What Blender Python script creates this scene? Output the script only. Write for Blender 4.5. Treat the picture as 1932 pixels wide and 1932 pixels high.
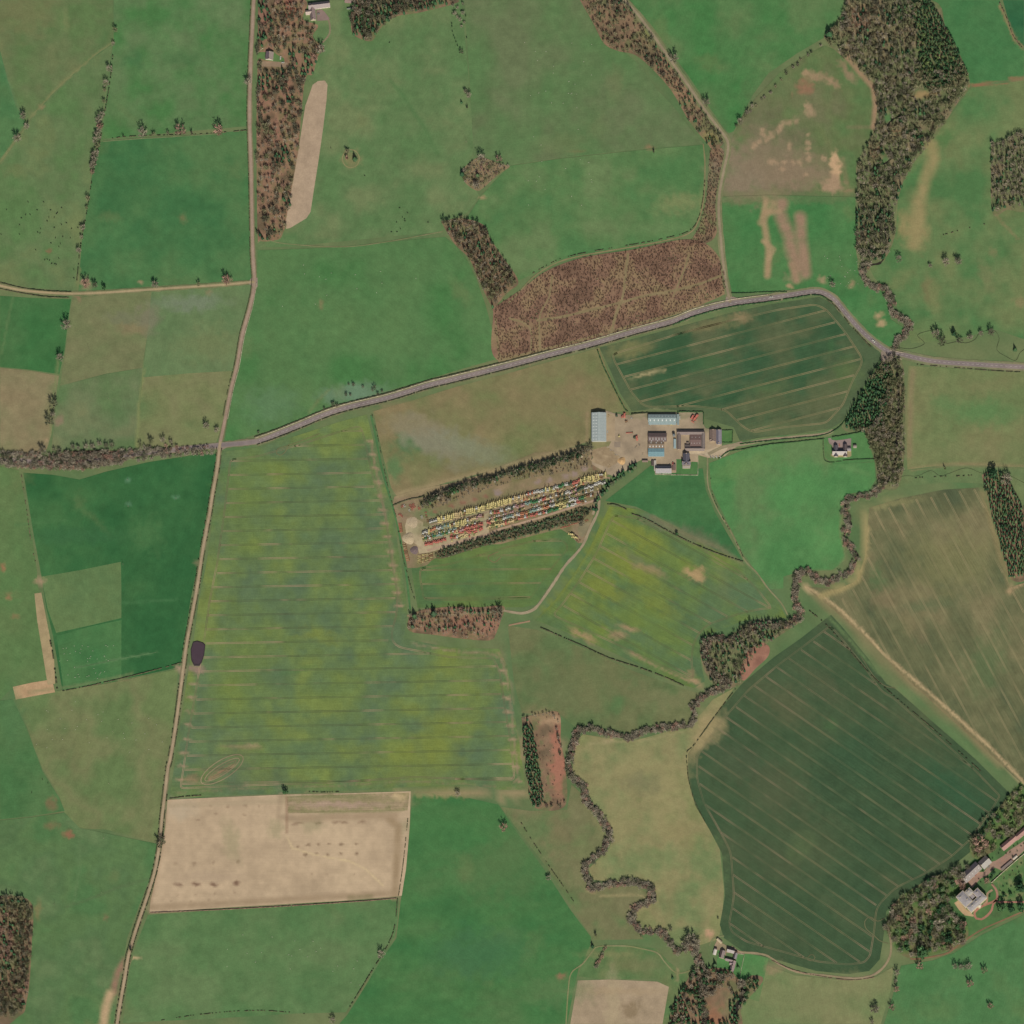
import bpy, math, random
import numpy as np
from mathutils.geometry import delaunay_2d_cdt
from mathutils import Vector
D = bpy.data
for o in list(D.objects): D.objects.remove(o)
SC = bpy.context.scene
COL = SC.collection
random.seed(7); RS = np.random.RandomState(11)
R = math.radians

# ------------------------------------------------------------------ camera
# plan units "v": 1932 across the frame, 0.888 m each, y down the picture
M = 0.888
LEANY, LEANX = 0.27, 0.06          # the satellite looks from the south, slightly east
H = 12000.0
SPAN = 1932 * M
cam = D.objects.new('camera', D.cameras.new('camera')); COL.objects.link(cam)
cam.location = (LEANX * H, -LEANY * H, H); cam.rotation_euler = (0, 0, 0)
cd = cam.data; cd.sensor_width = 36; cd.lens = 36 * H / SPAN
cd.shift_x = -LEANX * H / SPAN; cd.shift_y = LEANY * H / SPAN
cd.clip_start = 500; cd.clip_end = 30000
SC.camera = cam
# ------------------------------------------------------------------ light
SUN_EL, SUN_AZ = 41.0, 168.0       # shadows fall to the north, a little west
w = D.worlds.new('World'); SC.world = w; w.use_nodes = True
nt = w.node_tree; bg = nt.nodes['Background']
sky = nt.nodes.new('ShaderNodeTexSky'); sky.sky_type = 'NISHITA'; sky.sun_disc = False
sky.sun_elevation = R(SUN_EL); sky.sun_rotation = R(SUN_AZ)
sky.air_density = 1.0; sky.dust_density = 2.0
nt.links.new(sky.outputs[0], bg.inputs[0]); bg.inputs[1].default_value = 0.065
sl = D.lights.new('sun', 'SUN'); sl.energy = 4.25; sl.angle = R(0.53); sl.color = (1, 0.955, 0.88)
so = D.objects.new('sun', sl); COL.objects.link(so)
az = R(SUN_AZ); el = R(SUN_EL)
sd = Vector((math.sin(az) * math.cos(el), math.cos(az) * math.cos(el), math.sin(el)))
so.rotation_euler = sd.to_track_quat('Z', 'Y').to_euler(); so.location = sd * 3000
SC.view_settings.view_transform = 'Standard'; SC.view_settings.look = 'None'
SC.view_settings.exposure = 0; SC.view_settings.gamma = 1; SC.view_settings.use_curve_mapping = False
SC.render.engine = 'CYCLES'

# ------------------------------------------------------------------ helpers
def P(s):
    return np.array([[float(a) for a in t.split(',')] for t in s.split()])
def T(c, r, s):                    # points read from one sixteenth of the plan
    return P(s) / 4 + np.array([c * 483, r * 483])
def ZF(x0, y0, k):                 # points read from an enlargement
    return lambda *a: ((x0 + a[0] / k) * .75469, (y0 + a[1] / k) * .75469)
def W(p):                          # plan -> world metres
    p = np.asarray(p, float)
    return np.stack([(p[..., 0] - 966) * M, (966 - p[..., 1]) * M], -1)
GAIN = (.86, .84, .79)
def lin(c):
    c = np.asarray(c, float) / 255
    l = np.where(c < .04045, c / 12.92, ((c + .055) / 1.055) ** 2.4)
    return l * np.array(GAIN)
def catmull(p, step):
    p = np.asarray(p, float)
    q = np.vstack([2 * p[0] - p[1], p, 2 * p[-1] - p[-2]]); out = []
    for i in range(1, len(q) - 2):
        a, b, c, d = q[i - 1], q[i], q[i + 1], q[i + 2]
        n = max(1, int(np.hypot(*(c - b)) / step))
        for t in np.arange(n) / n:
            out.append(.5 * (2 * b + (c - a) * t + (2 * a - 5 * b + 4 * c - d) * t * t + (3 * b - a - 3 * c + d) * t ** 3))
    out.append(p[-1]); return np.array(out)
def resample(p, step, closed=False):
    p = np.asarray(p, float)
    if closed: p = np.vstack([p, p[:1]])
    out = []
    for a, b in zip(p[:-1], p[1:]):
        n = max(1, int(round(np.hypot(*(b - a)) / step)))
        for t in np.arange(n) / n: out.append(a + (b - a) * t)
    if not closed: out.append(p[-1])
    return np.array(out)
_perm = RS.rand(256, 256)
def vnoise(x, y, s, seed=0):
    x = x / s + seed * 17.3; y = y / s + seed * 9.1
    xi = np.floor(x).astype(int); yi = np.floor(y).astype(int); fx = x - xi; fy = y - yi
    fx = fx * fx * (3 - 2 * fx); fy = fy * fy * (3 - 2 * fy)
    g = lambda a, b: _perm[a % 256, b % 256]
    return (g(xi, yi) * (1 - fx) + g(xi + 1, yi) * fx) * (1 - fy) + (g(xi, yi + 1) * (1 - fx) + g(xi + 1, yi + 1) * fx) * fy
def fbm(x, y, s, seed=0, o=4):
    v = 0; a = 1; t = 0
    for k in range(o): v = v + a * vnoise(x, y, s / 2 ** k, seed + k * 3); t += a; a *= .55
    return v / t                   # about 0..1, mean .5
def inpoly(p, poly):
    x, y = p[:, 0], p[:, 1]; c = np.zeros(len(p), bool); n = len(poly)
    for i in range(n):
        x1, y1 = poly[i]; x2, y2 = poly[(i + 1) % n]
        if y1 == y2: continue
        m = ((y1 > y) != (y2 > y)) & (x < (x2 - x1) * (y - y1) / (y2 - y1) + x1)
        c ^= m
    return c
# ---- materials
MATS = {}
def tint_mat(name, rough=.9, grain=.10, gs=(3, 12), streak=0, ang=0, ss=(.5, 12), spec=.1):
    if name in MATS: return MATS[name]
    m = D.materials.new(name); m.use_nodes = True; n = m.node_tree; L = n.links
    b = n.nodes['Principled BSDF']; b.inputs['Roughness'].default_value = rough
    b.inputs['Specular IOR Level'].default_value = spec
    at = n.nodes.new('ShaderNodeAttribute'); at.attribute_name = 'tint'
    tc = n.nodes.new('ShaderNodeNewGeometry'); cur = None
    def noise(vec, scale, amp, rough_=.6, det=3):
        nonlocal cur
        t = n.nodes.new('ShaderNodeTexNoise'); t.inputs['Scale'].default_value = scale
        t.inputs['Detail'].default_value = det; t.inputs['Roughness'].default_value = rough_
        L.new(vec, t.inputs['Vector'])
        mr = n.nodes.new('ShaderNodeMapRange'); mr.inputs[1].default_value = .25; mr.inputs[2].default_value = .75
        mr.inputs[3].default_value = 1 - amp; mr.inputs[4].default_value = 1 + amp
        L.new(t.outputs[0], mr.inputs[0])
        if cur is None: cur = mr.outputs[0]
        else:
            mu = n.nodes.new('ShaderNodeMath'); mu.operation = 'MULTIPLY'
            L.new(cur, mu.inputs[0]); L.new(mr.outputs[0], mu.inputs[1]); cur = mu.outputs[0]
    if grain:
        noise(tc.outputs['Position'], 1 / gs[0], grain); noise(tc.outputs['Position'], 1 / gs[1], grain * .8)
    if streak:
        mp = n.nodes.new('ShaderNodeMapping'); mp.vector_type = 'TEXTURE'
        mp.inputs['Rotation'].default_value = (0, 0, R(ang)); mp.inputs['Scale'].default_value = (ss[1], ss[0], 1)
        L.new(tc.outputs['Position'], mp.inputs[0]); noise(mp.outputs[0], 1, streak, .5, 2)
    if cur is not None:
        v = n.nodes.new('ShaderNodeVectorMath'); v.operation = 'SCALE'
        L.new(at.outputs['Color'], v.inputs[0]); L.new(cur, v.inputs['Scale']); L.new(v.outputs[0], b.inputs['Base Color'])
    else: L.new(at.outputs['Color'], b.inputs['Base Color'])
    MATS[name] = m; return m
def flat(name, rgb, rough=.7, metal=0, amp=.12, scale=1.5):
    if name in MATS: return MATS[name]
    m = D.materials.new(name); m.use_nodes = True; n = m.node_tree; L = n.links
    b = n.nodes['Principled BSDF']; b.inputs['Roughness'].default_value = rough; b.inputs['Metallic'].default_value = metal
    b.inputs['Specular IOR Level'].default_value = .2
    g = n.nodes.new('ShaderNodeNewGeometry'); t = n.nodes.new('ShaderNodeTexNoise'); t.inputs['Scale'].default_value = scale
    t.inputs['Detail'].default_value = 4
    mr = n.nodes.new('ShaderNodeMapRange'); mr.inputs[1].default_value = .3; mr.inputs[2].default_value = .7
    mr.inputs[3].default_value = 1 - amp; mr.inputs[4].default_value = 1 + amp
    v = n.nodes.new('ShaderNodeVectorMath'); v.operation = 'SCALE'; v.inputs[0].default_value = tuple(lin(rgb))
    L.new(g.outputs['Position'], t.inputs['Vector']); L.new(t.outputs[0], mr.inputs[0]); L.new(mr.outputs[0], v.inputs['Scale'])
    L.new(v.outputs[0], b.inputs['Base Color']); MATS[name] = m; return m
LEAF = lambda: tint_mat('foliage', .85, 0)
# ---- object makers
def mesh_np(name, v, f, c=None, mat=None):
    v = np.asarray(v, np.float32); me = D.meshes.new(name)
    if isinstance(f, np.ndarray):
        k = f.shape[1]; me.vertices.add(len(v)); me.vertices.foreach_set('co', v.ravel())
        me.loops.add(f.size); me.loops.foreach_set('vertex_index', f.astype(np.int32).ravel())
        me.polygons.add(len(f)); me.polygons.foreach_set('loop_start', np.arange(0, f.size, k, dtype=np.int32))
        me.update(calc_edges=True)
    else: me.from_pydata(v.tolist(), [], f)
    if c is not None:
        a = me.color_attributes.new('tint', 'FLOAT_COLOR', 'POINT')
        a.data.foreach_set('color', np.hstack([np.clip(c, 0, 1), np.ones((len(c), 1))]).astype(np.float32).ravel())
    if mat: me.materials.append(mat)
    return me
def link(name, me, parent=None, label=None, cat=None, group=None, kind=None, loc=None, rot=0, scale=None):
    o = D.objects.new(name, me); COL.objects.link(o)
    if parent is not None: o.parent = parent
    if loc is not None: o.location = loc
    if rot: o.rotation_euler = (0, 0, rot)
    if scale is not None: o.scale = scale
    if label: o['label'] = label
    if cat: o['category'] = cat
    if group: o['group'] = group
    if kind: o['kind'] = kind
    return o
def thing(name, label, cat, loc, rot=0, group=None):
    return link(name, None, None, label, cat, group, None, loc, rot)

# ------------------------------------------------------------------ ground paint: soil, wear, wet and flowering patches (soft edged)
BLOB = []                          # x, y, rx, ry, angle, colour, strength
def bl(x, y, rx, ry, col, st=.8, ang=0): BLOB.append((x, y, rx, ry, ang, lin(col), st))
STROKE = []
def stroke(pts, wd, col, st=.8): STROKE.append((resample(pts, max(2, wd * .6)), wd, lin(col), st))
def paint(p, c):
    wx = (fbm(p[:, 0], p[:, 1], 14, 5, 3) - .5); wy = (fbm(p[:, 0], p[:, 1], 14, 9, 3) - .5); w2 = vnoise(p[:, 0], p[:, 1], 5, 21) - .5; w3 = vnoise(p[:, 0], p[:, 1], 5, 33) - .5
    for x, y, rx, ry, a, col, st in BLOB:
        m = (abs(p[:, 0] - x) < max(rx, ry) * 2.2) & (abs(p[:, 1] - y) < max(rx, ry) * 2.2)
        if not m.any(): continue
        k = min(rx, ry)
        dx = p[m, 0] - x + wx[m] * k * 1.5 + w2[m] * min(k, 9) * 1.1; dy = p[m, 1] - y + wy[m] * k * 1.5 + w3[m] * min(k, 9) * 1.1; ca, sa = math.cos(R(a)), math.sin(R(a))
        d = np.sqrt(((dx * ca + dy * sa) / rx) ** 2 + ((-dx * sa + dy * ca) / ry) ** 2)
        wgt = (st * np.clip(1.5 - d, 0, 1) ** 1.0)[:, None]
        wgt = wgt * wgt * (3 - 2 * wgt) if st > .9 else wgt
        c[m] = c[m] * (1 - wgt) + col * wgt
    for pts, wd, col, st in STROKE:
        lo = pts.min(0) - wd * 2; hi = pts.max(0) + wd * 2
        m = np.where((p[:, 0] > lo[0]) & (p[:, 0] < hi[0]) & (p[:, 1] > lo[1]) & (p[:, 1] < hi[1]))[0]
        if not len(m): continue
        d = np.full(len(m), 1e9)
        for q in pts: d = np.minimum(d, (p[m, 0] - q[0]) ** 2 + (p[m, 1] - q[1]) ** 2)
        wgt = (st * np.clip(1.35 - np.sqrt(d) / wd, 0, 1) * (.75 + .5 * fbm(p[m, 0], p[m, 1], 12, 3, 2)))[:, None].clip(0, 1)
        c[m] = c[m] * (1 - wgt) + col * wgt
    return c
def base_cols(p, cols, scale=70, seed=0, contrast=2.2, ang=None):
    x, y = p[:, 0], p[:, 1]
    if ang is not None and scale != 44:   # streaky along a direction
        ca, sa = math.cos(R(ang)), math.sin(R(ang)); u = x * ca - y * sa; v = x * sa + y * ca
        n = .5 * fbm(x, y, scale, seed) + .5 * fbm(u / 3, v, scale * .5, seed + 4)
    else: n = fbm(x, y, scale, seed)
    t = np.clip((n - .5) * contrast + .5, 0, 1)[:, None] * (len(cols) - 1)
    C = np.array([lin(c) for c in cols]); i = np.minimum(t.astype(int), len(cols) - 2 if len(cols) > 1 else 0)[:, 0]
    if len(cols) == 1: c = np.repeat(C, len(p), 0)
    else:
        f = t - i[:, None]; c = C[i] * (1 - f) + C[i + 1] * f
    fine = 1 + (fbm(x, y, 11, seed + 20, 3)[:, None] - .5) * .26 + (fbm(x, y, 30, seed + 27, 3)[:, None] - .5) * .16
    return c * fine
def muted(c): return c * np.array([.97, .96, .93]) + (c @ np.array([.3, .6, .1]))[:, None] * np.array([.05, .045, .03])
FI = 0
FIELDS = {}
def field(name, poly, cols, scale=70, z=None, ang=None, streak=.0, contrast=2.2, grain=.11, res=4.2, curve=False, sang=None):
    global FI
    FI += 1
    if isinstance(poly, str): poly = P(poly)
    if curve: poly = catmull(np.vstack([poly, poly[:1]]), res)[:-1]
    poly = resample(poly, res, True)
    if z is None: z = .03 + .016 * (FI % 19)
    lo = poly.min(0); hi = poly.max(0)
    gx, gy = np.meshgrid(np.arange(lo[0], hi[0], res), np.arange(lo[1], hi[1], res))
    g = np.stack([gx.ravel(), gy.ravel()], 1); g = g + RS.uniform(-.25, .25, g.shape) * res
    g = g[inpoly(g, poly)]
    n = len(poly); allp = np.vstack([poly, g])
    vs, _, fs, _, _, _ = delaunay_2d_cdt([Vector(a) for a in allp.tolist()], [], [list(range(n))], 1, 1e-4)
    p = np.array([tuple(v) for v in vs]); f = np.array(fs, np.int32)
    # face up (plan y points down)
    a, b, c_ = p[f[0, 0]], p[f[0, 1]], p[f[0, 2]]
    cr = (b[0] - a[0]) * (c_[1] - a[1]) - (b[1] - a[1]) * (c_[0] - a[0])
    if cr > 0: f = f[:, ::-1].copy()
    c = muted(paint(p, base_cols(p, cols, scale, FI, contrast, ang)))
    wpt = W(p); v = np.column_stack([wpt, np.full(len(p), z)])
    if streak == 0 and name == 'pasture': streak = .045; sang = [8, -20, 75, 100, 15, -35, 60][FI % 7]
    key = 'soil_grass_%d_%d_%d' % (int(grain * 100), int(streak * 100), int(sang if sang is not None else (ang or 0)))
    m = tint_mat(key, .92, grain, (2.6, 11), streak, sang if sang is not None else (ang or 0), (1.3, 40))
    o = link(name, mesh_np(name, v, f, c, m), kind='structure')
    FIELDS[id(o)] = (poly, cols, scale, FI, contrast, ang, z)
    return o
def ribbon(name, pts, wd, cols, z, mat=None, smooth=True, step=5, wob=0, parent=None, kind='structure', edge=None, taper=False, seed=0, across=3):
    p = catmull(pts, step) if smooth else resample(pts, step)
    t = np.gradient(p, axis=0); t /= np.hypot(t[:, 0], t[:, 1])[:, None] + 1e-9; nrm = np.stack([-t[:, 1], t[:, 0]], 1)
    half = np.full(len(p), wd / 2.)
    if wob: half = half * (1 + wob * (vnoise(p[:, 0], p[:, 1], 7, 31 + seed) - .5) * 2)
    if taper: half = half * np.clip(np.minimum(np.arange(len(p)), np.arange(len(p))[::-1]) / 3 + .15, 0, 1)
    offs = np.linspace(-1, 1, across); rows = [p + nrm * (half * o)[:, None] for o in offs]
    q = np.stack(rows, 1).reshape(-1, 2); k = across; n = len(p)
    f = []
    for i in range(n - 1):
        for j in range(k - 1):
            a = i * k + j; f.append((a, a + 1, a + k + 1, a + k))
    c = base_cols(q, cols, 25, 40 + seed, 2.5)
    if edge is not None:
        e = np.tile((np.abs(offs) > .75), n); c[e] = c[e] * .45 + lin(edge) * .55
    v = np.column_stack([W(q), np.full(len(q), z)])
    me = mesh_np(name, v, np.array(f, np.int32), c, mat or tint_mat('road_surface', .9, .06, (2, 9)))
    return link(name, me, parent, kind=kind)

# patches painted before the fields are made ------------------------------------------------
SOIL = (165, 140, 115); PINK = (150, 125, 108); PALE = (185, 160, 128)
# brown field NE (F13): worn ground and bale circles
bl(1405, 330, 50, 45, (140, 125, 108), .85); bl(1450, 290, 60, 40, (125, 118, 95), .6); bl(1500, 330, 60, 28, (142, 124, 105), .8)
bl(1440, 300, 60, 50, (138, 122, 104), .4); bl(1500, 310, 80, 30, (136, 120, 100), .35); bl(1490, 180, 80, 30, (118, 118, 90), .3); bl(1535, 205, 40, 26, (124, 118, 92), .3)
for x, y, r in [(1424, 277, 6), (1433, 268, 5), (1449, 262, 6), (1440, 254, 6), (1455, 252, 6), (1475, 237, 7), (1487, 232, 6), (1472, 245, 7), (1440, 246, 4), (1500, 227, 6),
                (1527, 205, 9), (1533, 215, 8), (1520, 200, 6), (1453, 305, 6), (1465, 305, 6), (1480, 306, 5), (1498, 308, 5), (1511, 306, 5), (1525, 300, 4),
                (1525, 255, 4), (1525, 270, 4), (1525, 280, 4), (1525, 290, 4), (1521, 330, 4), (1476, 318, 5), (1490, 270, 6), (1488, 280, 5), (1553, 300, 5)]:
    bl(x, y, r * .95, r * .95, (174, 148, 122), .62)
bl(1515, 165, 14, 14, (150, 112, 92), .8); bl(1575, 300, 9, 14, (195, 165, 132), .98); bl(1577, 322, 10, 18, (190, 160, 128), .95); bl(1572, 345, 16, 16, (168, 142, 118), .9)
bl(1535, 144, 20, 8, (160, 135, 110), .8, 10); bl(1570, 155, 20, 7, (160, 135, 110), .8, 40); bl(1600, 135, 7, 22, (150, 128, 105), .8, -40); bl(1520, 137, 7, 5, (165, 140, 112), .8)
stroke(P('1600,110 1625,140 1648,165 1652,200 1648,240'), 6, (158, 132, 108), .9); stroke(P('1590,300 1600,360'), 5, (140, 128, 98), .4)
stroke(P('1600,240 1650,240'), 4, (140, 120, 100), .3)
bl(1600, 362, 12, 6, (160, 128, 104), .8); bl(1450, 370, 30, 10, (150, 132, 105), .6)
# bare tongues in the paddock (F14)
stroke(P('1475,385 1470,400 1480,425 1490,450 1495,480 1510,505'), 13, (152, 128, 108), .97); stroke(P('1510,410 1512,450 1520,515'), 12, (152, 128, 108), .97)
stroke(P('1495,500 1503,528'), 8, (155, 130, 108), .9); stroke(P('1446,380 1440,410 1445,440 1450,470 1448,520'), 7, (165, 142, 112), .85)
stroke(P('1460,385 1440,415 1435,420'), 7, (160, 140, 110), .8); stroke(P('1445,400 1470,398'), 6, (165, 142, 112), .7)
stroke(P('1440,455 1460,470 1450,490'), 5, (168, 145, 115), .7); stroke(P('1465,385 1440,372'), 4, (150, 135, 105), .6)
bl(1552, 528, 9, 7, (165, 140, 115), .7); bl(1606, 537, 5, 5, (170, 140, 115), .8); bl(1490, 540, 5, 4, (180, 150, 120), .8); bl(1658, 597, 9, 6, (175, 150, 118), .85, -30); bl(1662, 611, 9, 5, (180, 155, 122), .85)
bl(1500, 525, 14, 10, (150, 130, 108), .5)
# reeds east of the burn
stroke(P('1757,275 1762,300 1745,340 1735,380 1735,430 1725,460'), 13, (150, 140, 100), .85); bl(1722, 430, 22, 36, (152, 140, 100), .8)
stroke(P('1745,260 1765,270'), 4, (150, 142, 105), .5); bl(1760, 560, 14, 30, (125, 128, 88), .6); bl(1748, 545, 8, 22, (120, 110, 80), .5)
bl(1890, 510, 16, 18, (110, 125, 85), .6); bl(1860, 520, 10, 30, (125, 125, 90), .5, -20); bl(1925, 570, 12, 10, (140, 128, 95), .6)
stroke(P('1900,155 1860,158 1830,162'), 3, (150, 108, 85), .9); stroke(P('1932,146 1905,148'), 3, (150, 110, 88), .7); stroke(P('1886,10 1900,40 1915,75 1932,92'), 3, (150, 125, 95), .85)
stroke(P('1878,402 1895,425 1920,450'), 3, (135, 125, 92), .6); bl(1875, 475, 8, 8, (130, 128, 92), .6)
bl(1780, 262, 26, 12, (70, 120, 70), .6, -35)
# wet grass / haze-pale patches
bl(665, 742, 55, 16, (112, 140, 120), .75, -8); bl(510, 765, 45, 30, (98, 132, 100), .5); bl(770, 840, 22, 22, (85, 120, 82), .85, 50); bl(765, 820, 18, 10, (80, 125, 80), .6); bl(745, 885, 12, 22, (85, 125, 82), .75)
bl(820, 830, 75, 28, (134, 134, 116), .85, 25); bl(900, 850, 60, 18, (128, 136, 112), .7, 15); bl(795, 800, 40, 16, (140, 130, 105), .5)
bl(360, 570, 60, 14, (118, 132, 112), .8); bl(280, 600, 20, 25, (125, 122, 105), .7); bl(230, 600, 30, 12, (118, 122, 100), .6); bl(250, 620, 24, 10, (140, 124, 98), .6)
bl(740, 770, 40, 10, (140, 125, 95), .7, -12); bl(960, 690, 120, 12, (138, 126, 95), .5, -14); bl(1060, 770, 60, 24, (125, 122, 88), .5); bl(1000, 770, 120, 40, (128, 122, 88), .4)
bl(1030, 1025, 30, 10, (95, 125, 85), .4); bl(735, 1000, 10, 60, (112, 118, 85), .0)
# centre field
bl(1280, 383, 40, 14, (122, 135, 92), .85, -8); bl(1250, 430, 60, 10, (105, 135, 90), .5); bl(1325, 400, 5, 40, (125, 135, 92), .7); bl(1280, 330, 60, 25, (74, 122, 74), .5)
bl(1225, 280, 9, 4, (140, 118, 90), .8); bl(910, 373, 7, 3, (165, 140, 110), .8); bl(605, 575, 4, 10, (125, 122, 88), .8); bl(1090, 285, 16, 3, (120, 118, 82), .6); bl(640, 740, 10, 14, (108, 128, 82), .4)
bl(1160, 155, 14, 30, (112, 122, 86), .5); bl(1060, 270, 40, 16, (110, 125, 85), .4); bl(1130, 240, 20, 20, (110, 124, 86), .4)
stroke(P('845,130 870,165 905,205 945,260 985,300'), 4, (78, 118, 74), .0)
stroke(P('735,150 760,180 780,210 800,240 825,290'), 4, (80, 118, 74), .6)
stroke(T(0, 0, '860,315 720,415 560,550 400,700 240,880 150,1010 0,1230'), 2.5, (128, 132, 92), .8)
stroke(T(0, 0, '0,450 50,580 120,780 170,860'), 3, (92, 130, 90), .5)
stroke(T(0, 1, '105,280 60,480 10,740'), 2.5, (95, 125, 82), .6); stroke(T(0, 1, '1090,860 1050,1100 1030,1440'), 2.5, (128, 138, 92), .8)
stroke(T(0, 1, '440,790 400,1080 380,1440'), 3, (120, 132, 90), .7); stroke(T(0, 1, '600,100 575,270'), 3, (125, 132, 90), .8)
stroke(T(1, 1, '550,1010 480,1080 400,1180'), 3, (118, 128, 88), .5)
bl(162, 535, 9, 10, (158, 132, 112), .8); bl(265, 533, 4, 3, (170, 145, 118), .8); bl(394, 552, 5, 5, (140, 125, 98), .6); bl(150, 563, 4, 7, (150, 120, 100), .7); bl(109, 793, 8, 9, (140, 122, 105), .8); bl(88, 832, 3, 3, (170, 145, 118), .7)
bl(448, 320, 18, 20, (98, 125, 82), .5); bl(345, 412, 6, 8, (125, 120, 85), .6); bl(255, 110, 16, 18, (66, 112, 72), .6); bl(352, 110, 40, 12, (72, 114, 72), .5); bl(225, 200, 16, 30, (98, 128, 84), .4)
bl(78, 200, 6, 4, (155, 128, 104), .8); bl(93, 472, 6, 4, (135, 105, 82), .8); bl(45, 20, 60, 40, (118, 120, 84), .6); bl(125, 40, 5, 20, (130, 138, 96), .5); bl(30, 320, 20, 12, (118, 126, 86), .5); bl(400, 650, 60, 30, (118, 126, 88), .5)
# south west
bl(7, 1070, 5, 6, (165, 115, 90), .8); bl(15, 1128, 7, 6, (165, 115, 90), .8); bl(29, 1162, 8, 4, (140, 115, 85), .7); bl(76, 1096, 9, 5, (170, 145, 120), .85)
bl(97, 1517, 10, 10, (125, 110, 82), .8); bl(132, 1575, 9, 9, (150, 105, 85), .85); bl(98, 1558, 12, 6, (125, 112, 82), .7); bl(200, 1732, 5, 5, (130, 110, 85), .6); bl(72, 1717, 5, 16, (128, 122, 85), .8)
stroke(P('236,1812 222,1835 216,1860 216,1872'), 7, (150, 118, 102), .85); bl(255, 1807, 10, 3, (185, 165, 130), .9); stroke(P('208,1875 200,1900 194,1940'), 9, (185, 160, 128), .95)
bl(225, 1480, 4, 2, (130, 125, 95), .0); stroke(T(0, 3, '1150,830 900,900 700,980 500,1045'), 3, (90, 112, 78), .6); stroke(T(0, 3, '600,560 600,760 560,1000'), 3, (100, 130, 88), .5)
stroke(T(0, 2, '120,100 500,60'), 3, (78, 122, 78), .4); stroke(T(0, 2, '560,1180 900,1110 1180,1060'), 2, (105, 140, 98), .6); stroke(T(0, 2, '920,690 1340,660'), 2.5, (75, 122, 80), .5)
stroke(T(0, 2, '220,1360 600,1310 1000,1220'), 3, (125, 132, 96), .5); bl(230, 1283, 12, 3, (140, 130, 98), .6); bl(340, 1262, 10, 5, (175, 150, 130), .85); bl(372, 1062, 6, 4, (150, 125, 105), .5)
bl(278, 1010, 26, 30, (78, 122, 76), .7); bl(150, 1010, 80, 14, (58, 105, 68), .6)
bl(22, 1350, 22, 60, (82, 122, 80), .5)
# pale tile marks
for x, y in [(241, 908), (332, 938), (243, 952)]: bl(x, y - 1, 5, 4, (95, 140, 110), .7)
# bare clamp strips (SW)
# tan field: darker headlands and rings
stroke(P('320,1520 530,1512'), 5, (170, 155, 130), .5)
def ringmark(x, y, r=3.2, st=.8, c=(132, 112, 92)): bl(x, y, r, r * .75, c, st)
for x, y in [(365, 1523), (396, 1521), (430, 1521), (463, 1521), (407, 1536), (461, 1537), (374, 1547)]: ringmark(x, y, 3.4, .55)
for x, y in [(332, 1629), (366, 1629), (402, 1629), (448, 1626)]: ringmark(x, y, 4, .6)
for x, y, q in [(337, 1668, 6), (371, 1668, 6), (404, 1668, 5.5), (446, 1667, 4)]: bl(x, y, q + 2, 3.4, (118, 92, 78), .9)
for x, y in [(335, 1689), (368, 1687), (405, 1686), (443, 1684), (323, 1700), (359, 1700), (394, 1699)]: ringmark(x, y, 2.4, .5)
for x, y in [(568, 1554), (601, 1553), (634, 1552), (682, 1551), (558, 1555), (650, 1552)]: bl(x, y, 8, 2.6, (140, 118, 98), .75)
for x, y in [(582, 1594), (601, 1593), (621, 1593), (644, 1593), (672, 1593), (576, 1612), (598, 1611), (618, 1612), (643, 1611), (672, 1611), (562, 1597)]: ringmark(x, y, 3.4, .85)
for x, y in [(590, 1650), (616, 1650), (668, 1650), (594, 1694), (490, 1521)]: ringmark(x, y, 2.4, .5)
bl(330, 1640, 14, 50, (178, 158, 135), .5, 10); bl(395, 1655, 60, 8, (172, 152, 132), .5); bl(340, 1530, 25, 20, (185, 172, 152), .5)
stroke(P('312,1530 303,1600 283,1700'), 6, (155, 130, 108), .5); stroke(P('285,1712 500,1700 745,1685'), 7, (162, 142, 118), .85); stroke(P('735,1545 752,1560 745,1690'), 8, (158, 138, 112), .9)
stroke(P('545,1545 640,1541 745,1538'), 8, (162, 142, 118), .75); stroke(P('530,1500 525,1540 560,1545'), 5, (160, 142, 120), .6); stroke(P('660,1694 700,1692'), 6, (130, 122, 92), .6)
stroke(P('541,1578 552,1600 590,1612 660,1625 690,1640 724,1672'), 1.8, (205, 185, 150), .85)
bl(650, 1512, 106, 13, (150, 140, 108), .95); bl(640, 1518, 80, 5, (172, 148, 134), .8); bl(620, 1503, 70, 3, (126, 130, 92), .8); bl(600, 1508, 60, 3, (150, 142, 110), .5); stroke(P('545,1530 620,1533 760,1529'), 2.5, (140, 135, 100), .85); bl(752, 1503, 13, 8, (190, 170, 135), .9); stroke(P('541,1505 541,1570'), 3, (145, 118, 98), .6)
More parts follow.
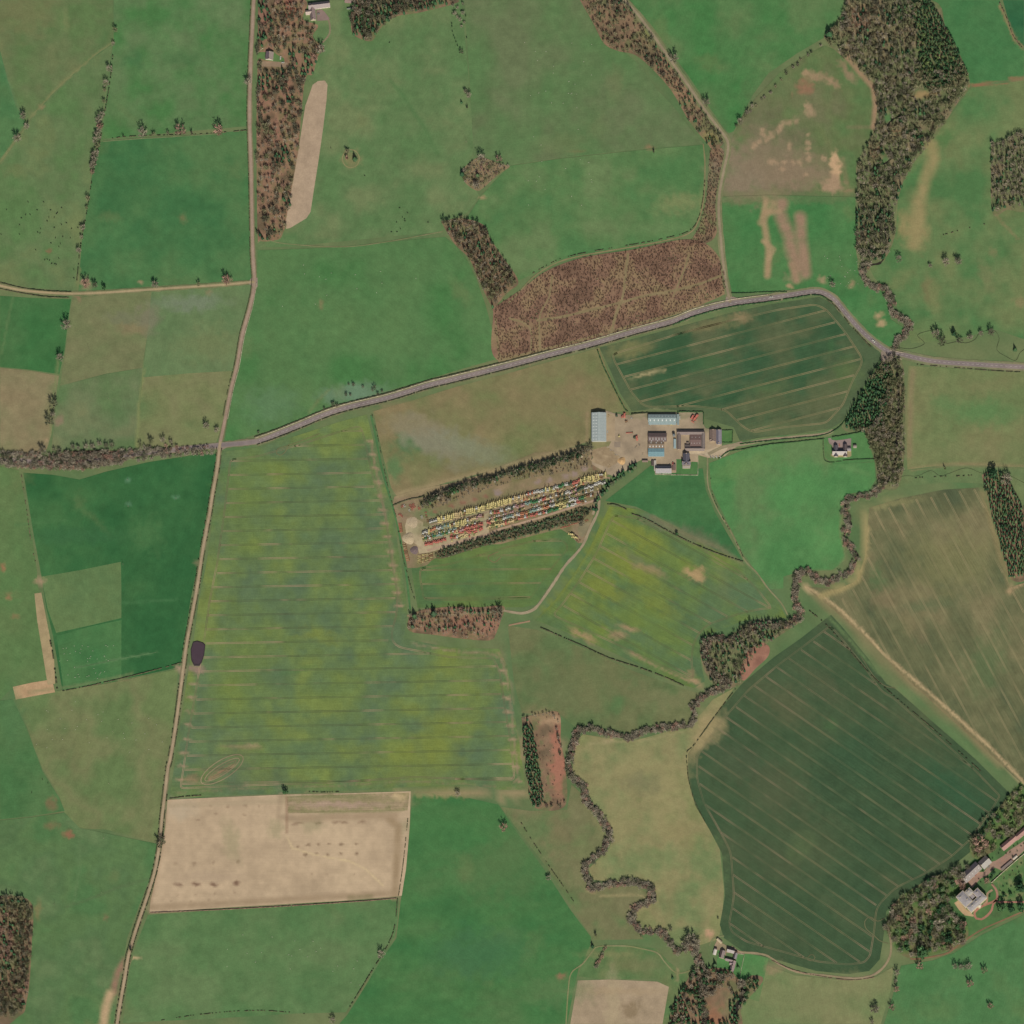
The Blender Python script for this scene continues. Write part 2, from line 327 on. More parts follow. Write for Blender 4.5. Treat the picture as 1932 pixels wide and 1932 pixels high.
# rape fields: flowering and thin patches
YEL = (124, 136, 62); YEL2 = (108, 130, 68); TEAL = (88, 116, 88)
for a in [(455, 900, 50, 40, YEL2, .7), (470, 960, 70, 30, YEL2, .7), (450, 1010, 60, 25, YEL2, .5), (480, 1050, 50, 22, YEL2, .4), (520, 880, 40, 14, YEL2, .4), (660, 890, 40, 14, YEL2, .3),
          (560, 930, 60, 22, TEAL, .7), (600, 1010, 70, 26, TEAL, .6), (540, 1110, 90, 30, TEAL, .6), (640, 1150, 70, 30, TEAL, .7), (470, 1145, 60, 20, YEL2, .35),
          (600, 1200, 60, 9, YEL, .8), (560, 1215, 50, 8, YEL2, .7), (700, 1060, 40, 20, YEL2, .45), (670, 1100, 40, 12, YEL2, .4), (460, 1230, 60, 40, YEL2, .65), (520, 1270, 60, 40, TEAL, .4), (870, 1250, 60, 26, YEL, .6), (900, 1300, 50, 18, YEL, .5),
          (860, 1350, 70, 26, YEL, .6), (830, 1390, 60, 26, YEL, .7), (800, 1420, 90, 20, YEL, .75), (790, 1460, 100, 26, YEL, .75), (680, 1420, 70, 16, YEL, .45), (720, 1370, 60, 16, YEL2, .5), (650, 1300, 80, 26, YEL2, .45),
          (440, 1340, 60, 26, YEL2, .5), (430, 1300, 50, 20, YEL2, .5), (560, 1420, 80, 18, TEAL, .7), (700, 1340, 80, 12, TEAL, .6), (600, 1370, 80, 16, TEAL, .6), (930, 1420, 50, 60, TEAL, .6), (430, 1440, 60, 40, (98, 112, 92), .7), (520, 1470, 90, 16, (98, 108, 78), .4), (660, 1395, 50, 8, TEAL, .6), (480, 1290, 70, 30, YEL2, .35)]:
    bl(a[0] + 8, a[1], a[2] * .62, a[3] * 1.15, a[4], a[5] * (.3 if a[4] == TEAL else .55), 14); bl(a[0] - a[2] * .5, a[1] + a[3] * .3, a[2] * .5, a[3] * .7, a[4], a[5] * (.25 if a[4] == TEAL else .45), -10)
for a in [(455, 1408, 34, 2.4, (150, 134, 106), .6), (480, 1406, 10, 2.4, (165, 144, 114), .6), (410, 1452, 24, 5, (118, 116, 90), .5), (880, 1498, 110, 5, (165, 145, 112), .7), (960, 1502, 30, 6, (172, 150, 118), .8), (470, 1412, 24, 2, (140, 126, 100), .4)]: bl(*a)
stroke(P('395,1470 420,1455 440,1445'), 3, (160, 128, 102), .95); stroke(P('345,1472 372,1474'), 3, (160, 132, 106), .6); bl(362, 1467, 14, 5, (135, 118, 92), .7); bl(371, 1252, 12, 14, (100, 110, 88), .0)
stroke(P('700,830 706,870 716,920 724,960 733,1000'), 2.4, (150, 128, 108), .6); stroke(P('736,1010 742,1060 750,1100 756,1140'), 2.2, (146, 126, 106), .55); stroke(P('780,1215 850,1228 930,1234 946,1244 956,1275 964,1330 970,1400 978,1470'), 2, (150, 132, 110), .65); stroke(P('334,1496 460,1488 640,1482 780,1474 880,1480 970,1488'), 1.6, (136, 126, 100), .5)
for yy_ in range(832, 1150, 26): bl(700 + (yy_ - 832) * .17, yy_, 8, 2.4, (166, 140, 118), .85, 5)
for yy_ in range(1265, 1480, 26): bl(948 + (yy_ - 1265) * .14, yy_, 8, 2.4, (166, 140, 118), .8, 5)
for yy_ in range(1290, 1480, 26): bl(366 - (yy_ - 1290) * .14, yy_, 8, 2.4, (160, 138, 116), .8, 5)
bl(368, 1262, 14, 7, (150, 125, 118), .9); stroke(P('980,1380 985,1400 985,1430'), 4, (165, 138, 112), .6); stroke(P('940,1232 955,1250'), 3, (160, 135, 110), .5)
for y in range(1000, 1170, 26): pass
# right rape
for a in [(1200, 1010, 60, 18, YEL, .8, 28), (1170, 1060, 60, 18, YEL, .7, 28), (1140, 1110, 50, 16, YEL, .8, 28), (1215, 1090, 60, 16, YEL, .6, 28), (1260, 1060, 40, 12, YEL2, .6, 28), (1240, 1140, 50, 14, YEL, .55, 28), (1200, 1170, 40, 14, YEL2, .5, 28),
          (1260, 1200, 30, 14, YEL2, .6, 28), (1090, 1140, 30, 16, YEL, .6, 28), (1400, 1120, 60, 30, TEAL, .8, 28), (1340, 1150, 40, 20, TEAL, .6, 28), (1180, 1190, 90, 10, TEAL, .6, 28), (1270, 1000, 60, 10, (112, 118, 95), .7, 25), (1330, 1020, 50, 12, (105, 112, 88), .6, 28),
          (1210, 1060, 40, 7, (108, 116, 92), .6, 28), (1308, 1085, 22, 8, (172, 148, 110), .95, 25), (1318, 1076, 10, 7, (168, 145, 108), .8, 0), (1225, 1075, 30, 6, (148, 132, 100), .75, 20), (1185, 1185, 18, 4, (168, 142, 112), .8, 15), (1100, 1198, 26, 5, (165, 140, 108), .85, 28), (1165, 1200, 16, 7, (158, 135, 108), .75, 0), (1205, 1240, 26, 3, (150, 135, 105), .6, 28)]:
    bl(*a)
stroke(P('1190,1230 1240,1258 1300,1285'), 2, (155, 135, 108), .7); bl(1310, 1285, 12, 4, (172, 145, 115), .85, 20); bl(1305, 1268, 6, 8, (150, 130, 102), .6)
stroke(P('1230,975 1290,1008 1350,1030 1400,1062'), 5, (125, 122, 95), .6)
stroke(P('1155,955 1140,985 1120,1025 1085,1080 1050,1130 1015,1160'), 5, YEL, .6)
# wheat fields
for a in [(1350, 610, 60, 10, (130, 122, 88), .6, -12), (1185, 660, 40, 14, (125, 125, 85), .75, -15), (1560, 740, 30, 40, (100, 108, 76), .5), (1450, 750, 40, 40, (92, 102, 72), .6), (1250, 785, 60, 5, (110, 118, 85), .6), (1240, 775, 16, 4, (160, 155, 118), .85), (1400, 600, 14, 8, (150, 130, 100), .7),
          (1220, 706, 28, 3, (165, 155, 118), .9, -16), (1253, 700, 6, 2, (165, 155, 118), .7), (1380, 700, 80, 30, (60, 92, 66), .5), (1600, 705, 20, 30, (95, 118, 72), .5), (1480, 810, 80, 12, (108, 118, 82), .5), (1340, 790, 26, 20, (95, 112, 78), .5)]:
    bl(*a)
for a in [(1480, 1330, 50, 26, (92, 98, 72), .6, 30), (1560, 1300, 40, 20, (84, 94, 70), .6, 35), (1400, 1440, 60, 30, (80, 92, 70), .5, 30), (1470, 1500, 60, 40, (86, 94, 70), .5, 30), (1620, 1440, 60, 30, (58, 92, 66), .5, 40), (1800, 1490, 70, 30, (52, 92, 66), .6, 40), (1450, 1620, 80, 30, (80, 92, 68), .4, 30)]:
    bl(*a)
stroke(P('1518,1106 1556,1128 1586,1151 1630,1194 1669,1236 1710,1270 1749,1303 1811,1358 1860,1402 1899,1441 1940,1485'), 3.2, (186, 164, 128), .95); stroke(P('1540,1126 1580,1158 1620,1196 1664,1244 1745,1312 1806,1368 1890,1446'), 7, (138, 126, 94), .8)
stroke(P('1556,1156 1600,1204 1650,1262 1680,1288 1720,1316 1790,1380 1880,1460'), 3, (104, 130, 86), .8)
stroke(P('1628,965 1630,1000 1630,1050 1618,1095 1590,1110 1550,1125'), 7, (160, 148, 105), .85); bl(1634, 1010, 6, 34, (168, 155, 112), .8); bl(1680, 950, 50, 8, (140, 138, 98), .7, -10)
bl(1740, 1145, 60, 12, (92, 108, 78), .6, -12); bl(1720, 1180, 40, 14, (130, 118, 92), .7, 50); bl(1655, 1090, 12, 24, (80, 112, 74), .6); bl(1860, 1250, 30, 60, (88, 112, 76), .6, 20); bl(1800, 1060, 80, 50, (128, 128, 88), .5); bl(1750, 1230, 50, 40, (105, 110, 80), .5); bl(1665, 1130, 24, 16, (128, 115, 90), .5)
stroke(P('1855,930 1880,1020 1905,1100'), 7, (140, 130, 95), .85); stroke(P('1908,1112 1932,1100'), 4, (170, 148, 115), .8); bl(1905, 1115, 6, 5, (178, 152, 118), .8)
# fields right of the burn
stroke(P('1722,700 1718,760 1716,860'), 6, (138, 128, 98), .8); bl(1850, 780, 60, 20, (88, 132, 82), .7); bl(1780, 760, 20, 16, (88, 130, 82), .5); bl(1860, 730, 40, 10, (130, 132, 94), .5); stroke(P('1720,885 1800,875 1932,880'), 4, (142, 130, 98), .6); bl(1840, 850, 70, 14, (125, 130, 92), .5)
stroke(P('1588,880 1640,895'), 5, (110, 145, 95), .3); bl(1400, 880, 60, 14, (105, 140, 85), .5, -20); bl(1500, 930, 50, 40, (85, 145, 86), .5); bl(1250, 905, 14, 12, (85, 125, 78), .6); bl(1560, 1020, 30, 40, (88, 148, 88), .5)
stroke(P('1592,950 1588,1000 1598,1050 1580,1080 1500,1080'), 5, (125, 128, 92), .7)
# meadow south
for a in [(1200, 1440, 40, 30, (150, 145, 105), .6), (1260, 1500, 30, 60, (152, 146, 106), .6, 20), (1160, 1540, 30, 40, (145, 142, 102), .5), (1230, 1620, 50, 20, (110, 132, 88), .6), (1330, 1630, 30, 40, (100, 130, 85), .6), (1100, 1600, 20, 20, (118, 130, 88), .5), (1280, 1570, 30, 20, (150, 140, 102), .5), (1210, 1480, 30, 20, (118, 118, 90), .6),
          (1340, 1375, 20, 34, (158, 145, 108), .85, 35), (1320, 1400, 14, 40, (158, 145, 108), .8, 30), (1000, 1490, 20, 10, (130, 125, 90), .5), (1050, 1580, 20, 30, (128, 120, 90), .6), (1120, 1280, 60, 40, (112, 118, 82), .6), (1200, 1300, 40, 20, (120, 118, 86), .5), (1260, 1320, 50, 16, (130, 130, 95), .5), (1165, 1330, 10, 14, (88, 122, 78), .7), (1060, 1300, 40, 30, (98, 115, 78), .5),
          (1385, 1762 - 10, 9, 9, (180, 145, 118), .0), (1650, 0, 1, 1, SOIL, 0), (1020, 1350, 30, 10, (150, 132, 102), .6), (1060, 1410, 12, 14, (165, 142, 115), .7), (1148, 1398, 10, 4, (170, 155, 122), .8), (1382, 1250, 20, 12, (112, 130, 88), .4)]:
    bl(*a)
stroke(P('1105,1405 1150,1400 1230,1395 1290,1380'), 3, (150, 145, 108), .7); stroke(P('1132,1690 1200,1688 1240,1700'), 3, (160, 150, 112), .6); bl(1117, 1680, 8, 6, (165, 150, 115), .6)
stroke(P('1090,1385 1100,1400 1090,1470'), 4, (150, 145, 105), .0)
bl(1338, 1762, 9, 7, (188, 152, 125), .95); stroke(P('1279,1820 1278,1850'), 3, (150, 138, 105), .8); bl(1340, 1760, 5, 3, (190, 155, 128), .5)
bl(1680, 1800, 6, 30, (130, 135, 98), .5); bl(1462, 1825, 16, 12, (155, 135, 108), .6); bl(1410, 1900, 40, 30, (110, 132, 88), .5); bl(1500, 1880, 80, 30, (128, 132, 95), .5); bl(1620, 1860, 40, 20, (140, 140, 102), .5)
bl(1290, 1870, 10, 30, (118, 128, 88), .0); bl(1190, 1905, 14, 14, (128, 112, 88), .7); bl(1158, 1890, 14, 60, (172, 158, 130), .6); bl(1220, 1820, 40, 12, (118, 122, 88), .5); bl(1160, 1870, 80, 6, (170, 150, 122), .5); bl(1150, 1800, 50, 6, (140, 138, 98), .5)
bl(1060, 1842, 10, 6, (150, 112, 92), .8); bl(1050, 1870, 60, 25, (98, 128, 85), .5); bl(900, 1800, 80, 40, (66, 112, 78), .6); bl(950, 1640, 80, 50, (88, 118, 76), .6); bl(1010, 1560, 30, 20, (95, 122, 80), .5); bl(870, 1560, 90, 30, (70, 122, 72), .5)
bl(662, 300, 13, 14, (132, 128, 92), .8); bl(860, 905, 0.1, .1, SOIL, 0)
stroke(P('748,934 800,922 850,908 900,896 950,884 1000,870 1050,856 1105,842'), 7, (156, 142, 110), .8); stroke(P('1108,780 1108,835'), 4, (150, 132, 104), .6)
for k in range(90):   # faint wear, dung and damp spots in the pastures
    q = np.random.RandomState(500 + k).rand(6); bl(q[0] * 1932, q[1] * 1932, 8 + q[2] * 30, 5 + q[3] * 14, [(118, 124, 84), (72, 118, 72), (104, 124, 82)][k % 3], .28, q[4] * 180)
bl(1400, 378, 50, 11, (116, 120, 88), .7); bl(1540, 374, 80, 9, (100, 120, 82), .6); bl(1420, 366, 50, 8, (124, 122, 94), .6); bl(1590, 368, 30, 8, (98, 120, 80), .6)
# yard soils
bl(1098, 1000, 14, 12, (120, 118, 95), .5); bl(1310, 800, 30, 16, (175, 155, 132), .0)

# ------------------------------------------------------------------ ground and fields
G1 = (84, 124, 78); G2 = (98, 126, 84); G3 = (72, 122, 74); OL = (112, 122, 84)
def big_ground():
    n = 150; a = np.linspace(-60, 1992, n); X, Y = np.meshgrid(a, a); p = np.stack([X.ravel(), Y.ravel()], 1)
    f = [(i * n + j, (i + 1) * n + j, (i + 1) * n + j + 1, i * n + j + 1) for i in range(n - 1) for j in range(n - 1)]
    c = paint(p, base_cols(p, [(90, 118, 78), (112, 124, 86)], 60, 99))
    # skirt out to the horizon
    rim = [(-60, -60), (1992, -60), (1992, 1992), (-60, 1992)]; far = [(-9000, -9000), (10932, -9000), (10932, 10932), (-9000, 10932)]
    b = len(p); p = np.vstack([p, rim, far]); c = np.vstack([c, np.tile(lin((92, 122, 80)), (8, 1))])
    for i in range(4): j = (i + 1) % 4; f.append((b + i, b + j, b + 4 + j, b + 4 + i))
    v = np.column_stack([W(p), np.zeros(len(p))])
    me = mesh_np('ground', v, np.array(f, np.int32), c, tint_mat('ground_soil', .92, .08, (4, 60)))
    link('ground', me, kind='structure')
big_ground()
F = {}
F['nw'] = field('pasture', '0,0 213,0 214,60 212,82 180,104 140,138 100,176 60,220 40,245 20,282 0,308', [(94, 122, 78), (102, 120, 82), (114, 124, 86)], 50)
F['nwg'] = field('pasture', '0,95 14,150 30,200 40,215 48,232 30,262 14,282 0,300', [(70, 118, 75), (84, 124, 80)], 30)
F['cow'] = field('pasture', '212,84 205,140 198,190 184,250 176,300 166,370 152,430 146,530 138,548 60,543 0,531 0,310 20,284 42,248 62,222 102,178 142,140 182,106', [(90, 124, 78), (100, 124, 84), (112, 128, 86)], 55)
F['n1'] = field('pasture', '215,0 477,0 471,60 470,130 468,238 192,262 199,190 206,140 214,80', [(74, 122, 72), (88, 124, 80), (98, 126, 86)], 45)
F['n2'] = field('pasture', '190,268 468,246 471,300 473,400 477,470 475,528 350,536 200,546 148,550 154,460 168,370 178,300', [(62, 112, 70), (72, 118, 74), (84, 122, 78)], 60)
F['w1'] = field('pasture', '0,558 60,562 134,565 128,610 122,660 112,706 60,698 0,692', [(60, 112, 66), (74, 116, 72)], 60)
F['w2'] = field('pasture', '0,694 60,700 111,709 104,760 97,820 88,848 50,860 25,858 0,850', [(124, 128, 92), (134, 128, 98), (140, 128, 100)], 60)
F['q1'] = field('pasture', '136,562 200,556 286,550 280,620 268,694 200,705 113,728 124,660', [(120, 122, 90), (110, 124, 86)], 50, ang=12)
F['q2'] = field('pasture', '286,550 420,541 474,537 464,600 450,660 440,700 360,704 269,712 278,630', [(98, 126, 86), (106, 128, 90)], 50)
F['q3'] = field('pasture', '113,728 200,706 269,694 262,780 258,845 180,848 97,850 104,780', [(96, 122, 82), (108, 124, 90), (118, 126, 92)], 50)
F['q4'] = field('pasture', '269,712 360,704 440,700 430,760 420,800 408,835 330,842 258,845 262,780', [(104, 126, 84), (118, 128, 88), (124, 128, 92)], 60)
F['mid'] = field('pasture', '486,472 560,470 640,466 720,458 800,450 840,447 858,462 882,492 900,530 916,575 928,620 934,655 936,678 858,700 780,724 700,745 640,762 570,790 500,815 430,835 424,830 440,740 455,670 468,600 484,545', [(72, 122, 72), (84, 124, 78), (90, 126, 80)], 90)
F['par'] = field('pasture', '560,0 870,0 876,60 884,140 890,220 893,285 880,320 905,372 880,402 848,414 832,438 740,446 640,456 527,466 490,466 520,440 545,400 570,300 590,200', [(90, 124, 80), (98, 126, 84), (112, 130, 90)], 48)
F['top'] = field('pasture', '876,0 1095,0 1120,50 1140,85 1180,100 1210,125 1240,170 1270,200 1300,240 1328,272 1200,282 1060,298 962,312 930,300 893,292 890,220 884,120', [(90, 124, 80), (96, 122, 82), (104, 120, 86)], 70)
F['cen'] = field('pasture', '962,313 1060,299 1200,284 1330,273 1328,320 1326,370 1322,400 1308,432 1280,448 1230,460 1170,472 1110,480 1060,494 1010,515 976,531 940,492 912,440 880,412 906,372 930,345', [(78, 122, 76), (90, 126, 80), (102, 128, 86)], 50)
F['ne1'] = field('pasture', '1188,0 1592,0 1588,24 1560,68 1505,100 1450,138 1420,180 1384,248 1374,252 1340,205 1300,145 1262,92 1225,42', [(70, 124, 72), (80, 124, 76), (96, 126, 82)], 60)
F['wrn'] = field('pasture', '1382,258 1400,222 1425,185 1470,138 1520,104 1556,86 1590,100 1625,132 1650,168 1656,200 1650,240 1628,290 1616,330 1614,371 1560,369 1450,367 1362,370 1366,330 1376,290', [(108, 112, 84), (100, 118, 78), (88, 120, 76)], 60, res=2.7)
F['pad'] = field('pasture', '1362,371 1450,368 1614,372 1614,420 1618,488 1618,510 1640,545 1668,550 1676,575 1680,602 1704,618 1702,630 1690,648 1676,655 1655,642 1626,612 1600,585 1570,552 1545,542 1500,546 1382,553 1374,520 1364,440', [(66, 122, 72), (82, 126, 78)], 60, res=2.7)
F['e1'] = field('pasture', '1757,0 1886,0 1900,40 1916,80 1932,96 1932,146 1880,154 1832,160 1818,125 1792,72', [(62, 118, 72), (76, 124, 78)], 60)
F['e0'] = field('wheat_field', '1892,0 1932,0 1932,90 1918,76 1903,40', [(44, 98, 66), (56, 106, 70)], 40)
F['e2'] = field('pasture', '1832,165 1932,152 1932,640 1880,622 1800,640 1720,648 1712,625 1716,612 1690,575 1670,545 1650,525 1640,505 1668,495 1690,440 1694,380 1698,335 1740,275 1790,225', [(80, 122, 76), (98, 126, 82), (112, 128, 86)], 50)
F['e3'] = field('pasture', '1714,690 1780,694 1860,700 1932,702 1932,882 1860,878 1790,876 1712,886 1710,800', [(108, 126, 84), (118, 128, 88), (126, 126, 90)], 70)
F['burn'] = field('pasture', '1704,888 1790,880 1860,880 1932,884 1932,960 1880,915 1850,912 1790,910 1740,914 1690,920 1640,945 1620,945 1680,905', [(96, 122, 82), (112, 128, 88)], 30)
F['whN'] = field('wheat_field', '1131,656 1200,638 1290,614 1380,590 1450,575 1546,560 1575,575 1610,612 1658,662 1664,672 1640,712 1610,760 1588,796 1568,808 1500,818 1440,824 1396,832 1384,806 1330,790 1325,776 1230,772 1192,776 1170,742 1152,700', [(76, 98, 70), (84, 102, 74)], 60, ang=15, streak=.08)
F['whNi'] = field('wheat_field', '1150,668 1215,648 1300,622 1400,598 1470,582 1540,572 1560,582 1596,625 1632,680 1610,720 1592,765 1560,800 1480,808 1420,818 1398,805 1368,775 1310,768 1215,770 1190,742 1170,705', [(56, 90, 62), (64, 94, 66), (82, 98, 70), (94, 104, 76)], 50, ang=15, streak=.12, contrast=2.6)
F['smk'] = field('pasture', '704,776 780,755 860,730 960,704 1060,676 1127,657 1145,700 1168,750 1178,776 1118,782 1112,832 1060,850 960,880 860,905 750,938 738,920 720,850', [(112, 124, 82), (122, 122, 86), (134, 124, 92)], 60)
F['rpW'] = field('rapeseed_field', '420,852 480,845 560,822 640,796 692,782 704,830 720,900 742,960 752,1040 766,1120 768,1160 762,1205 850,1222 942,1224 958,1260 968,1330 980,1400 992,1490 940,1490 880,1480 780,1484 640,1494 460,1500 320,1506 328,1450 338,1380 350,1300 356,1262 366,1200 376,1130 390,1060 404,960', [(92, 116, 86), (98, 122, 82), (106, 128, 78), (116, 134, 74)], 44, ang=2, streak=.08, sang=2, contrast=2.0, grain=.12)
F['rpS'] = field('rapeseed_field', '775,1060 850,1050 940,1020 1010,1003 1060,1000 1084,1016 1088,1040 1060,1072 1036,1105 1012,1140 990,1146 880,1145 788,1147 780,1100', [(82, 114, 74), (94, 122, 72), (104, 126, 70)], 40, ang=2, streak=.08, sang=0)
F['rpE'] = field('rapeseed_field', '1150,955 1200,960 1250,978 1310,1010 1370,1045 1405,1064 1440,1100 1470,1140 1484,1166 1440,1164 1400,1172 1340,1196 1326,1215 1322,1250 1330,1285 1310,1298 1280,1290 1200,1252 1100,1205 1010,1170 1045,1135 1080,1088 1110,1040 1135,985', [(86, 114, 80), (98, 124, 74), (112, 132, 66)], 45, ang=-28, streak=.10, sang=-28, contrast=2.6)
F['dkW'] = field('pasture', '44,892 100,896 150,905 200,890 280,872 370,858 411,856 404,920 392,980 376,1050 360,1130 345,1225 340,1258 280,1272 200,1288 118,1304 112,1270 100,1200 88,1150 78,1086 62,1000', [(48, 100, 60), (56, 106, 64), (66, 112, 68)], 70)
F['dkWp'] = field('pasture', '78,1088 150,1076 228,1060 229,1110 229,1166 170,1180 106,1194 90,1150', [(92, 122, 80), (100, 126, 82)], 40)
F['dkWs'] = field('pasture', '107,1200 170,1182 229,1170 229,1284 180,1292 120,1302', [(66, 118, 72), (78, 122, 76)], 50)
F['lw'] = field('pasture', '0,880 36,888 46,940 60,1010 70,1080 70,1100 86,1160 96,1230 104,1280 20,1300 0,1322', [(88, 122, 76), (98, 124, 80)], 60)
F['sw1'] = field('pasture', '26,1318 104,1304 200,1290 336,1262 330,1340 318,1430 310,1490 303,1555 296,1590 200,1565 130,1562 112,1500 80,1450 50,1370', [(106, 126, 82), (118, 126, 88), (100, 124, 80)], 80)
F['sw2'] = field('pasture', '0,1322 24,1320 50,1374 80,1455 112,1505 122,1530 60,1540 0,1546', [(72, 116, 72), (86, 122, 78)], 50)
F['sw3'] = field('pasture', '0,1548 60,1542 122,1533 150,1562 296,1592 286,1650 262,1710 240,1770 226,1850 214,1932 0,1932', [(80, 120, 76), (92, 124, 80), (86, 118, 78), (100, 126, 86)], 70)
F['tan'] = field('ploughed_field', '316,1509 400,1505 540,1499 640,1497 775,1493 773,1560 766,1640 758,1690 640,1700 460,1710 282,1722 284,1700 300,1630 312,1560', [(178, 158, 134), (188, 167, 142), (193, 172, 146)], 60, ang=2, streak=.04, grain=.05, sang=0, res=3)
F['tanstrip'] = field('stubble_strip', '541,1503 600,1500 680,1498 772,1496 771,1512 769,1529 700,1531 620,1533 543,1535', [(146, 138, 106), (168, 148, 124), (140, 136, 100), (170, 150, 128)], 16, z=.35, ang=2, res=2.6, sang=2, streak=.14, contrast=3)
F['s1'] = field('pasture', '279,1726 460,1714 640,1704 752,1694 750,1740 744,1768 722,1795 700,1830 675,1875 652,1910 560,1912 400,1922 232,1930 244,1830 258,1780', [(84, 122, 78), (92, 126, 82), (100, 128, 86)], 60)
F['s2'] = field('pasture', '779,1496 850,1498 940,1518 975,1570 1030,1645 1075,1715 1115,1768 1112,1800 1092,1826 1080,1880 1070,1932 640,1932 655,1915 680,1876 720,1810 748,1770 756,1700 768,1620', [(60, 114, 68), (72, 120, 72), (84, 120, 76)], 80, ang=10)
F['s3'] = field('pasture', '944,1522 1000,1530 1070,1528 1078,1480 1100,1500 1120,1540 1145,1580 1130,1615 1098,1640 1112,1680 1130,1672 1200,1672 1230,1690 1195,1720 1195,1745 1215,1772 1120,1774 1075,1705 1030,1635 980,1570', [(98, 122, 80), (116, 120, 86), (122, 122, 90)], 50)
F['m1'] = field('pasture', '958,1180 1012,1188 1100,1222 1200,1268 1290,1300 1330,1312 1305,1330 1300,1368 1230,1372 1190,1384 1120,1368 1085,1372 1060,1350 985,1345 970,1290', [(96, 118, 78), (110, 118, 82), (118, 124, 88)], 60)
F['m2'] = field('pasture', '1085,1400 1100,1385 1140,1392 1195,1398 1260,1380 1305,1372 1320,1350 1345,1320 1385,1298 1370,1320 1300,1420 1298,1470 1312,1520 1340,1565 1358,1600 1366,1680 1362,1740 1356,1772 1300,1790 1260,1768 1200,1750 1200,1715 1240,1700 1235,1672 1120,1660 1110,1640 1150,1600 1158,1570 1130,1530 1105,1490 1080,1460', [(116, 132, 90), (132, 136, 96), (142, 138, 100), (128, 134, 92)], 45)
F['m3'] = field('pasture', '1112,1786 1180,1782 1240,1790 1262,1815 1290,1834 1330,1818 1340,1840 1310,1870 1290,1932 1240,1932 1262,1870 1240,1846 1140,1848 1090,1842 1100,1815', [(90, 122, 78), (112, 124, 84)], 30)
F['tan2'] = field('stubble_field', '1090,1850 1150,1848 1240,1852 1262,1862 1250,1932 1076,1932', [(158, 142, 120), (170, 152, 130)], 30)
F['dkS'] = field('wheat_field', '1568,1160 1590,1184 1640,1245 1672,1290 1690,1300 1760,1362 1840,1432 1908,1500 1880,1545 1840,1600 1800,1632 1750,1664 1700,1690 1672,1720 1668,1760 1660,1810 1640,1832 1600,1838 1540,1832 1470,1812 1400,1794 1366,1770 1358,1745 1368,1690 1362,1610 1340,1568 1312,1520 1298,1470 1298,1422 1340,1360 1400,1290 1460,1240 1510,1205', [(60, 86, 62), (66, 90, 64), (78, 94, 68)], 90, ang=-34, streak=.10, sang=-34)
F['tanE'] = field('wheat_field', '1640,958 1700,940 1780,924 1846,920 1862,955 1880,1010 1905,1108 1932,1100 1932,1482 1870,1425 1800,1362 1700,1272 1630,1200 1560,1140 1516,1106 1580,1112 1616,1096 1632,1050', [(84, 96, 72), (98, 104, 76), (112, 114, 84), (124, 120, 90)], 70, ang=-60, streak=.16, contrast=3, sang=-60)
F['g1'] = field('pasture', '1338,874 1400,850 1450,838 1552,828 1554,868 1572,876 1650,872 1652,905 1640,925 1600,932 1588,960 1590,1000 1596,1055 1570,1076 1510,1078 1478,1088 1478,1110 1450,1112 1425,1076 1400,1040 1360,960 1342,920', [(76, 130, 78), (84, 134, 82), (98, 132, 86)], 60)
F['g2'] = field('pasture', '1142,945 1190,908 1228,878 1242,884 1326,884 1332,925 1348,965 1380,1020 1402,1058 1350,1038 1280,995 1200,956', [(60, 110, 68), (72, 120, 74)], 50)
F['gH'] = field('garden_lawn', '1554,826 1600,820 1632,815 1650,871 1572,876 1556,862', [(76, 126, 76), (84, 130, 80)], 20)
F['se'] = field('pasture', '1700,1822 1760,1812 1800,1798 1850,1765 1932,1726 1932,1932 1668,1932 1684,1880', [(72, 120, 74), (80, 126, 80), (90, 126, 80)], 60)
F['s4'] = field('pasture', '1396,1812 1450,1822 1500,1840 1600,1850 1650,1844 1686,1824 1680,1870 1662,1932 1380,1932 1400,1860', [(112, 130, 88), (130, 134, 96)], 50)
F['s5'] = field('garden_lawn', '1355,1785 1450,1808 1432,1890 1400,1880 1350,1850', [(78, 132, 78), (90, 132, 82)], 20)
F['strip'] = field('stubble_strip', '590,160 600,153 613,152 618,160 616,190 610,240 600,310 592,360 586,400 578,412 548,430 540,432 538,424 548,370 562,290 576,200', [(170, 150, 130), (176, 156, 136)], 40, z=.36)
F['clamp1'] = field('stubble_strip', '65,1120 78,1118 90,1180 102,1240 104,1290 90,1292 80,1230 70,1170', [(160, 145, 112), (168, 150, 118)], 20, z=.36)
F['clamp2'] = field('stubble_strip', '24,1296 60,1288 98,1282 104,1306 60,1314 30,1320', [(180, 150, 118), (190, 160, 128)], 20, z=.35)

# ------------------------------------------------------------------ wheelings (tramlines) in the crops
def dist_poly(p, poly):
    d = np.full(len(p), 1e9); n = len(poly)
    for i in range(n):
        a = poly[i]; b = poly[(i + 1) % n]; ab = b - a; L2 = (ab ** 2).sum() + 1e-9
        t = np.clip(((p - a) @ ab) / L2, 0, 1); q = a + t[:, None] * ab
        d = np.minimum(d, ((p - q) ** 2).sum(1))
    return np.sqrt(d)
def inset(poly, d):
    p = resample(poly, 5, True)
    n = len(p); t = np.roll(p, -2, 0) - np.roll(p, 2, 0); t /= np.hypot(t[:, 0], t[:, 1])[:, None] + 1e-9
    nr = np.stack([-t[:, 1], t[:, 0]], 1)
    if not inpoly(p[:1] + nr[:1] * 2, poly)[0]: nr = -nr
    q = p + nr * d; k = (dist_poly(q, poly) > d * .93) & inpoly(q, poly); q = q[k]
    for _ in range(3): q = (np.roll(q, 1, 0) + q + np.roll(q, -1, 0)) / 3
    return q
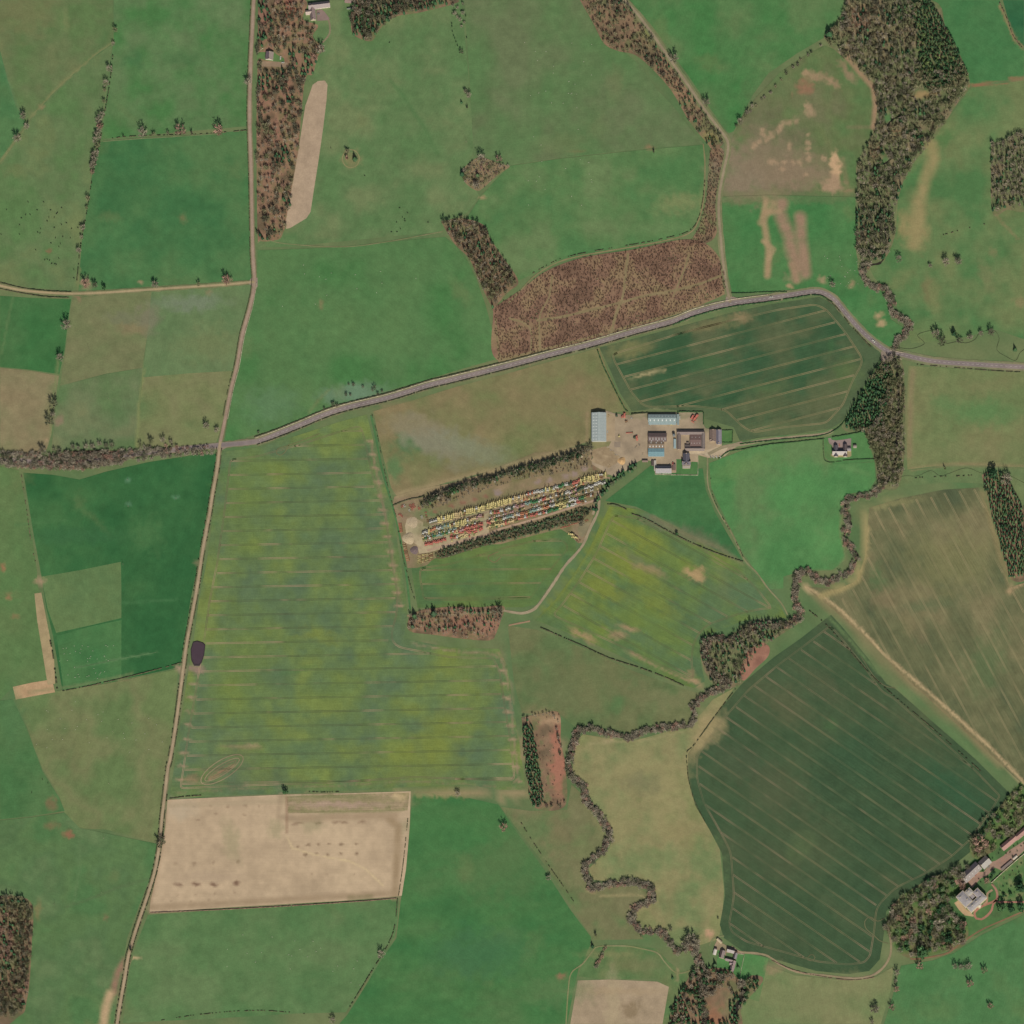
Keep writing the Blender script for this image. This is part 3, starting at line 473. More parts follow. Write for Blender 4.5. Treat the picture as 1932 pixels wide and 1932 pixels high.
def tramlines(fld, poly, ang, gap, phase, d, line, wheel=.8, sep=1.05, soil=None, strength=(.25, .9), seed=0, ring=True, curve=0, endsoil=0):
    poly = P(poly) if isinstance(poly, str) else poly
    fp, cols, scale, fi, contrast, fang, z = FIELDS[id(fld)]
    paths = []
    if ring:
        q = inset(poly, d); paths.append(np.vstack([q, q[:3]]))
    c, s = math.cos(R(ang)), -math.sin(R(ang)); u = np.array([c, s]); nn = np.array([-s, c]); ctr = poly.mean(0)
    Lm = 1600
    for k in range(-60, 60):
        t = np.arange(-Lm / 2, Lm / 2, 5.)
        ln = ctr + nn * (k * gap + phase) + t[:, None] * u
        if curve: ln = ln + nn * (curve * np.sin(t / 260.))[:, None]
        ok = inpoly(ln, poly)
        if not ok.any(): continue
        ok &= dist_poly(ln, poly) > d - 1
        idx = np.where(ok)[0]
        if len(idx) < 4: continue
        for seg in np.split(idx, np.where(np.diff(idx) > 1)[0] + 1):
            if len(seg) > 4: paths.append(ln[seg])
    V, Fc, S, b = [], [], [], 0
    for p in paths:
        t = np.gradient(p, axis=0); t /= np.hypot(t[:, 0], t[:, 1])[:, None] + 1e-9; nr = np.stack([-t[:, 1], t[:, 0]], 1)
        edge = np.minimum(np.arange(len(p)), np.arange(len(p))[::-1])
        for sd in (-1, 1):
            m = p + nr * sd * sep; w_ = wheel / 2 * (1 + .4 * (vnoise(p[:, 0], p[:, 1], 9, 5) - .5))
            q = np.stack([m - nr * w_[:, None], m + nr * w_[:, None]], 1).reshape(-1, 2); n = len(p)
            f = [(b + 2 * i, b + 2 * i + 1, b + 2 * i + 3, b + 2 * i + 2) for i in range(n - 1)]
            V.append(q); Fc += f; b += len(q); S.append(np.repeat(np.clip(1.2 - edge / 7., 0, 1) if len(p) < 150 or p is not paths[0] else np.zeros(len(p)) + .35, 2))
    p = np.vstack(V); e = np.concatenate(S)[:, None]
    c0 = muted(paint(p, base_cols(p, cols, scale, fi, contrast, fang)))
    k = (strength[0] + (strength[1] - strength[0]) * np.clip((fbm(p[:, 0], p[:, 1], 45, seed + 60) - .5) * 3 + .5, 0, 1))[:, None]
    c1 = c0 * (1 - k) + lin(line) * k
    if soil is not None:
        e = e * (vnoise(p[:, 0], p[:, 1], 30, seed + 8)[:, None] * .8 + .3) + np.clip((fbm(p[:, 0], p[:, 1], 60, seed + 77)[:, None] - .58) * 5, 0, .7)
        e = e.clip(0, .9); c1 = c1 * (1 - e) + lin(soil) * e
    v = np.column_stack([W(p), np.full(len(p), z + .02)])
    return link('wheelings', mesh_np('wheelings', v, np.array(Fc, np.int32), c1, tint_mat('wheel_soil', .95, .06, (3, 12))), fld, kind='stuff')
RAPEBIG = '424,856 480,850 560,828 640,802 690,788 700,830 716,900 738,960 748,1040 762,1120 760,1160 748,1208 850,1228 938,1230 954,1262 964,1330 976,1400 984,1484 940,1484 780,1478 640,1488 460,1494 326,1500 334,1450 344,1380 358,1300 364,1262 374,1200 384,1130 398,1060 412,960'
tramlines(F['rpW'], RAPEBIG, 1.3, 26.4, 7, 12, (80, 88, 64), .85, 1.15, (176, 150, 126), (.5, 1), 1, curve=1.5)
tramlines(F['rpS'], '778,1062 850,1052 940,1024 1010,1008 1058,1004 1080,1018 1084,1040 1056,1072 1032,1105 1008,1140 880,1144 790,1143 782,1100', .5, 26.4, 4, 12, (112, 104, 74), .8, 1.1, (152, 130, 104), (.3, .85), 2)
tramlines(F['rpE'], '1152,960 1200,965 1250,982 1310,1014 1370,1050 1400,1066 1436,1102 1466,1140 1478,1160 1440,1160 1396,1170 1338,1190 1320,1215 1316,1250 1322,1285 1305,1292 1280,1284 1200,1246 1100,1199 1020,1164 1050,1135 1084,1088 1114,1040 1138,985', -29, 26.4, 5, 12, (86, 94, 66), .85, 1.15, (154, 136, 108), (.4, .95), 3)
tramlines(F['whNi'], '1150,668 1215,648 1300,622 1400,598 1470,582 1540,572 1560,582 1596,625 1632,680 1610,720 1592,765 1560,800 1480,808 1420,818 1398,805 1368,775 1310,768 1215,770 1190,742 1170,705', 14.5, 26.4, 3, 2, (132, 126, 92), 1.1, 1.1, (150, 138, 108), (.35, .95), 4)
tramlines(F['dkS'], '1568,1166 1590,1190 1640,1252 1672,1298 1690,1306 1760,1368 1840,1438 1900,1500 1876,1540 1838,1592 1800,1626 1750,1658 1696,1684 1664,1716 1660,1760 1652,1808 1636,1826 1600,1831 1540,1825 1470,1805 1404,1787 1372,1766 1364,1745 1374,1690 1368,1610 1346,1568 1318,1520 1304,1470 1304,1424 1346,1362 1404,1294 1464,1244 1510,1210', -34.5, 26.4, 9, 11, (118, 116, 86), .9, 1.1, (142, 126, 104), (.25, .9), 5)
tramlines(F['tanE'], '1645,962 1700,944 1780,928 1842,920 1858,955 1876,1010 1903,1113 1932,1106 1960,1500 1870,1421 1800,1358 1700,1268 1630,1196 1565,1142 1616,1102 1634,1050', -62, 26.4, 4, 3, (146, 138, 104), .9, 1.1, (160, 146, 112), (.2, .9), 6, ring=False)
# looping turns and an island headland
tr = [P('1362,1530 1378,1550 1400,1575')]
def loop(fld, pts, c=(122, 120, 90), wd=1.3):
    ribbon('wheelings', pts, wd, [c, tuple(x * .85 for x in c)], .345, tint_mat('wheel_soil', .95, .06, (3, 12)), parent=fld, kind='stuff', across=2, step=4)
loop(F['dkS'], P('1676,1780 1660,1775 1648,1764 1634,1752 1632,1738 1642,1730 1656,1738 1670,1732'))
loop(F['dkS'], T(3, 3, '300,1450 340,1455 355,1430 340,1410 320,1410 300,1430')); loop(F['dkS'], T(3, 2, '700,1090 800,1240 880,1310 960,1330'))
for k in (0, 7, 13):
    a = np.linspace(0, 2 * math.pi, 28); s = 1 - k / 40
    e = np.stack([46 * s * np.cos(a), (17 - k * .8) * s * np.sin(a)], 1); c, q = math.cos(R(-32)), math.sin(R(-32))
    loop(F['rpW'], np.stack([419 + e[:, 0] * c - e[:, 1] * q, 1452 + e[:, 0] * q + e[:, 1] * c], 1), (158, 146, 116) if k < 10 else (140, 132, 102), 1.7)
loop(F['rpW'], T(1, 1, '250,1420 220,1480 180,1505 155,1490 165,1455 230,1435 330,1400 480,1340'), (120, 118, 84))
loop(F['rpS'], T(1, 2, '1830,300 1760,330 1750,350 1800,380 1850,340'), (140, 120, 92))
loop(F['dkWs'], T(0, 2, '560,1180 900,1110 1180,1060'), (96, 132, 90))

# ------------------------------------------------------------------ verges, roads, tracks
tarmac = tint_mat('tarmac', .9, .08, (1.5, 10), .05, 15); gravel = tint_mat('gravel_track', .95, .10, (2, 8))
MAIN = np.vstack([P('-20,866 0,868 37,869 87,873 150,872 225,860 300,852 375,844 415,840'), P('483,833 525,818 570,800 613,782 658,768 733,750 808,727 858,715 966,688 1041,668 1116,649 1191,627 1266,607 1316,588 1376,573 1449,563 1499,555 1534,550 1554,553 1574,565 1599,595 1624,623 1649,645 1674,662 1699,668 1736,677 1774,683 1849,688 1940,693')])
WROAD = P('484,-10 479,0 476,60 473,122 471,225 474,325 477,475 480,533 472,578 457,633 447,690 436,733 425,790 416,833 414,845 410,883 401,933 396,966 389,1003 381,1048 372,1108 360,1173 352,1216 347,1253 342,1291 332,1366 322,1428 317,1449 311,1499 305,1549 301,1594 292,1644 277,1694 265,1729 252,1769 242,1806 234,1854 226,1899 219,1945')
NROAD = P('1172,-12 1178,0 1203,27 1233,67 1266,115 1301,165 1328,205 1356,242 1372,265 1373,287 1366,320 1358,362 1356,400 1360,450 1363,483 1366,508 1372,545 1378,571')
SIDE = P('-10,538 0,539 37,547 87,552 140,554 200,552 275,547 350,542 425,537 480,532')
ACC = P('1336,857 1366,843 1403,838 1449,830 1499,825 1556,819 1572,812')
ribbon('verge', MAIN[9:], 17, [(118, 124, 92), (134, 130, 102)], .385, gravel, wob=.1)
ribbon('verge', MAIN[:10], 13, [(116, 118, 90), (128, 120, 98)], .386, gravel, wob=.2)
ribbon('verge', WROAD, 9.5, [(112, 116, 84), (132, 122, 98)], .392, gravel, wob=.2)
ribbon('verge', NROAD, 12, [(118, 124, 90), (132, 130, 98)], .388, gravel, wob=.15)
ribbon('verge', SIDE, 9, [(110, 120, 84), (130, 128, 96)], .397, gravel, wob=.2)
ribbon('verge', ACC, 12, [(92, 124, 82), (112, 128, 88)], .381, gravel, wob=.2)
rd = ribbon('road', MAIN, 9, [(128, 118, 118), (138, 126, 124)], .43, tarmac, edge=(150, 140, 126), across=5)
ribbon('road', WROAD[:14], 6, [(156, 136, 120), (164, 144, 128)], .44, gravel, edge=(140, 124, 104), across=5)
ribbon('road', WROAD[13:], 5.2, [(164, 146, 122), (174, 156, 130)], .445, gravel, edge=(140, 130, 100), across=5)
ribbon('road', NROAD, 5.2, [(146, 134, 112), (154, 142, 118)], .45, gravel, edge=(132, 128, 98), across=5)
ribbon('track', SIDE, 4.4, [(166, 150, 120), (176, 158, 126)], .455, gravel, edge=(142, 134, 100))
ribbon('track', ACC, 6, [(150, 136, 116), (158, 146, 122)], .46, gravel, edge=(132, 128, 98))
pts = catmull(MAIN[9:], 5); L = np.concatenate([[0], np.cumsum(np.hypot(*np.diff(pts, axis=0).T))])
dv, df = [], []
for s in np.arange(6, L[-1] - 6, 9):
    q = [np.array([np.interp(s + t, L, pts[:, 0]), np.interp(s + t, L, pts[:, 1])]) for t in (0, 4.5)]
    t = q[1] - q[0]; t /= np.hypot(*t); n = np.array([-t[1], t[0]]) * .13; b = len(dv)
    dv += [tuple(W(a)) + (.465,) for a in (q[0] - n, q[0] + n, q[1] + n, q[1] - n)]; df.append((b, b + 1, b + 2, b + 3))
link('centre_line', mesh_np('centre_line', dv, df, None, flat('road_paint', (225, 222, 214), .8)), rd)
for i, (nm, p_, w_, c_) in enumerate([
    ('track', P('1335,860 1335,908 1341,933 1356,966 1376,998 1391,1028 1406,1058 1428,1081 1449,1110 1474,1138 1486,1160'), 2.6, [(128, 130, 96), (140, 134, 104)]),
    ('track', P('1126,932 1130,945 1128,966 1113,998 1101,1026 1086,1046 1066,1068 1041,1106 1016,1141 1003,1152 986,1157 966,1155 950,1152'), 5, [(152, 140, 116), (164, 150, 126)]),
    ('track', P('768,1162 800,1158 850,1160 900,1156 950,1153'), 3, [(150, 132, 108), (140, 128, 98)]),
    ('track', P('1380,1786 1396,1796 1428,1799 1449,1804 1474,1821 1509,1835 1561,1841 1611,1846 1644,1841 1666,1826 1679,1804 1681,1781 1676,1749'), 4, [(156, 140, 116), (146, 134, 106)]),
    ('track', P('1338,1784 1345,1772 1355,1768 1366,1766'), 3, [(120, 130, 92), (132, 132, 98)]),
    ('track', P('1068,1932 1072,1870 1078,1836 1100,1818 1118,1795 1130,1786 1180,1785 1210,1790 1240,1798 1254,1815 1275,1835 1300,1832 1325,1812'), 2.4, [(140, 138, 104), (128, 132, 92)]),
    ('track', P('1717,1809 1736,1809 1786,1799 1811,1781 1849,1756 1886,1739 1935,1718'), 3, [(134, 108, 84), (124, 104, 80)]),
    ('track', P('1128,656 1140,690 1160,735 1176,765 1190,790'), 5, [(128, 124, 88), (118, 122, 84)]),
    ('track', P('1327,272 1330,310 1328,370 1318,415 1300,440 1250,455 1180,468 1100,482 1050,496 1010,520 985,545 960,572'), 2.6, [(140, 130, 98), (128, 126, 90)]),
    ('track', P('700,784 708,820 722,890 742,960 756,1020 766,1080 774,1150'), 4, [(86, 122, 76), (78, 118, 76)]),
    ('path', P('486,458 500,452 540,460 640,466 720,458 835,437'), 1.6, [(132, 130, 98), (122, 128, 90)]),
    ('path', P('195,267 260,262 330,258 415,252'), 1.6, [(122, 132, 96), (112, 128, 90)]),
    ('path', P('1000,1172 960,1180'), 3, [(160, 132, 108), (150, 130, 104)]),
    ('track', P('1662,680 1640,716 1612,762 1592,796'), 3, [(92, 126, 80), (104, 130, 86)]),
]): ribbon(nm, p_, w_, c_, .372 + .003 * i, gravel, wob=.25)
# road junction bell mouths
for i, pl in enumerate(['1370,560 1384,560 1400,566 1390,573 1360,578 1352,576 1368,570', '408,836 420,834 430,836 432,842 418,850 406,848 396,843', '1662,664 1676,660 1690,664 1686,676 1668,690 1662,680', '474,524 486,524 486,542 476,540 468,535']):
    p = P(pl); v = np.column_stack([W(p), np.full(len(p), .42)]); me = mesh_np('road_junction', v, [tuple(range(len(p)))[::-1]], np.tile(lin((144, 130, 118)), (len(p), 1)), tarmac)
    if me.polygons[0].normal.z < 0: me.flip_normals()
    link('road_junction', me, kind='structure')
# farmyards and hard standings (flat sheets on the ground)
Z1 = ZF(1460, 1000, 4.83); Z2 = ZF(980, 1120, 6.44); Z3 = ZF(1250, 1120, 6.9); Z4 = ZF(2360, 2040, 6.44); Z5 = ZF(1770, 2330, 12.075); Z6 = ZF(640, 0, 6.9); Z7 = ZF(2050, 1060, 12.075)
def yard(nm, zf, s, cols, z, sc=18, gr=.07, curve=False):
    p = np.array([zf(*q) for q in P(s)]); return field(nm, p, cols, sc, z, grain=gr, res=2.5, curve=curve)
yard('farmyard', Z1, '90,150 270,130 380,165 560,185 620,170 780,160 1110,150 1440,150 1445,300 1470,340 1520,350 1660,350 1665,560 1500,600 1900,500 1932,520 1800,590 1700,680 1500,700 1380,665 1380,750 1180,750 1110,880 860,890 840,740 700,720 620,760 500,860 420,880 380,930 300,900 100,780 60,560 90,500', [(150, 136, 118), (162, 146, 126), (170, 154, 132)], .40)
yard('concrete_apron', Z1, '268,150 375,180 375,490 268,490', [(172, 156, 130), (166, 148, 124)], .405)
yard('concrete_apron', Z1, '365,505 440,505 440,570 365,570', [(140, 128, 116), (148, 134, 120)], .41)
yard('gravel_drive', Z1, '1230,615 1500,600 1640,560 1740,570 1700,640 1520,690 1450,660 1230,650', [(186, 172, 150), (178, 162, 140)], .412)
yard('garden_lawn', Z1, '1665,370 1790,370 1785,515 1665,510', [(80, 122, 72), (90, 128, 78)], .413, 6)
yard('garden_lawn', Z1, '1115,715 1185,715 1190,815 1290,815 1300,745 1375,750 1370,905 1115,905', [(74, 118, 70), (82, 124, 76)], .413, 6)
yard('rough_grass', Z1, '70,510 330,500 300,560 130,600 60,590', [(124, 124, 88), (136, 130, 98)], .414, 8)
yard('bare_ground', Z1, '110,600 260,560 420,680 400,760 300,820 120,760 40,700', [(158, 140, 114), (146, 128, 104), (166, 148, 122)], .424, 8)
# machinery yard
MY = [Z2(*q) for q in P('0,920 40,780 480,650 1000,560 1400,440 1803,270')] + [Z3(*q) for q in P('600,80 1000,60 1400,-40 1900,0 1932,400 1760,560 1780,800 1700,960 1640,1100 1540,1380 1420,1640 1350,1640 1180,1480 1040,1390 700,1480 0,1660')] + [Z2(*q) for q in P('1300,1560 900,1700 660,1790 560,1890 400,1932 250,1932 200,1700 100,1350')]
bl(855, 985, 70, 20, (104, 122, 80), .6, -15); bl(808, 968, 22, 8, (92, 126, 80), .7); 
for q in [(950, 940), (1150, 880), (1340, 830), (1520, 780), (690, 1030)]: bl(*Z2(*q), 5, 3.5, (140, 100, 86), .85)
for q in [(1700, 710)]: bl(*Z2(*q), 6, 5, (148, 134, 134), .8)
for q in [(660, 580), (860, 560), (1140, 480), (1270, 440), (1450, 370)]: bl(*Z3(*q), 5.5, 4.5, (152, 134, 132), .8)
for q in [(1790, 265), (1620, 335)]: bl(*Z3(*q), 4.5, 4.5, (128, 96, 84), .8)
yardf = field('machinery_yard', np.array(MY), [(122, 118, 86), (138, 124, 98), (148, 128, 106)], 30, .34, res=3)
yard('gravel_pad', Z2, '240,1140 300,1115 420,1150 500,1200 500,1260 580,1270 500,1320 450,1400 430,1500 480,1600 560,1650 800,1580 1000,1500 1480,1400 1490,1190 1420,1160 900,1290 560,1400 460,1370 600,1240 1400,1040 1560,1000 1560,1400 1500,1440 1000,1570 600,1680 440,1700 400,1560 300,1500 230,1400 210,1250', [(170, 156, 130), (180, 166, 138), (160, 144, 120)], .40, 10)
ribbon('track', [Z2(620, 1240), Z2(1000, 1150), Z2(1450, 1060), Z3(300, 920), Z3(900, 760), Z3(1400, 620), Z3(1760, 520), Z3(1900, 520)], 3.6, [(142, 126, 104), (152, 136, 112)], .405, gravel, wob=.2)
ribbon('track', [Z2(560, 1420), Z2(1000, 1310), Z2(1450, 1190), Z3(200, 1110), Z3(800, 940), Z3(1300, 800), Z3(1650, 760), Z3(1720, 780)], 3, [(140, 126, 104), (150, 134, 112)], .408, gravel, wob=.2)
ribbon('track', [Z2(560, 1650), Z2(1000, 1530), Z2(1500, 1400), Z3(0, 1400), Z3(600, 1230), Z3(1200, 1040), Z3(1640, 900), Z3(1720, 830), Z3(1700, 740)], 4, [(168, 144, 124), (176, 152, 130)], .411, gravel, wob=.2)
ribbon('track', [Z3(1720, 780), Z3(1690, 900), Z3(1600, 1150)], 5, [(158, 142, 118), (166, 150, 126)], .414, gravel, wob=.15)
yard('gravel_pad', Z3, '1380,1300 1560,1280 1520,1400 1430,1540 1360,1500 1340,1400', [(150, 140, 114), (140, 132, 106)], .417, 8)
# manor grounds
yard('garden_lawn', Z4, '-350,1300 0,1100 250,900 540,640 700,590 980,420 1288,300 1450,1350 1288,1560 1000,1660 700,1830 500,1932 300,1932 -100,1932 -300,1700', [(74, 112, 68), (84, 120, 74), (80, 108, 70)], .33, 14)
yard('gravel_court', Z4, '160,1040 290,1000 380,1040 560,900 640,900 760,740 830,720 960,640 1040,560 1288,400 1288,560 1050,790 930,880 820,830 700,960 600,1000 540,1060 460,1160 430,1140 380,1060 200,1110', [(158, 124, 112), (150, 128, 116), (164, 134, 120)], .375, 8)
yard('terrace', Z4, '165,1400 230,1360 330,1480 480,1600 470,1620 330,1600 240,1510', [(186, 160, 128), (178, 154, 124)], .378, 6)
ribbon('gravel_drive', [Z4(*q) for q in P('770,1095 830,1170 860,1260 850,1340 770,1390 640,1440 540,1500 490,1570 520,1650 600,1665 700,1600 770,1510 790,1420 850,1350')], 4.2, [(170, 122, 106), (160, 116, 100)], .382, gravel, wob=.1)
ribbon('gravel_drive', [Z4(*q) for q in P('860,1385 1000,1385 1288,1385 1500,1380')], 3.8, [(168, 122, 106), (158, 116, 100)], .386, gravel, wob=.1)
ribbon('gravel_drive', [Z4(*q) for q in P('780,1190 700,1250 690,1380 640,1430')], 4, [(158, 136, 112), (164, 132, 110)], .389, gravel, wob=.1)
yard('parkland_bank', Z4, '860,1060 760,1090 900,880 1232,640 1288,600 1288,1350 950,1350 880,1250', [(92, 118, 72), (82, 120, 72), (118, 128, 88)], .36, 10)
# other yards
yard('farmyard', Z5, '190,420 280,230 330,190 430,340 600,430 800,460 900,560 1080,620 1100,680 860,660 800,800 520,740 500,600 380,560 250,540 190,480', [(160, 142, 120), (152, 134, 114)], .40, 6)
yard('garden_lawn', Z5, '540,640 760,620 740,780 560,800', [(104, 128, 88), (96, 124, 84)], .41, 5)
yard('tarmac_drive', Z7, '240,430 330,420 350,470 460,500 700,470 940,430 940,800 820,810 400,800 360,650 270,580', [(142, 126, 126), (150, 132, 132)], .40, 8)
yard('gravel_path', Z7, '320,900 400,900 940,800 950,960 900,1000 440,1010 330,970', [(166, 152, 118), (150, 144, 108)], .401, 5)
yard('tarmac_drive', Z6, '1040,180 1130,160 1180,200 1270,320 1250,350 1050,360', [(132, 114, 112), (140, 122, 118)], .40, 8)
ribbon('track', [Z6(*q) for q in P('1250,340 1275,450 1270,580 1200,680 1140,740')], 3.2, [(132, 124, 100), (140, 128, 104)], .402, gravel)
yard('garden_lawn', Z6, '20,900 160,900 190,880 300,880 330,920 420,980 480,1000 500,1100 300,1060 160,1040 60,1000 20,1060', [(88, 124, 74), (98, 130, 82)], .40, 6)
yard('gravel_drive', Z6, '20,1060 300,1060 540,1080 550,1160 300,1150 30,1150', [(150, 130, 110), (142, 124, 106)], .404, 6)

# ------------------------------------------------------------------ woodland floors
BRN = [(112, 98, 80), (128, 108, 88), (138, 114, 94), (112, 114, 82)]
RED = [(150, 110, 96), (162, 120, 104), (140, 102, 90)]
WOODS = dict(
 w1='487,0 575,0 572,36 600,48 590,70 612,90 600,106 590,140 575,155 562,290 546,400 534,440 525,452 492,455 486,440 484,250 486,120',
 w2='665,0 862,0 800,22 745,32 716,56 700,78 668,66 662,40', w3='1094,0 1176,0 1222,58 1262,120 1300,172 1345,236 1366,258 1362,274 1345,282 1332,268 1300,228 1262,165 1205,108 1165,96 1140,82 1118,42',
 w3b='1340,282 1358,278 1366,290 1358,330 1350,380 1352,440 1330,460 1300,462 1318,430 1332,380 1336,330',
 w4='1596,0 1756,0 1784,50 1808,96 1830,158 1806,196 1762,262 1722,310 1702,350 1688,410 1690,440 1670,488 1640,500 1618,488 1616,440 1618,350 1616,312 1640,264 1658,232 1656,190 1648,160 1600,116 1560,80 1558,62 1590,36',
 w5='1870,272 1900,260 1940,250 1940,388 1900,396 1872,400', w7='832,418 870,412 912,424 925,450 945,480 978,530 960,550 940,572 930,580 908,540 886,490 856,458',
 w6='930,582 985,545 1030,512 1100,486 1200,470 1290,452 1335,462 1364,500 1370,548 1366,556 1300,584 1200,618 1080,652 940,680',
 w8='786,958 800,940 860,920 960,890 1060,862 1110,846 1118,860 1120,880 1060,892 980,906 900,930 812,962', w9='820,1046 834,1034 880,1022 960,999 1050,975 1092,960 1116,958 1112,968 1090,984 1020,1002 900,1034 832,1054',
 w10='772,1160 800,1150 850,1145 900,1146 950,1144 945,1170 936,1195 925,1208 880,1206 820,1198 772,1190', w11='1662,682 1690,672 1704,690 1708,760 1706,860 1702,898 1690,924 1660,918 1652,880 1650,868 1632,815 1600,815 1588,800 1612,762 1640,716',
 w12='1852,896 1872,888 1892,892 1910,918 1932,960 1940,975 1940,1085 1906,1092 1890,1040 1866,950', w13='1322,1205 1345,1195 1368,1206 1384,1196 1400,1180 1430,1168 1470,1172 1500,1168 1512,1172 1470,1200 1440,1220 1408,1262 1400,1290 1360,1300 1336,1280 1322,1240',
 w13b='1440,1212 1452,1222 1448,1240 1425,1262 1404,1284 1396,1270 1410,1230', w14='984,1354 1020,1346 1055,1346 1058,1400 1066,1440 1066,1520 1010,1524 996,1480 990,1420', w16='-8,1690 40,1692 62,1712 60,1780 56,1850 50,1890 40,1915 -8,1920',
 w17='1262,1940 1268,1900 1290,1860 1310,1832 1335,1826 1375,1830 1398,1850 1420,1840 1440,1850 1400,1900 1390,1940', w18='1670,1750 1680,1718 1702,1690 1760,1655 1800,1640 1826,1655 1815,1690 1790,1700 1795,1720 1825,1745 1820,1782 1780,1796 1720,1808 1690,1790',
 w18b='1830,1590 1860,1556 1900,1505 1940,1470 1940,1550 1895,1590 1850,1620 1832,1612', w19='90,862 130,852 200,850 240,855 240,868 200,878 150,886 110,882', clump='870,322 885,308 905,296 925,302 945,310 962,314 940,330 915,352 900,360 878,345')
bl(1052, 1430, 13, 70, (165, 115, 98), .97, 0); bl(1046, 1360, 26, 6, (178, 150, 122), .8); bl(1060, 1350, 0.1, .1, SOIL, 0); bl(870, 1175, 30, 12, (150, 108, 94), .8); bl(920, 1180, 16, 12, (158, 118, 102), .8); bl(1340, 1930, 20, 30, (155, 112, 88), .9)
for q in [(500, 30), (520, 250), (505, 330), (540, 170), (500, 180)]: bl(*q, 9, 26, (150, 112, 98), .7)
bl(547, 16, 8, 22, (160, 104, 88), .85); bl(550, 300, 6, 40, (140, 128, 92), .5); bl(1235, 55, 12, 22, (120, 138, 80), .7, 50); bl(1290, 170, 14, 30, (160, 128, 104), .7, -35); bl(1264, 118, 10, 14, (165, 130, 106), .7); bl(1340, 258, 16, 10, (142, 136, 90), .7)
bl(1740, 180, 30, 6, (158, 136, 98), .8, -8); bl(1660, 60, 30, 50, (140, 120, 98), .6); bl(1620, 30, 20, 26, (150, 116, 98), .7); bl(1700, 20, 10, 14, (110, 138, 82), .7); bl(1675, 225, 8, 8, (80, 130, 80), .8); bl(1665, 305, 14, 5, (80, 132, 80), .7, -30); bl(1690, 250, 12, 14, (150, 122, 100), .6); bl(1648, 285, 10, 20, (150, 118, 98), .6)
WF = {}
for k, s in WOODS.items():
    c = BRN
    if k in ('w13b',): c = RED
    if k in ('w1', 'w10'): c = [(108, 94, 76), (128, 104, 86), (150, 120, 100), (116, 112, 80), (144, 114, 96)]
    if k == 'w6': c = [(118, 94, 80), (136, 108, 92), (142, 122, 96)]
    if k in ('w8', 'clump'): c = [(128, 118, 92), (140, 122, 98), (120, 118, 84)]
    if k in ('w11', 'w4', 'w13', 'w5'): c = [(104, 116, 82), (122, 122, 92), (96, 114, 76), (128, 118, 94)]
    if k in ('w18', 'w18b'): c = [(84, 116, 66), (98, 118, 72), (116, 112, 82)]
    if k == 'w4a': c = [(70, 86, 58), (82, 96, 62)]
    if k == 'w9': c = [(92, 92, 70), (112, 96, 76)]
    WF[k] = P(s); field('woodland_floor', WF[k], c, 22, .355 + (.005 if k in ('w13b', 'w6') else 0) + (.004 if k in ('w3b', 'w18b') else 0), res=3.6, contrast=3, curve=True)
yy = [(140, 126, 96), (132, 120, 90)]; RIDES = []
for i, s in enumerate(['1020,680 1018,600 1036,560 1042,520', '1012,605 1060,598 1110,586 1175,570 1210,560 1300,542 1362,520', '1152,640 1160,600 1175,560 1180,520 1185,478', '1000,690 1000,620 960,600', '1300,480 1290,512 1270,560', '940,682 1000,666 1100,640 1200,612 1330,576', '935,600 938,640 944,680']):
    RIDES.append(resample(P(s), 3)); ribbon('woodland_ride', P(s), [3.4, 5, 5, 3.4, 3.4, 5, 4][i], yy, .365 + .002 * i, gravel, wob=.3)

# ------------------------------------------------------------------ water
def water(nm, pts, w_, z, wob=.35):
    m = D.materials.get('burn_water')
    if not m:
        m = flat('burn_water', (52, 50, 40), .12, 0, .2, .3); m.node_tree.nodes['Principled BSDF'].inputs['Specular IOR Level'].default_value = .5
    return ribbon(nm, pts, w_, [(50, 48, 40)], z, m, wob=wob, step=3)
RIV = np.vstack([P('1740,-10 1722,4 1712,-2'), ])
R1 = P('1684,-6 1692,12 1706,22 1718,32 1700,60 1680,72 1655,66 1625,58 1612,62'); 
RIVER_N = P('1684,-6 1690,10 1704,24 1722,38 1724,60 1704,72 1676,66 1650,60 1640,66 1648,90 1672,96 1690,120 1692,145 1674,150 1668,165 1700,175 1728,188 1716,215 1690,222 1674,238 1680,255 1694,262 1690,290 1662,314 1650,318 1654,350 1664,380 1668,420 1672,450 1668,485 1662,495')
RIVER_A = P('1662,495 1656,498 1640,500 1629,505 1629,525 1649,543 1669,545 1681,563 1681,590 1701,600 1716,613 1709,630 1694,640 1691,658 1689,673 1693,708 1696,760 1692,820 1690,870 1674,908 1644,935 1624,938 1599,940 1593,966')
RIVER_B = P('1593,966 1606,990 1594,1006 1599,1031 1618,1046 1611,1066 1604,1081 1586,1086 1564,1100 1544,1096 1526,1081 1506,1081 1504,1106 1501,1136 1511,1161 1486,1183')
RIVER_C = P('1486,1183 1460,1180 1430,1182 1400,1192 1385,1206 1360,1205 1335,1210 1332,1240 1345,1270 1370,1290 1376,1293 1336,1308 1310,1328 1306,1366 1266,1373 1216,1378 1191,1393 1141,1383 1116,1374 1090,1380 1078,1416 1073,1449 1083,1471 1103,1486 1106,1516 1126,1531 1141,1554 1151,1574 1141,1604 1116,1624 1101,1636 1111,1666 1116,1677 1153,1669 1191,1664 1228,1674 1234,1699 1196,1714 1191,1736 1211,1759 1248,1759 1261,1774 1278,1796 1311,1781 1316,1809 1331,1839 1326,1874 1330,1945')
water('burn', RIVER_N, 2.2, .374); water('burn', RIVER_A, 4, .376); water('burn', RIVER_B, 3.4, .378); water('burn', RIVER_C, 4, .380)
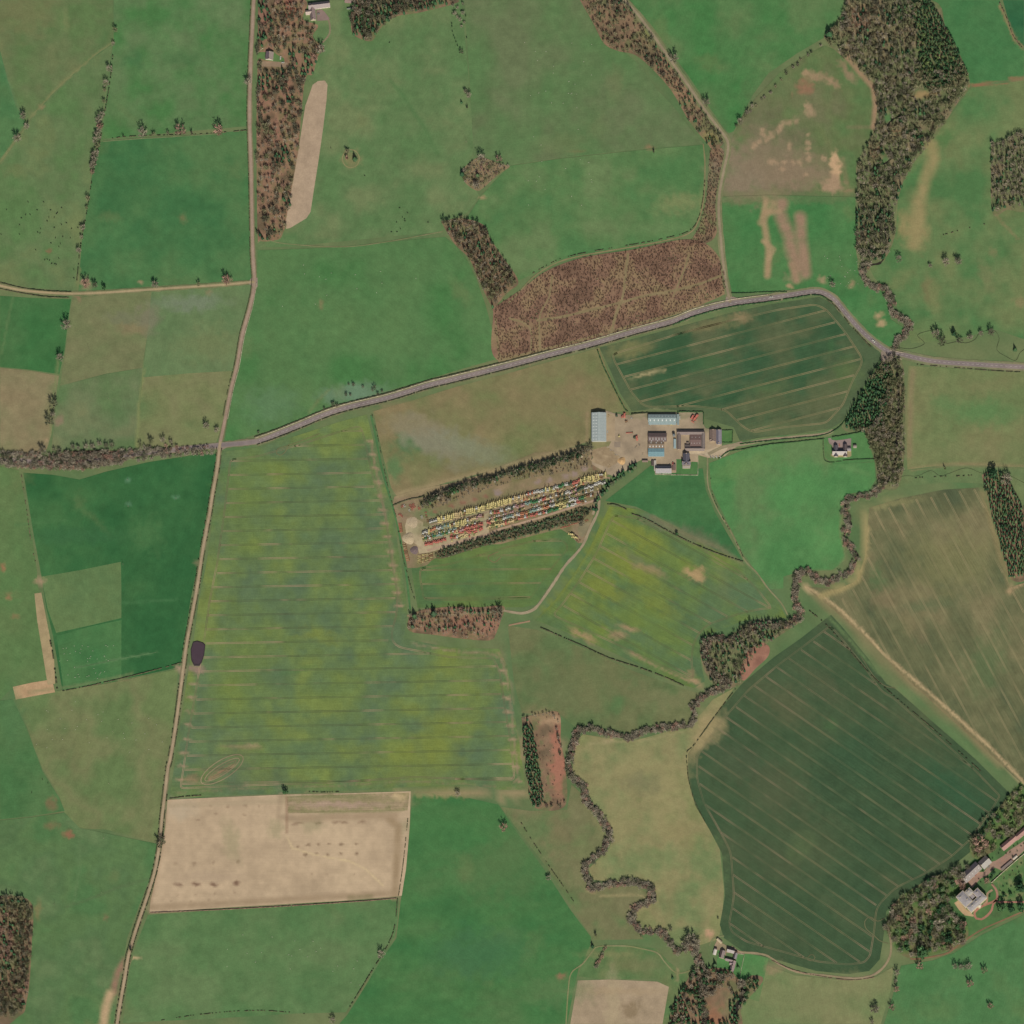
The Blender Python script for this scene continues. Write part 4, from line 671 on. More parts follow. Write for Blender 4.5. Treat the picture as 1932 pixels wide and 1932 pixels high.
water('stream', P('1689,655 1719,658 1744,648 1731,633 1749,625 1775,622 1782,640 1786,648 1805,645 1824,647 1840,640 1849,628 1874,623 1885,638 1881,660 1899,673 1916,680 1925,665 1940,655'), .6, .37)
water('stream', P('1690,905 1706,898 1731,898 1756,888 1774,898 1791,893 1824,883 1854,893 1875,888 1900,895 1940,915'), .45, .371)
water('stream', P('1312,1822 1300,1840 1340,1838 1370,1834'), 1.0, .369)
pd = P('1862,1254'); 
water('pond', T(2, 3, '1750,1640 1740,1700 1710,1780 1680,1850'), 9, .41, .3)
# bridge where the main road crosses the burn
bt = thing('stone_bridge', 'stone road bridge with pale parapets carrying the main road over the burn', 'bridge', (*W((1690, 669)), .4), R(-12))
def box(x0, y0, z0, x1, y1, z1):
    return [(x0, y0, z0), (x1, y0, z0), (x1, y1, z0), (x0, y1, z0), (x0, y0, z1), (x1, y0, z1), (x1, y1, z1), (x0, y1, z1)], [(0, 3, 2, 1), (4, 5, 6, 7), (0, 1, 5, 4), (1, 2, 6, 5), (2, 3, 7, 6), (3, 0, 4, 7)]
class MB:
    def __init__(s): s.v = []; s.f = []
    def add(s, v, f): b = len(s.v); s.v += [tuple(map(float, q)) for q in v]; s.f += [tuple(b + i for i in g) for g in f]; return s
    def box(s, *a): return s.add(*box(*a))
    def me(s, name, mat): return mesh_np(name, s.v, s.f, None, mat)
stone = flat('pale_stone', (186, 174, 152), .9, 0, .15, .8)
for s in (-1, 1): link('parapet', MB().box(-12, s * 5.4 - .3, 0, 12, s * 5.4 + .3, 1.2).me('parapet', stone), bt)

# ------------------------------------------------------------------ trees
rnd = random.Random(5)
def tube(V, F_, a, b, ra, rb, n=4):
    a = np.array(a, float); b = np.array(b, float); d = b - a; d /= np.linalg.norm(d) + 1e-9
    u = np.cross(d, (0, 0, 1) if abs(d[2]) < .9 else (1, 0, 0)); u /= np.linalg.norm(u); w_ = np.cross(d, u); k = len(V)
    for c, r in ((a, ra), (b, rb)):
        for i in range(n): t = 2 * math.pi * i / n; V.append(c + r * (math.cos(t) * u + math.sin(t) * w_))
    for i in range(n):
        j = (i + 1) % n; F_ += [(k + i, k + j, k + n + j), (k + i, k + n + j, k + n + i)]
def tpl_bare(seed, slim=False, twigs=230):
    # one unit = one metre of a 14 m tree with a 5 m crown radius
    r = random.Random(seed); tv, tf, cv, cf = [], [], [], []
    h = 14.; R0 = 2.6 if slim else 5.; zb = 6.5 if slim else 3.2
    tube(tv, tf, (0, 0, 0), (r.uniform(-.3, .3), r.uniform(-.3, .3), zb + 1.5), .34, .22, 5)
    ends = []
    for i in range(9):
        t = i * 2.4 + r.uniform(-.4, .4); q = r.uniform(.45, .98) * R0; z = r.uniform(zb + 2., h * .9 - 2.4 * 0)
        s = (0, 0, zb + r.uniform(-.8, 1.5)); e = (q * math.cos(t), q * math.sin(t), z); tube(tv, tf, s, e, .16, .06, 3); ends.append((s, e))
    for i in range(twigs):
        s, e = r.choice(ends); m = r.uniform(.45, 1); b = np.array(s) * (1 - m) + np.array(e) * m
        b += np.array([r.gauss(0, .5), r.gauss(0, .5), r.gauss(0, .4)])
        o = np.array([b[0], b[1], (b[2] - zb) * .8]); o = o / (np.linalg.norm(o) + .1); L = r.uniform(1.6, 3.4)
        d = o * .75 + np.array([r.gauss(0, .55), r.gauss(0, .55), r.gauss(.15, .4)]); tip = b + d * L
        sc = math.sqrt((tip[0] ** 2 + tip[1] ** 2) / R0 ** 2 + ((tip[2] - (h + zb) / 2) / ((h - zb) / 2)) ** 2)
        if sc > 1.08: tip = b + (tip - b) * .5
        sd = np.cross(d, (r.gauss(0, 1), r.gauss(0, 1), r.gauss(0, .3))); sd /= np.linalg.norm(sd) + 1e-6; wd = r.uniform(.15, .36)
        k = len(cv); cv += [b - sd * wd, b + sd * wd, tip]; cf.append((k, k + 1, k + 2))
    return np.array(tv), np.array(tf), np.array(cv), np.array(cf)
def tpl_con(seed, round_=False):
    r = random.Random(seed); tv, tf, cv, cf = [], [], [], []; h = 14.
    tube(tv, tf, (0, 0, 0), (0, 0, 12.5), .26, .06, 4)
    for l in range(9):
        f = l / 8.; z = 1.8 + f * 11.; q = 3.1 * (1 - f) ** .8 + .35
        for j in range(8 - l // 2):
            t = j * 2 * math.pi / (8 - l // 2) + l * .7 + r.uniform(-.25, .25); qq = q * r.uniform(.75, 1.15); d = np.array([math.cos(t), math.sin(t), 0]); s = np.array([-d[1], d[0], 0])
            a = np.array([0, 0, z + .9]); m = d * qq * .55 + np.array([0, 0, z + .25]); e = d * qq + np.array([0, 0, z - .5 + r.uniform(-.3, .3)]); wd = qq * .34
            k = len(cv); cv += [a, m - s * wd, m + s * wd, e]; cf += [(k, k + 1, k + 2), (k + 1, k + 3, k + 2)]
    return np.array(tv), np.array(tf), np.array(cv), np.array(cf)
def tpl_round(seed, n=130):
    r = random.Random(seed); tv, tf, cv, cf = [], [], [], []; h = 11.
    tube(tv, tf, (0, 0, 0), (0, 0, 6), .34, .18, 5)
    lumps = [(r.uniform(-1, 1) * 2.4, r.uniform(-1, 1) * 2.4, r.uniform(4, 8), r.uniform(1.8, 2.8)) for _ in range(8)] + [(0, 0, 6.5, 3.4)]
    for i in range(n):
        x, y, z, q = r.choice(lumps); d = np.array([r.gauss(0, 1), r.gauss(0, 1), r.gauss(.25, 1)]); d /= np.linalg.norm(d)
        c = np.array([x, y, z]) + d * q * r.uniform(.8, 1.08); u = np.cross(d, (r.gauss(0, 1), r.gauss(0, 1), r.gauss(0, 1))); u /= np.linalg.norm(u); v = np.cross(d, u) + d * r.uniform(-.5, .5); s = r.uniform(.6, 1.05)
        k = len(cv); cv += [c - u * s, c + v * s, c + u * s, c - v * s]; cf += [(k, k + 1, k + 2), (k, k + 2, k + 3)]
    return np.array(tv), np.array(tf), np.array(cv), np.array(cf)
def tpl_shrub(seed):
    r = random.Random(seed); tv, tf, cv, cf = [], [], [], []
    tube(tv, tf, (0, 0, 0), (0, 0, 1.5), .12, .06, 3)
    for i in range(26):
        t = r.uniform(0, 6.28); q = 1.5 * math.sqrt(r.random()); b = np.array([q * .3 * math.cos(t), q * .3 * math.sin(t), r.uniform(.2, 1.2)]); tip = np.array([q * math.cos(t), q * math.sin(t), r.uniform(1.4, 3.)])
        s = np.cross(tip - b, (r.gauss(0, 1), r.gauss(0, 1), .2)); s /= np.linalg.norm(s) + 1e-6; wd = r.uniform(.12, .28); k = len(cv)
        cv += [b - s * wd, b + s * wd, tip + s * wd * .6]; cf.append((k, k + 1, k + 2))
    return np.array(tv), np.array(tf), np.array(cv), np.array(cf)
TPL = dict(bare=[tpl_bare(i) for i in range(5)], slim=[tpl_bare(20 + i, True, 80) for i in range(4)], con=[tpl_con(40 + i) for i in range(4)], round=[tpl_round(60 + i) for i in range(4)], shrub=[tpl_shrub(80 + i) for i in range(4)])
TH = dict(bare=14., slim=14., con=14., round=11., shrub=3.)
TR = dict(bare=5., slim=2.7, con=3.2, round=5., shrub=1.5)
PAL = {'plant': [(136, 108, 94), (150, 120, 104), (116, 92, 80)], 'grey': [(154, 146, 130), (140, 134, 118), (164, 156, 138)], 'red': [(166, 134, 120), (174, 142, 126), (152, 124, 112)], 'olive': [(136, 138, 106), (150, 146, 116), (124, 130, 96)], 'dark': [(112, 112, 94), (124, 122, 104), (98, 104, 82)],
       'con': [(54, 86, 60), (64, 98, 66), (46, 74, 54), (74, 104, 70)], 'lcon': [(82, 106, 74), (92, 114, 78), (72, 96, 70)], 'belt': [(84, 96, 72), (98, 106, 82), (72, 86, 64), (112, 112, 90)], 'yel': [(106, 126, 78), (116, 134, 84), (96, 118, 74)], 'ever': [(60, 94, 62), (72, 106, 68), (52, 82, 56)], 'brown': [(124, 102, 90), (136, 112, 96), (112, 94, 82)], 'hedge': [(84, 90, 66), (96, 96, 74), (72, 84, 58)]}
KIND = {'bare': ('bare_tree', 'tree'), 'slim': ('bare_tree', 'tree'), 'con': ('conifer_tree', 'tree'), 'round': ('evergreen_tree', 'tree'), 'shrub': ('shrub', 'shrub')}
_cache = {}
def tree_mesh(kind, var, pal, ci):
    k = (kind, var, pal, ci)
    if k not in _cache:
        tv, tf, cv, cf = TPL[kind][var]; rs = np.random.RandomState(hash((var, ci)) % 1000)
        c = lin(PAL[pal][ci]); n = len(cv); gs = 3 if kind in ('bare', 'slim', 'shrub') else 4
        j = np.repeat(rs.uniform(.72, 1.3, n // gs + 1), gs)[:n, None]
        _cache[k] = (mesh_np('trunk', tv, tf, np.tile(lin((140, 128, 110)) * .9, (len(tv), 1)), LEAF()), mesh_np('crown', cv, cf, c * j, LEAF()))
    return _cache[k]
def tree(kind, x, y, r, label, group=None, pal='grey', h=None, lean=True, name=None):
    """x, y: where the crown shows on the plan; r: crown radius in plan units"""
    rm = r * M; h = h or min(20, max(2.5, rm * (2.3 if kind in ('bare', 'round') else 3.8 if kind == 'slim' else 3.4)))
    wx, wy = W((x, y)); wy -= LEANY * h * .6; wx += LEANX * h * .6
    t, c = tree_mesh(kind, rnd.randrange(len(TPL[kind])), pal, rnd.randrange(len(PAL[pal])))
    nm, cat = KIND[kind]; o = thing(name or nm, label, cat, (wx, wy, 0), rnd.uniform(0, 6.28), group)
    s = rm / TR[kind]; o.scale = (s, s, h / TH[kind])
    link('trunk', t, o); link('crown', c, o); return o
class Stuff:
    def __init__(s, name, label): s.name = name; s.label = label; s.V = []; s.F = []; s.C = []; s.b = 0
    def add(s, kind, x, y, rm, h, pal):
        tv, tf, cv, cf = TPL[kind][RS.randint(len(TPL[kind]))]; c = lin(PAL[pal][RS.randint(len(PAL[pal]))]) * RS.uniform(.8, 1.22)
        a = RS.uniform(0, 6.28); ca, sa = math.cos(a), math.sin(a); sc = rm / TR[kind]; v = np.vstack([tv, cv]); n = len(tv)
        q = np.stack([(v[:, 0] * ca - v[:, 1] * sa) * sc + x, (v[:, 0] * sa + v[:, 1] * ca) * sc + y, v[:, 2] * h / TH[kind]], 1)
        gs = 4 if kind in ('con', 'round') else 3; j = np.repeat(RS.uniform(.72, 1.3, len(cv) // gs + 1), gs)[:len(cv), None]
        s.C.append(np.vstack([np.tile(lin((150, 136, 116)), (n, 1)), c * j])); s.V.append(q); s.F.append(np.vstack([tf, cf + n]) + s.b); s.b += len(q)
    def done(s):
        if s.V: link(s.name, mesh_np(s.name, np.vstack(s.V), np.vstack(s.F).astype(np.int32), np.vstack(s.C), LEAF()), None, s.label, None, None, 'stuff')
def scatter(poly, sp, jit=.35):
    lo = poly.min(0); hi = poly.max(0); gx, gy = np.meshgrid(np.arange(lo[0], hi[0], sp), np.arange(lo[1], hi[1], sp)); gx = gx + (np.arange(gx.shape[0]) % 2)[:, None] * sp / 2
    g = np.stack([gx.ravel(), gy.ravel()], 1) + RS.uniform(-jit, jit, (gx.size, 2)) * sp
    return g[inpoly(g, poly)]
NIND = dict(bare=0, con=0, round=0)
def wood(key, name, label, mix, sp, size=(3., 5.), hh=(12, 18), avoid=None, dens=1., clump=0.5, poly=None, keep=None):
    poly = WF[key] if poly is None else P(poly); pts = scatter(poly, sp); st = Stuff(name, label)
    nz = fbm(pts[:, 0], pts[:, 1], 38, len(key) * 7 + int(poly[0, 0]) % 13, 3); pts_k = np.clip((nz - .5) * 2.6 + .5, 0, .999)
    cum = np.cumsum([m[2] for m in mix]); cum = cum / cum[-1]
    if key == 'w6': ride = np.vstack(RIDES[:4] + [RIDES[4]]); pts_ok = np.array([((ride - q) ** 2).sum(1).min() > 7 for q in pts]); pts = pts[pts_ok]; pts_k = pts_k[pts_ok]
    for p, t in zip(pts, pts_k):
        if RS.rand() > dens: continue
        if avoid is not None and any(((p - a[:2]) ** 2).sum() < a[2] ** 2 for a in avoid): continue
        u = clump * t + (1 - clump) * RS.rand(); k = mix[min(int(np.searchsorted(cum, u)), len(mix) - 1)]
        r = RS.uniform(*size) * (.62 if k[0] in ('slim', 'con') else 1); h = RS.uniform(*hh) * (1 if k[0] != 'round' else .8)
        if k[0] == 'shrub': r = RS.uniform(1.4, 2.4); h = RS.uniform(1.8, 4)
        wx, wy = W(p); st.add(k[0], wx, wy - LEANY * h * .35, r, h, k[1])
    st.done()
MIXD = [('con', 'con', 2), ('bare', 'dark', 2), ('slim', 'grey', 2), ('bare', 'olive', 2), ('slim', 'dark', 1.5), ('con', 'con', 1)]
wood('w1', 'roadside_wood', 'mixed bare and evergreen wood on brown ground along the western road', [('con', 'con', 2.4), ('bare', 'dark', 2), ('shrub', 'olive', .8), ('slim', 'grey', 1.2), ('bare', 'olive', 1.4), ('shrub', 'red', 1), ('bare', 'red', 1.2)], 7.6, (3.2, 5.2), (9, 15), [(600, 20, 30), (505, 104, 15), (533, 110, 14), (625, 50, 16), (514, 115, 18), (500, 100, 10), (540, 120, 10)], .72, .8)
wood('w2', 'small_wood', 'dark mixed wood below the far northern house', [('con', 'con', 3), ('bare', 'dark', 2.4), ('round', 'ever', 1.2), ('bare', 'grey', 1), ('bare', 'red', 1)], 6.6, (3, 4.8), (12, 16))
wood('w3', 'roadside_wood', 'narrow wood on the west side of the northern road, dense to the north', [('con', 'con', 1.8), ('bare', 'dark', 1.6), ('slim', 'olive', 2), ('bare', 'olive', 1.2), ('shrub', 'brown', 1.5), ('shrub', 'yel', .5)], 6.6, (2.4, 4), (8, 13), None, .85)
wood('w3b', 'young_plantation', 'thin strip of young brown plantation beside the northern road bend', [('shrub', 'brown', 3), ('shrub', 'dark', 2)], 4, dens=.9)
WF['w4a'] = P('1716,0 1756,0 1784,50 1808,96 1826,146 1790,158 1742,172 1734,120 1728,60')
wood('w4', 'valley_wood', 'tall bare wood filling the burn valley in the north east', [('con', 'con', 1.2), ('bare', 'dark', 2), ('slim', 'grey', 2.4), ('bare', 'olive', 2.4), ('slim', 'olive', 2.4), ('bare', 'grey', 1.6), ('round', 'ever', .8)], 7.2, (3.2, 5.2), (10, 17), [(1770, 90, 46), (1760, 40, 36), (1675, 225, 9), (1740, 182, 14), (1675, 305, 8)], .9, .8)
wood('w4a', 'evergreen_plantation', 'dense dark and yellow green evergreen block in the north east wood', [('con', 'con', 1.6), ('round', 'ever', 2.4), ('round', 'lcon', 2.2), ('round', 'yel', 1.3)], 6, (2.4, 3.5), (10, 15), clump=.3)
wood('w5', 'edge_wood', 'square bare wood with dark evergreen rim at the eastern edge', [('slim', 'grey', 2), ('bare', 'grey', 1.5), ('con', 'con', .9), ('slim', 'dark', 2)], 7, (2.8, 4.2), (11, 15), clump=.2)
wood('w6', 'young_plantation', 'young brown plantation scrub north of the main road, cut by grassy rides', [('shrub', 'plant', 4), ('shrub', 'brown', 2), ('shrub', 'red', 1.6), ('shrub', 'olive', .5)], 3.9, dens=.78, keep=None)
wood('w7', 'small_wood', 'curved dark wood west of the young plantation', MIXD, 7.2, (3, 4.6), (12, 17))
wood('w8', 'tree_belt', 'thin bare understorey of the belt north of the machinery yard', [('slim', 'grey', 3), ('shrub', 'brown', 1.5), ('shrub', 'grey', 2), ('slim', 'olive', 1.5), ('bare', 'grey', 2)], 5.4, (2.4, 3.6), (7, 12), None, .8)
st = Stuff('dark_belt', 'dark close grown trees along the northern edge of the belt above the machinery yard')
for q in resample(P('800,950 857,924 945,899 976,889 1031,875 1075,864 1106,852'), 1.5):
    for _ in range(2):
        if fbm(q[:1], q[1:], 16, 3, 2)[0] + RS.rand() * .5 > .55:
            h = RS.uniform(8, 13); wx, wy = W(q + RS.normal(0, 3.2, 2)); st.add(['bare', 'con', 'slim', 'bare', 'slim'][RS.randint(5)], wx, wy - LEANY * h * .4, RS.uniform(1.9, 3), h, ['dark', 'ever', 'con', 'dark', 'grey'][RS.randint(5)])
st.done()
wood('w9', 'conifer_belt', 'dark understorey of the conifer belt south of the machinery yard', [('round', 'belt', 2), ('bare', 'dark', 1), ('con', 'ever', 1), ('bare', 'olive', 1)], 4.4, (1.9, 2.8), (4.5, 7), clump=.1)
wood('w10', 'small_wood', 'small wood with red brown floor beside the southern end of the yard track', [('con', 'con', 1.2), ('shrub', 'red', 1), ('slim', 'grey', 1.6), ('bare', 'dark', 1), ('bare', 'grey', 1.5)], 6.4, (2.2, 3.6), (7, 11), None, .85)
WF['w11a'] = P('1612,762 1640,716 1660,690 1680,690 1686,720 1672,770 1662,800 1640,815 1610,815 1590,802')
wood('w11a', 'conifer_wood', 'dense dark green conifer triangle between the northern wheat and the burn wood', [('con', 'con', 3), ('round', 'ever', 1.2), ('con', 'ever', 1.5)], 5.4, (2.8, 3.8), (9, 14), clump=.1)
wood('w11', 'burnside_wood', 'pale grey bare wood between the bridge and the eastern house', [('bare', 'grey', 2), ('bare', 'olive', 2.6), ('slim', 'grey', 1.4), ('bare', 'dark', .8)], 7, (3.2, 4.6), (12, 16), [(1625, 775, 34), (1650, 735, 22), (1602, 805, 14)], .95)
wood('w12', 'edge_belt', 'dark conifer belt between tan fields at the eastern edge', [('con', 'con', 3), ('con', 'lcon', 1.5), ('round', 'ever', 1)], 6, (2.8, 3.6), (11, 15), clump=.2)
wood('w13', 'burnside_wood', 'wood of grey bare trees and dark evergreens in the loop of the burn', [('bare', 'grey', 2), ('con', 'con', 1.4), ('slim', 'olive', 1.5), ('bare', 'dark', 1.5)], 7, (3, 4.4), (11, 15), [(1345, 1245, 6), (1390, 1235, 8)], .95)
wood('w14', 'clearing_scrub', 'red brown brash and scrub on the cleared ground inside the conifer rim', [('shrub', 'red', 2), ('shrub', 'brown', 1)], 9, dens=.35)
WF['w14a'] = P('985,1366 1004,1366 1014,1420 1022,1470 1027,1508 1014,1524 1003,1520 991,1450')
wood('w14a', 'conifer_rim', 'dark conifers packed along the western side of the red cleared block', [('con', 'con', 2), ('con', 'ever', 1), ('con', 'belt', 1)], 5, (2.6, 3.6), (8, 12), clump=.1)
wood('w16', 'edge_wood', 'mixed brown wood at the south western edge', [('bare', 'dark', 2), ('bare', 'olive', 2), ('con', 'con', 1), ('bare', 'red', 1), ('slim', 'grey', 1)], 7.5, (3.2, 4.8), (11, 15))
wood('w17', 'small_wood', 'wood around the clearing south of the small steading', [('con', 'con', 2.4), ('round', 'ever', 1.4), ('bare', 'grey', 1.4), ('round', 'lcon', .8), ('bare', 'olive', 1)], 7.4, (3, 4.8), (11, 15), [(1350, 1905, 26), (1365, 1880, 16), (1385, 1850, 14)], .85)
wood('w18', 'manor_wood', 'mixed wood west of the big country house', [('round', 'ever', 2), ('bare', 'dark', 1.8), ('bare', 'grey', 2), ('bare', 'red', .7), ('bare', 'olive', 1.8), ('round', 'lcon', 1)], 10, (4.6, 7.2), (11, 16), None, .84, .8)
wood('w18b', 'manor_wood', 'mossy wood between the dark wheat and the cottage row', [('bare', 'olive', 2.4), ('round', 'yel', .8), ('bare', 'grey', 1.6), ('round', 'ever', .4)], 9, (4, 6), (10, 14), None, .92)
wood('w19', 'roadside_wood', 'bare trees closing over the main road at the western edge', [('bare', 'grey', 3), ('bare', 'dark', 1.5), ('bare', 'red', .8)], 7.5, (2.8, 4.4), (8, 12), None, .85)
wood('clump', 'small_wood', 'scrub inside the diamond shaped clump in the northern pasture', [('bare', 'red', 1), ('shrub', 'grey', 2), ('bare', 'olive', 1), ('bare', 'grey', 2)], 4.6, (2, 3.4), (4, 7), None, .9)
def row(kind, pts, sp, r, label, group, pal, jit=2., h=None, prob=1., side=0, smooth=True):
    p = catmull(pts, 2) if smooth else resample(pts, 2)
    L = np.concatenate([[0], np.cumsum(np.hypot(*np.diff(p, axis=0).T))]); s = rnd.uniform(0, sp)
    while s < L[-1]:
        if rnd.random() < prob:
            x = np.interp(s, L, p[:, 0]) + rnd.uniform(-jit, jit); y = np.interp(s, L, p[:, 1]) + rnd.uniform(-jit, jit)
            rr = r * rnd.uniform(.75, 1.25); tree(kind, x, y, rr, label, group, rnd.choice(pal) if isinstance(pal, (list, tuple)) else pal, None if h is None else h * rnd.uniform(.8, 1.2))
        s += sp * rnd.uniform(.75, 1.25)
# burn-side trees, one by one
for a_, b_, rr_, lab_ in [(10, 14, 5, 'grey bare tree on the burn between the loop wood and the long meadow'), (13, 20, 5, 'grey bare tree on the east to west reach of the burn above the long meadow'), (19, 25, 5.2, 'grey bare tree on the burn beside the cleared red block'),
                          (24, 29, 4.6, 'grey bare tree on the eastward bulge of the burn below the cleared block'), (28, 33, 4.6, 'grey bare tree on the western corner of the burn below the cleared block'), (32, 36, 4.8, 'grey bare tree on the straight reach of the burn south of the long meadow'), (35, 43, 4.6, 'grey bare tree on the tight double bend of the burn'), (42, 48, 5.2, 'grey bare tree on the burn near the small steading')]:
    row('bare', RIVER_C[a_:b_], 24, rr_, lab_, lab_.replace('grey bare tree', 'bare trees'), ['grey', 'grey', 'dark'], 3.4, 10)
st = Stuff('grey_scrub', 'grey scrub and young alder along both banks of the burn and the western main road')
for path, k_ in ((P('0,856 30,860 90,862 150,860 210,856'), 1), (P('0,874 60,878 110,880 160,880 220,872'), .9), (P('210,856 260,850 330,846'), .5), (P('220,872 280,862 340,856 400,850'), .45), (RIVER_C, 1), (RIVER_A[2:14], 1), (RIVER_A[-5:], .6), (RIVER_B[:9], .6), (RIVER_B[8:], 1), (RIVER_B[5:9], .4)):
    for q in resample(path, 2.6):
        for _ in range(3):
            if RS.rand() < .72 * k_:
                a = RS.uniform(0, 6.28); d = RS.uniform(2.2, 8.2); h = RS.uniform(4, 8); wx, wy = W((q[0] + d * math.cos(a), q[1] + d * math.sin(a) * .9)); st.add('bare' if RS.rand() < .5 else 'slim', wx, wy - LEANY * h * .4, RS.uniform(2.6, 4.2), h, ['grey', 'grey', 'grey', 'dark', 'red'][RS.randint(5)])
st.done()
row('bare', RIVER_C[:7] + np.array([0, -1]), 13, 5.2, 'bare tree on the burn loop south east of the rape field', 'bare trees on the burn loop', ['grey', 'dark'], 2.5, 10)
row('bare', RIVER_A[2:16], 16, 5, 'grey bare tree on the burn between the north east wood and the bridge', 'bare trees above the bridge', ['grey', 'dark', 'grey'], 3, 9)
row('bare', RIVER_A[-6:-1], 7.5, 4.4, 'low bare tree where the burn turns south out of the wood', 'bare trees on the burn bend', ['dark', 'grey'], 1.5, 6)
row('shrub', RIVER_B, 9, 2.2, 'low bush on the bank of the open burn', 'bushes on the open burn', ['olive', 'dark'], 2.5, 3, .8)
row('bare', P('1501,1080 1500,1105 1502,1140'), 6, 4.4, 'bare tree on the short straight of the burn above the meadows', 'bare trees on the straight burn', ['grey', 'dark'], 2.5, 8)
row('bare', P('1145,1785 1138,1800 1130,1815 1122,1826'), 5.5, 4, 'small bare tree in the short strip west of the southern stubble', 'bare trees in the short strip', ['grey', 'red'], 1.6, 7)
# hedgerow trees
HT = T(0, 0, '870,225 855,330 825,520 800,625 790,680 785,765 768,870 755,950 740,1030 735,1100 725,1160 705,1240 700,1300 665,1500 655,1570 625,1720 615,1790 595,1890'); HS = [12, 8, 14, 13, 8, 9, 14, 15, 14, 13, 14, 15, 10, 11, 8, 13, 8, 12]
for p, s in zip(HT, HS): tree('bare', p[0], p[1], s / 1.9, 'pale bare tree in the long hedgerow on the east side of the cattle pasture', 'trees of the long cattle hedgerow', rnd.choice(['grey', 'grey', 'olive', 'red']))
for x, y, s in [(745, 910, 14), (730, 1000, 12), (715, 1200, 14), (748, 985, 12), (700, 1170, 10), (720, 1060, 12), (690, 1255, 10)]:
    p = T(0, 0, '%d,%d' % (x, y))[0]; tree('bare', p[0], p[1], s / 1.9, 'pale bare tree in the long hedgerow on the east side of the cattle pasture', 'trees of the long cattle hedgerow', 'grey')
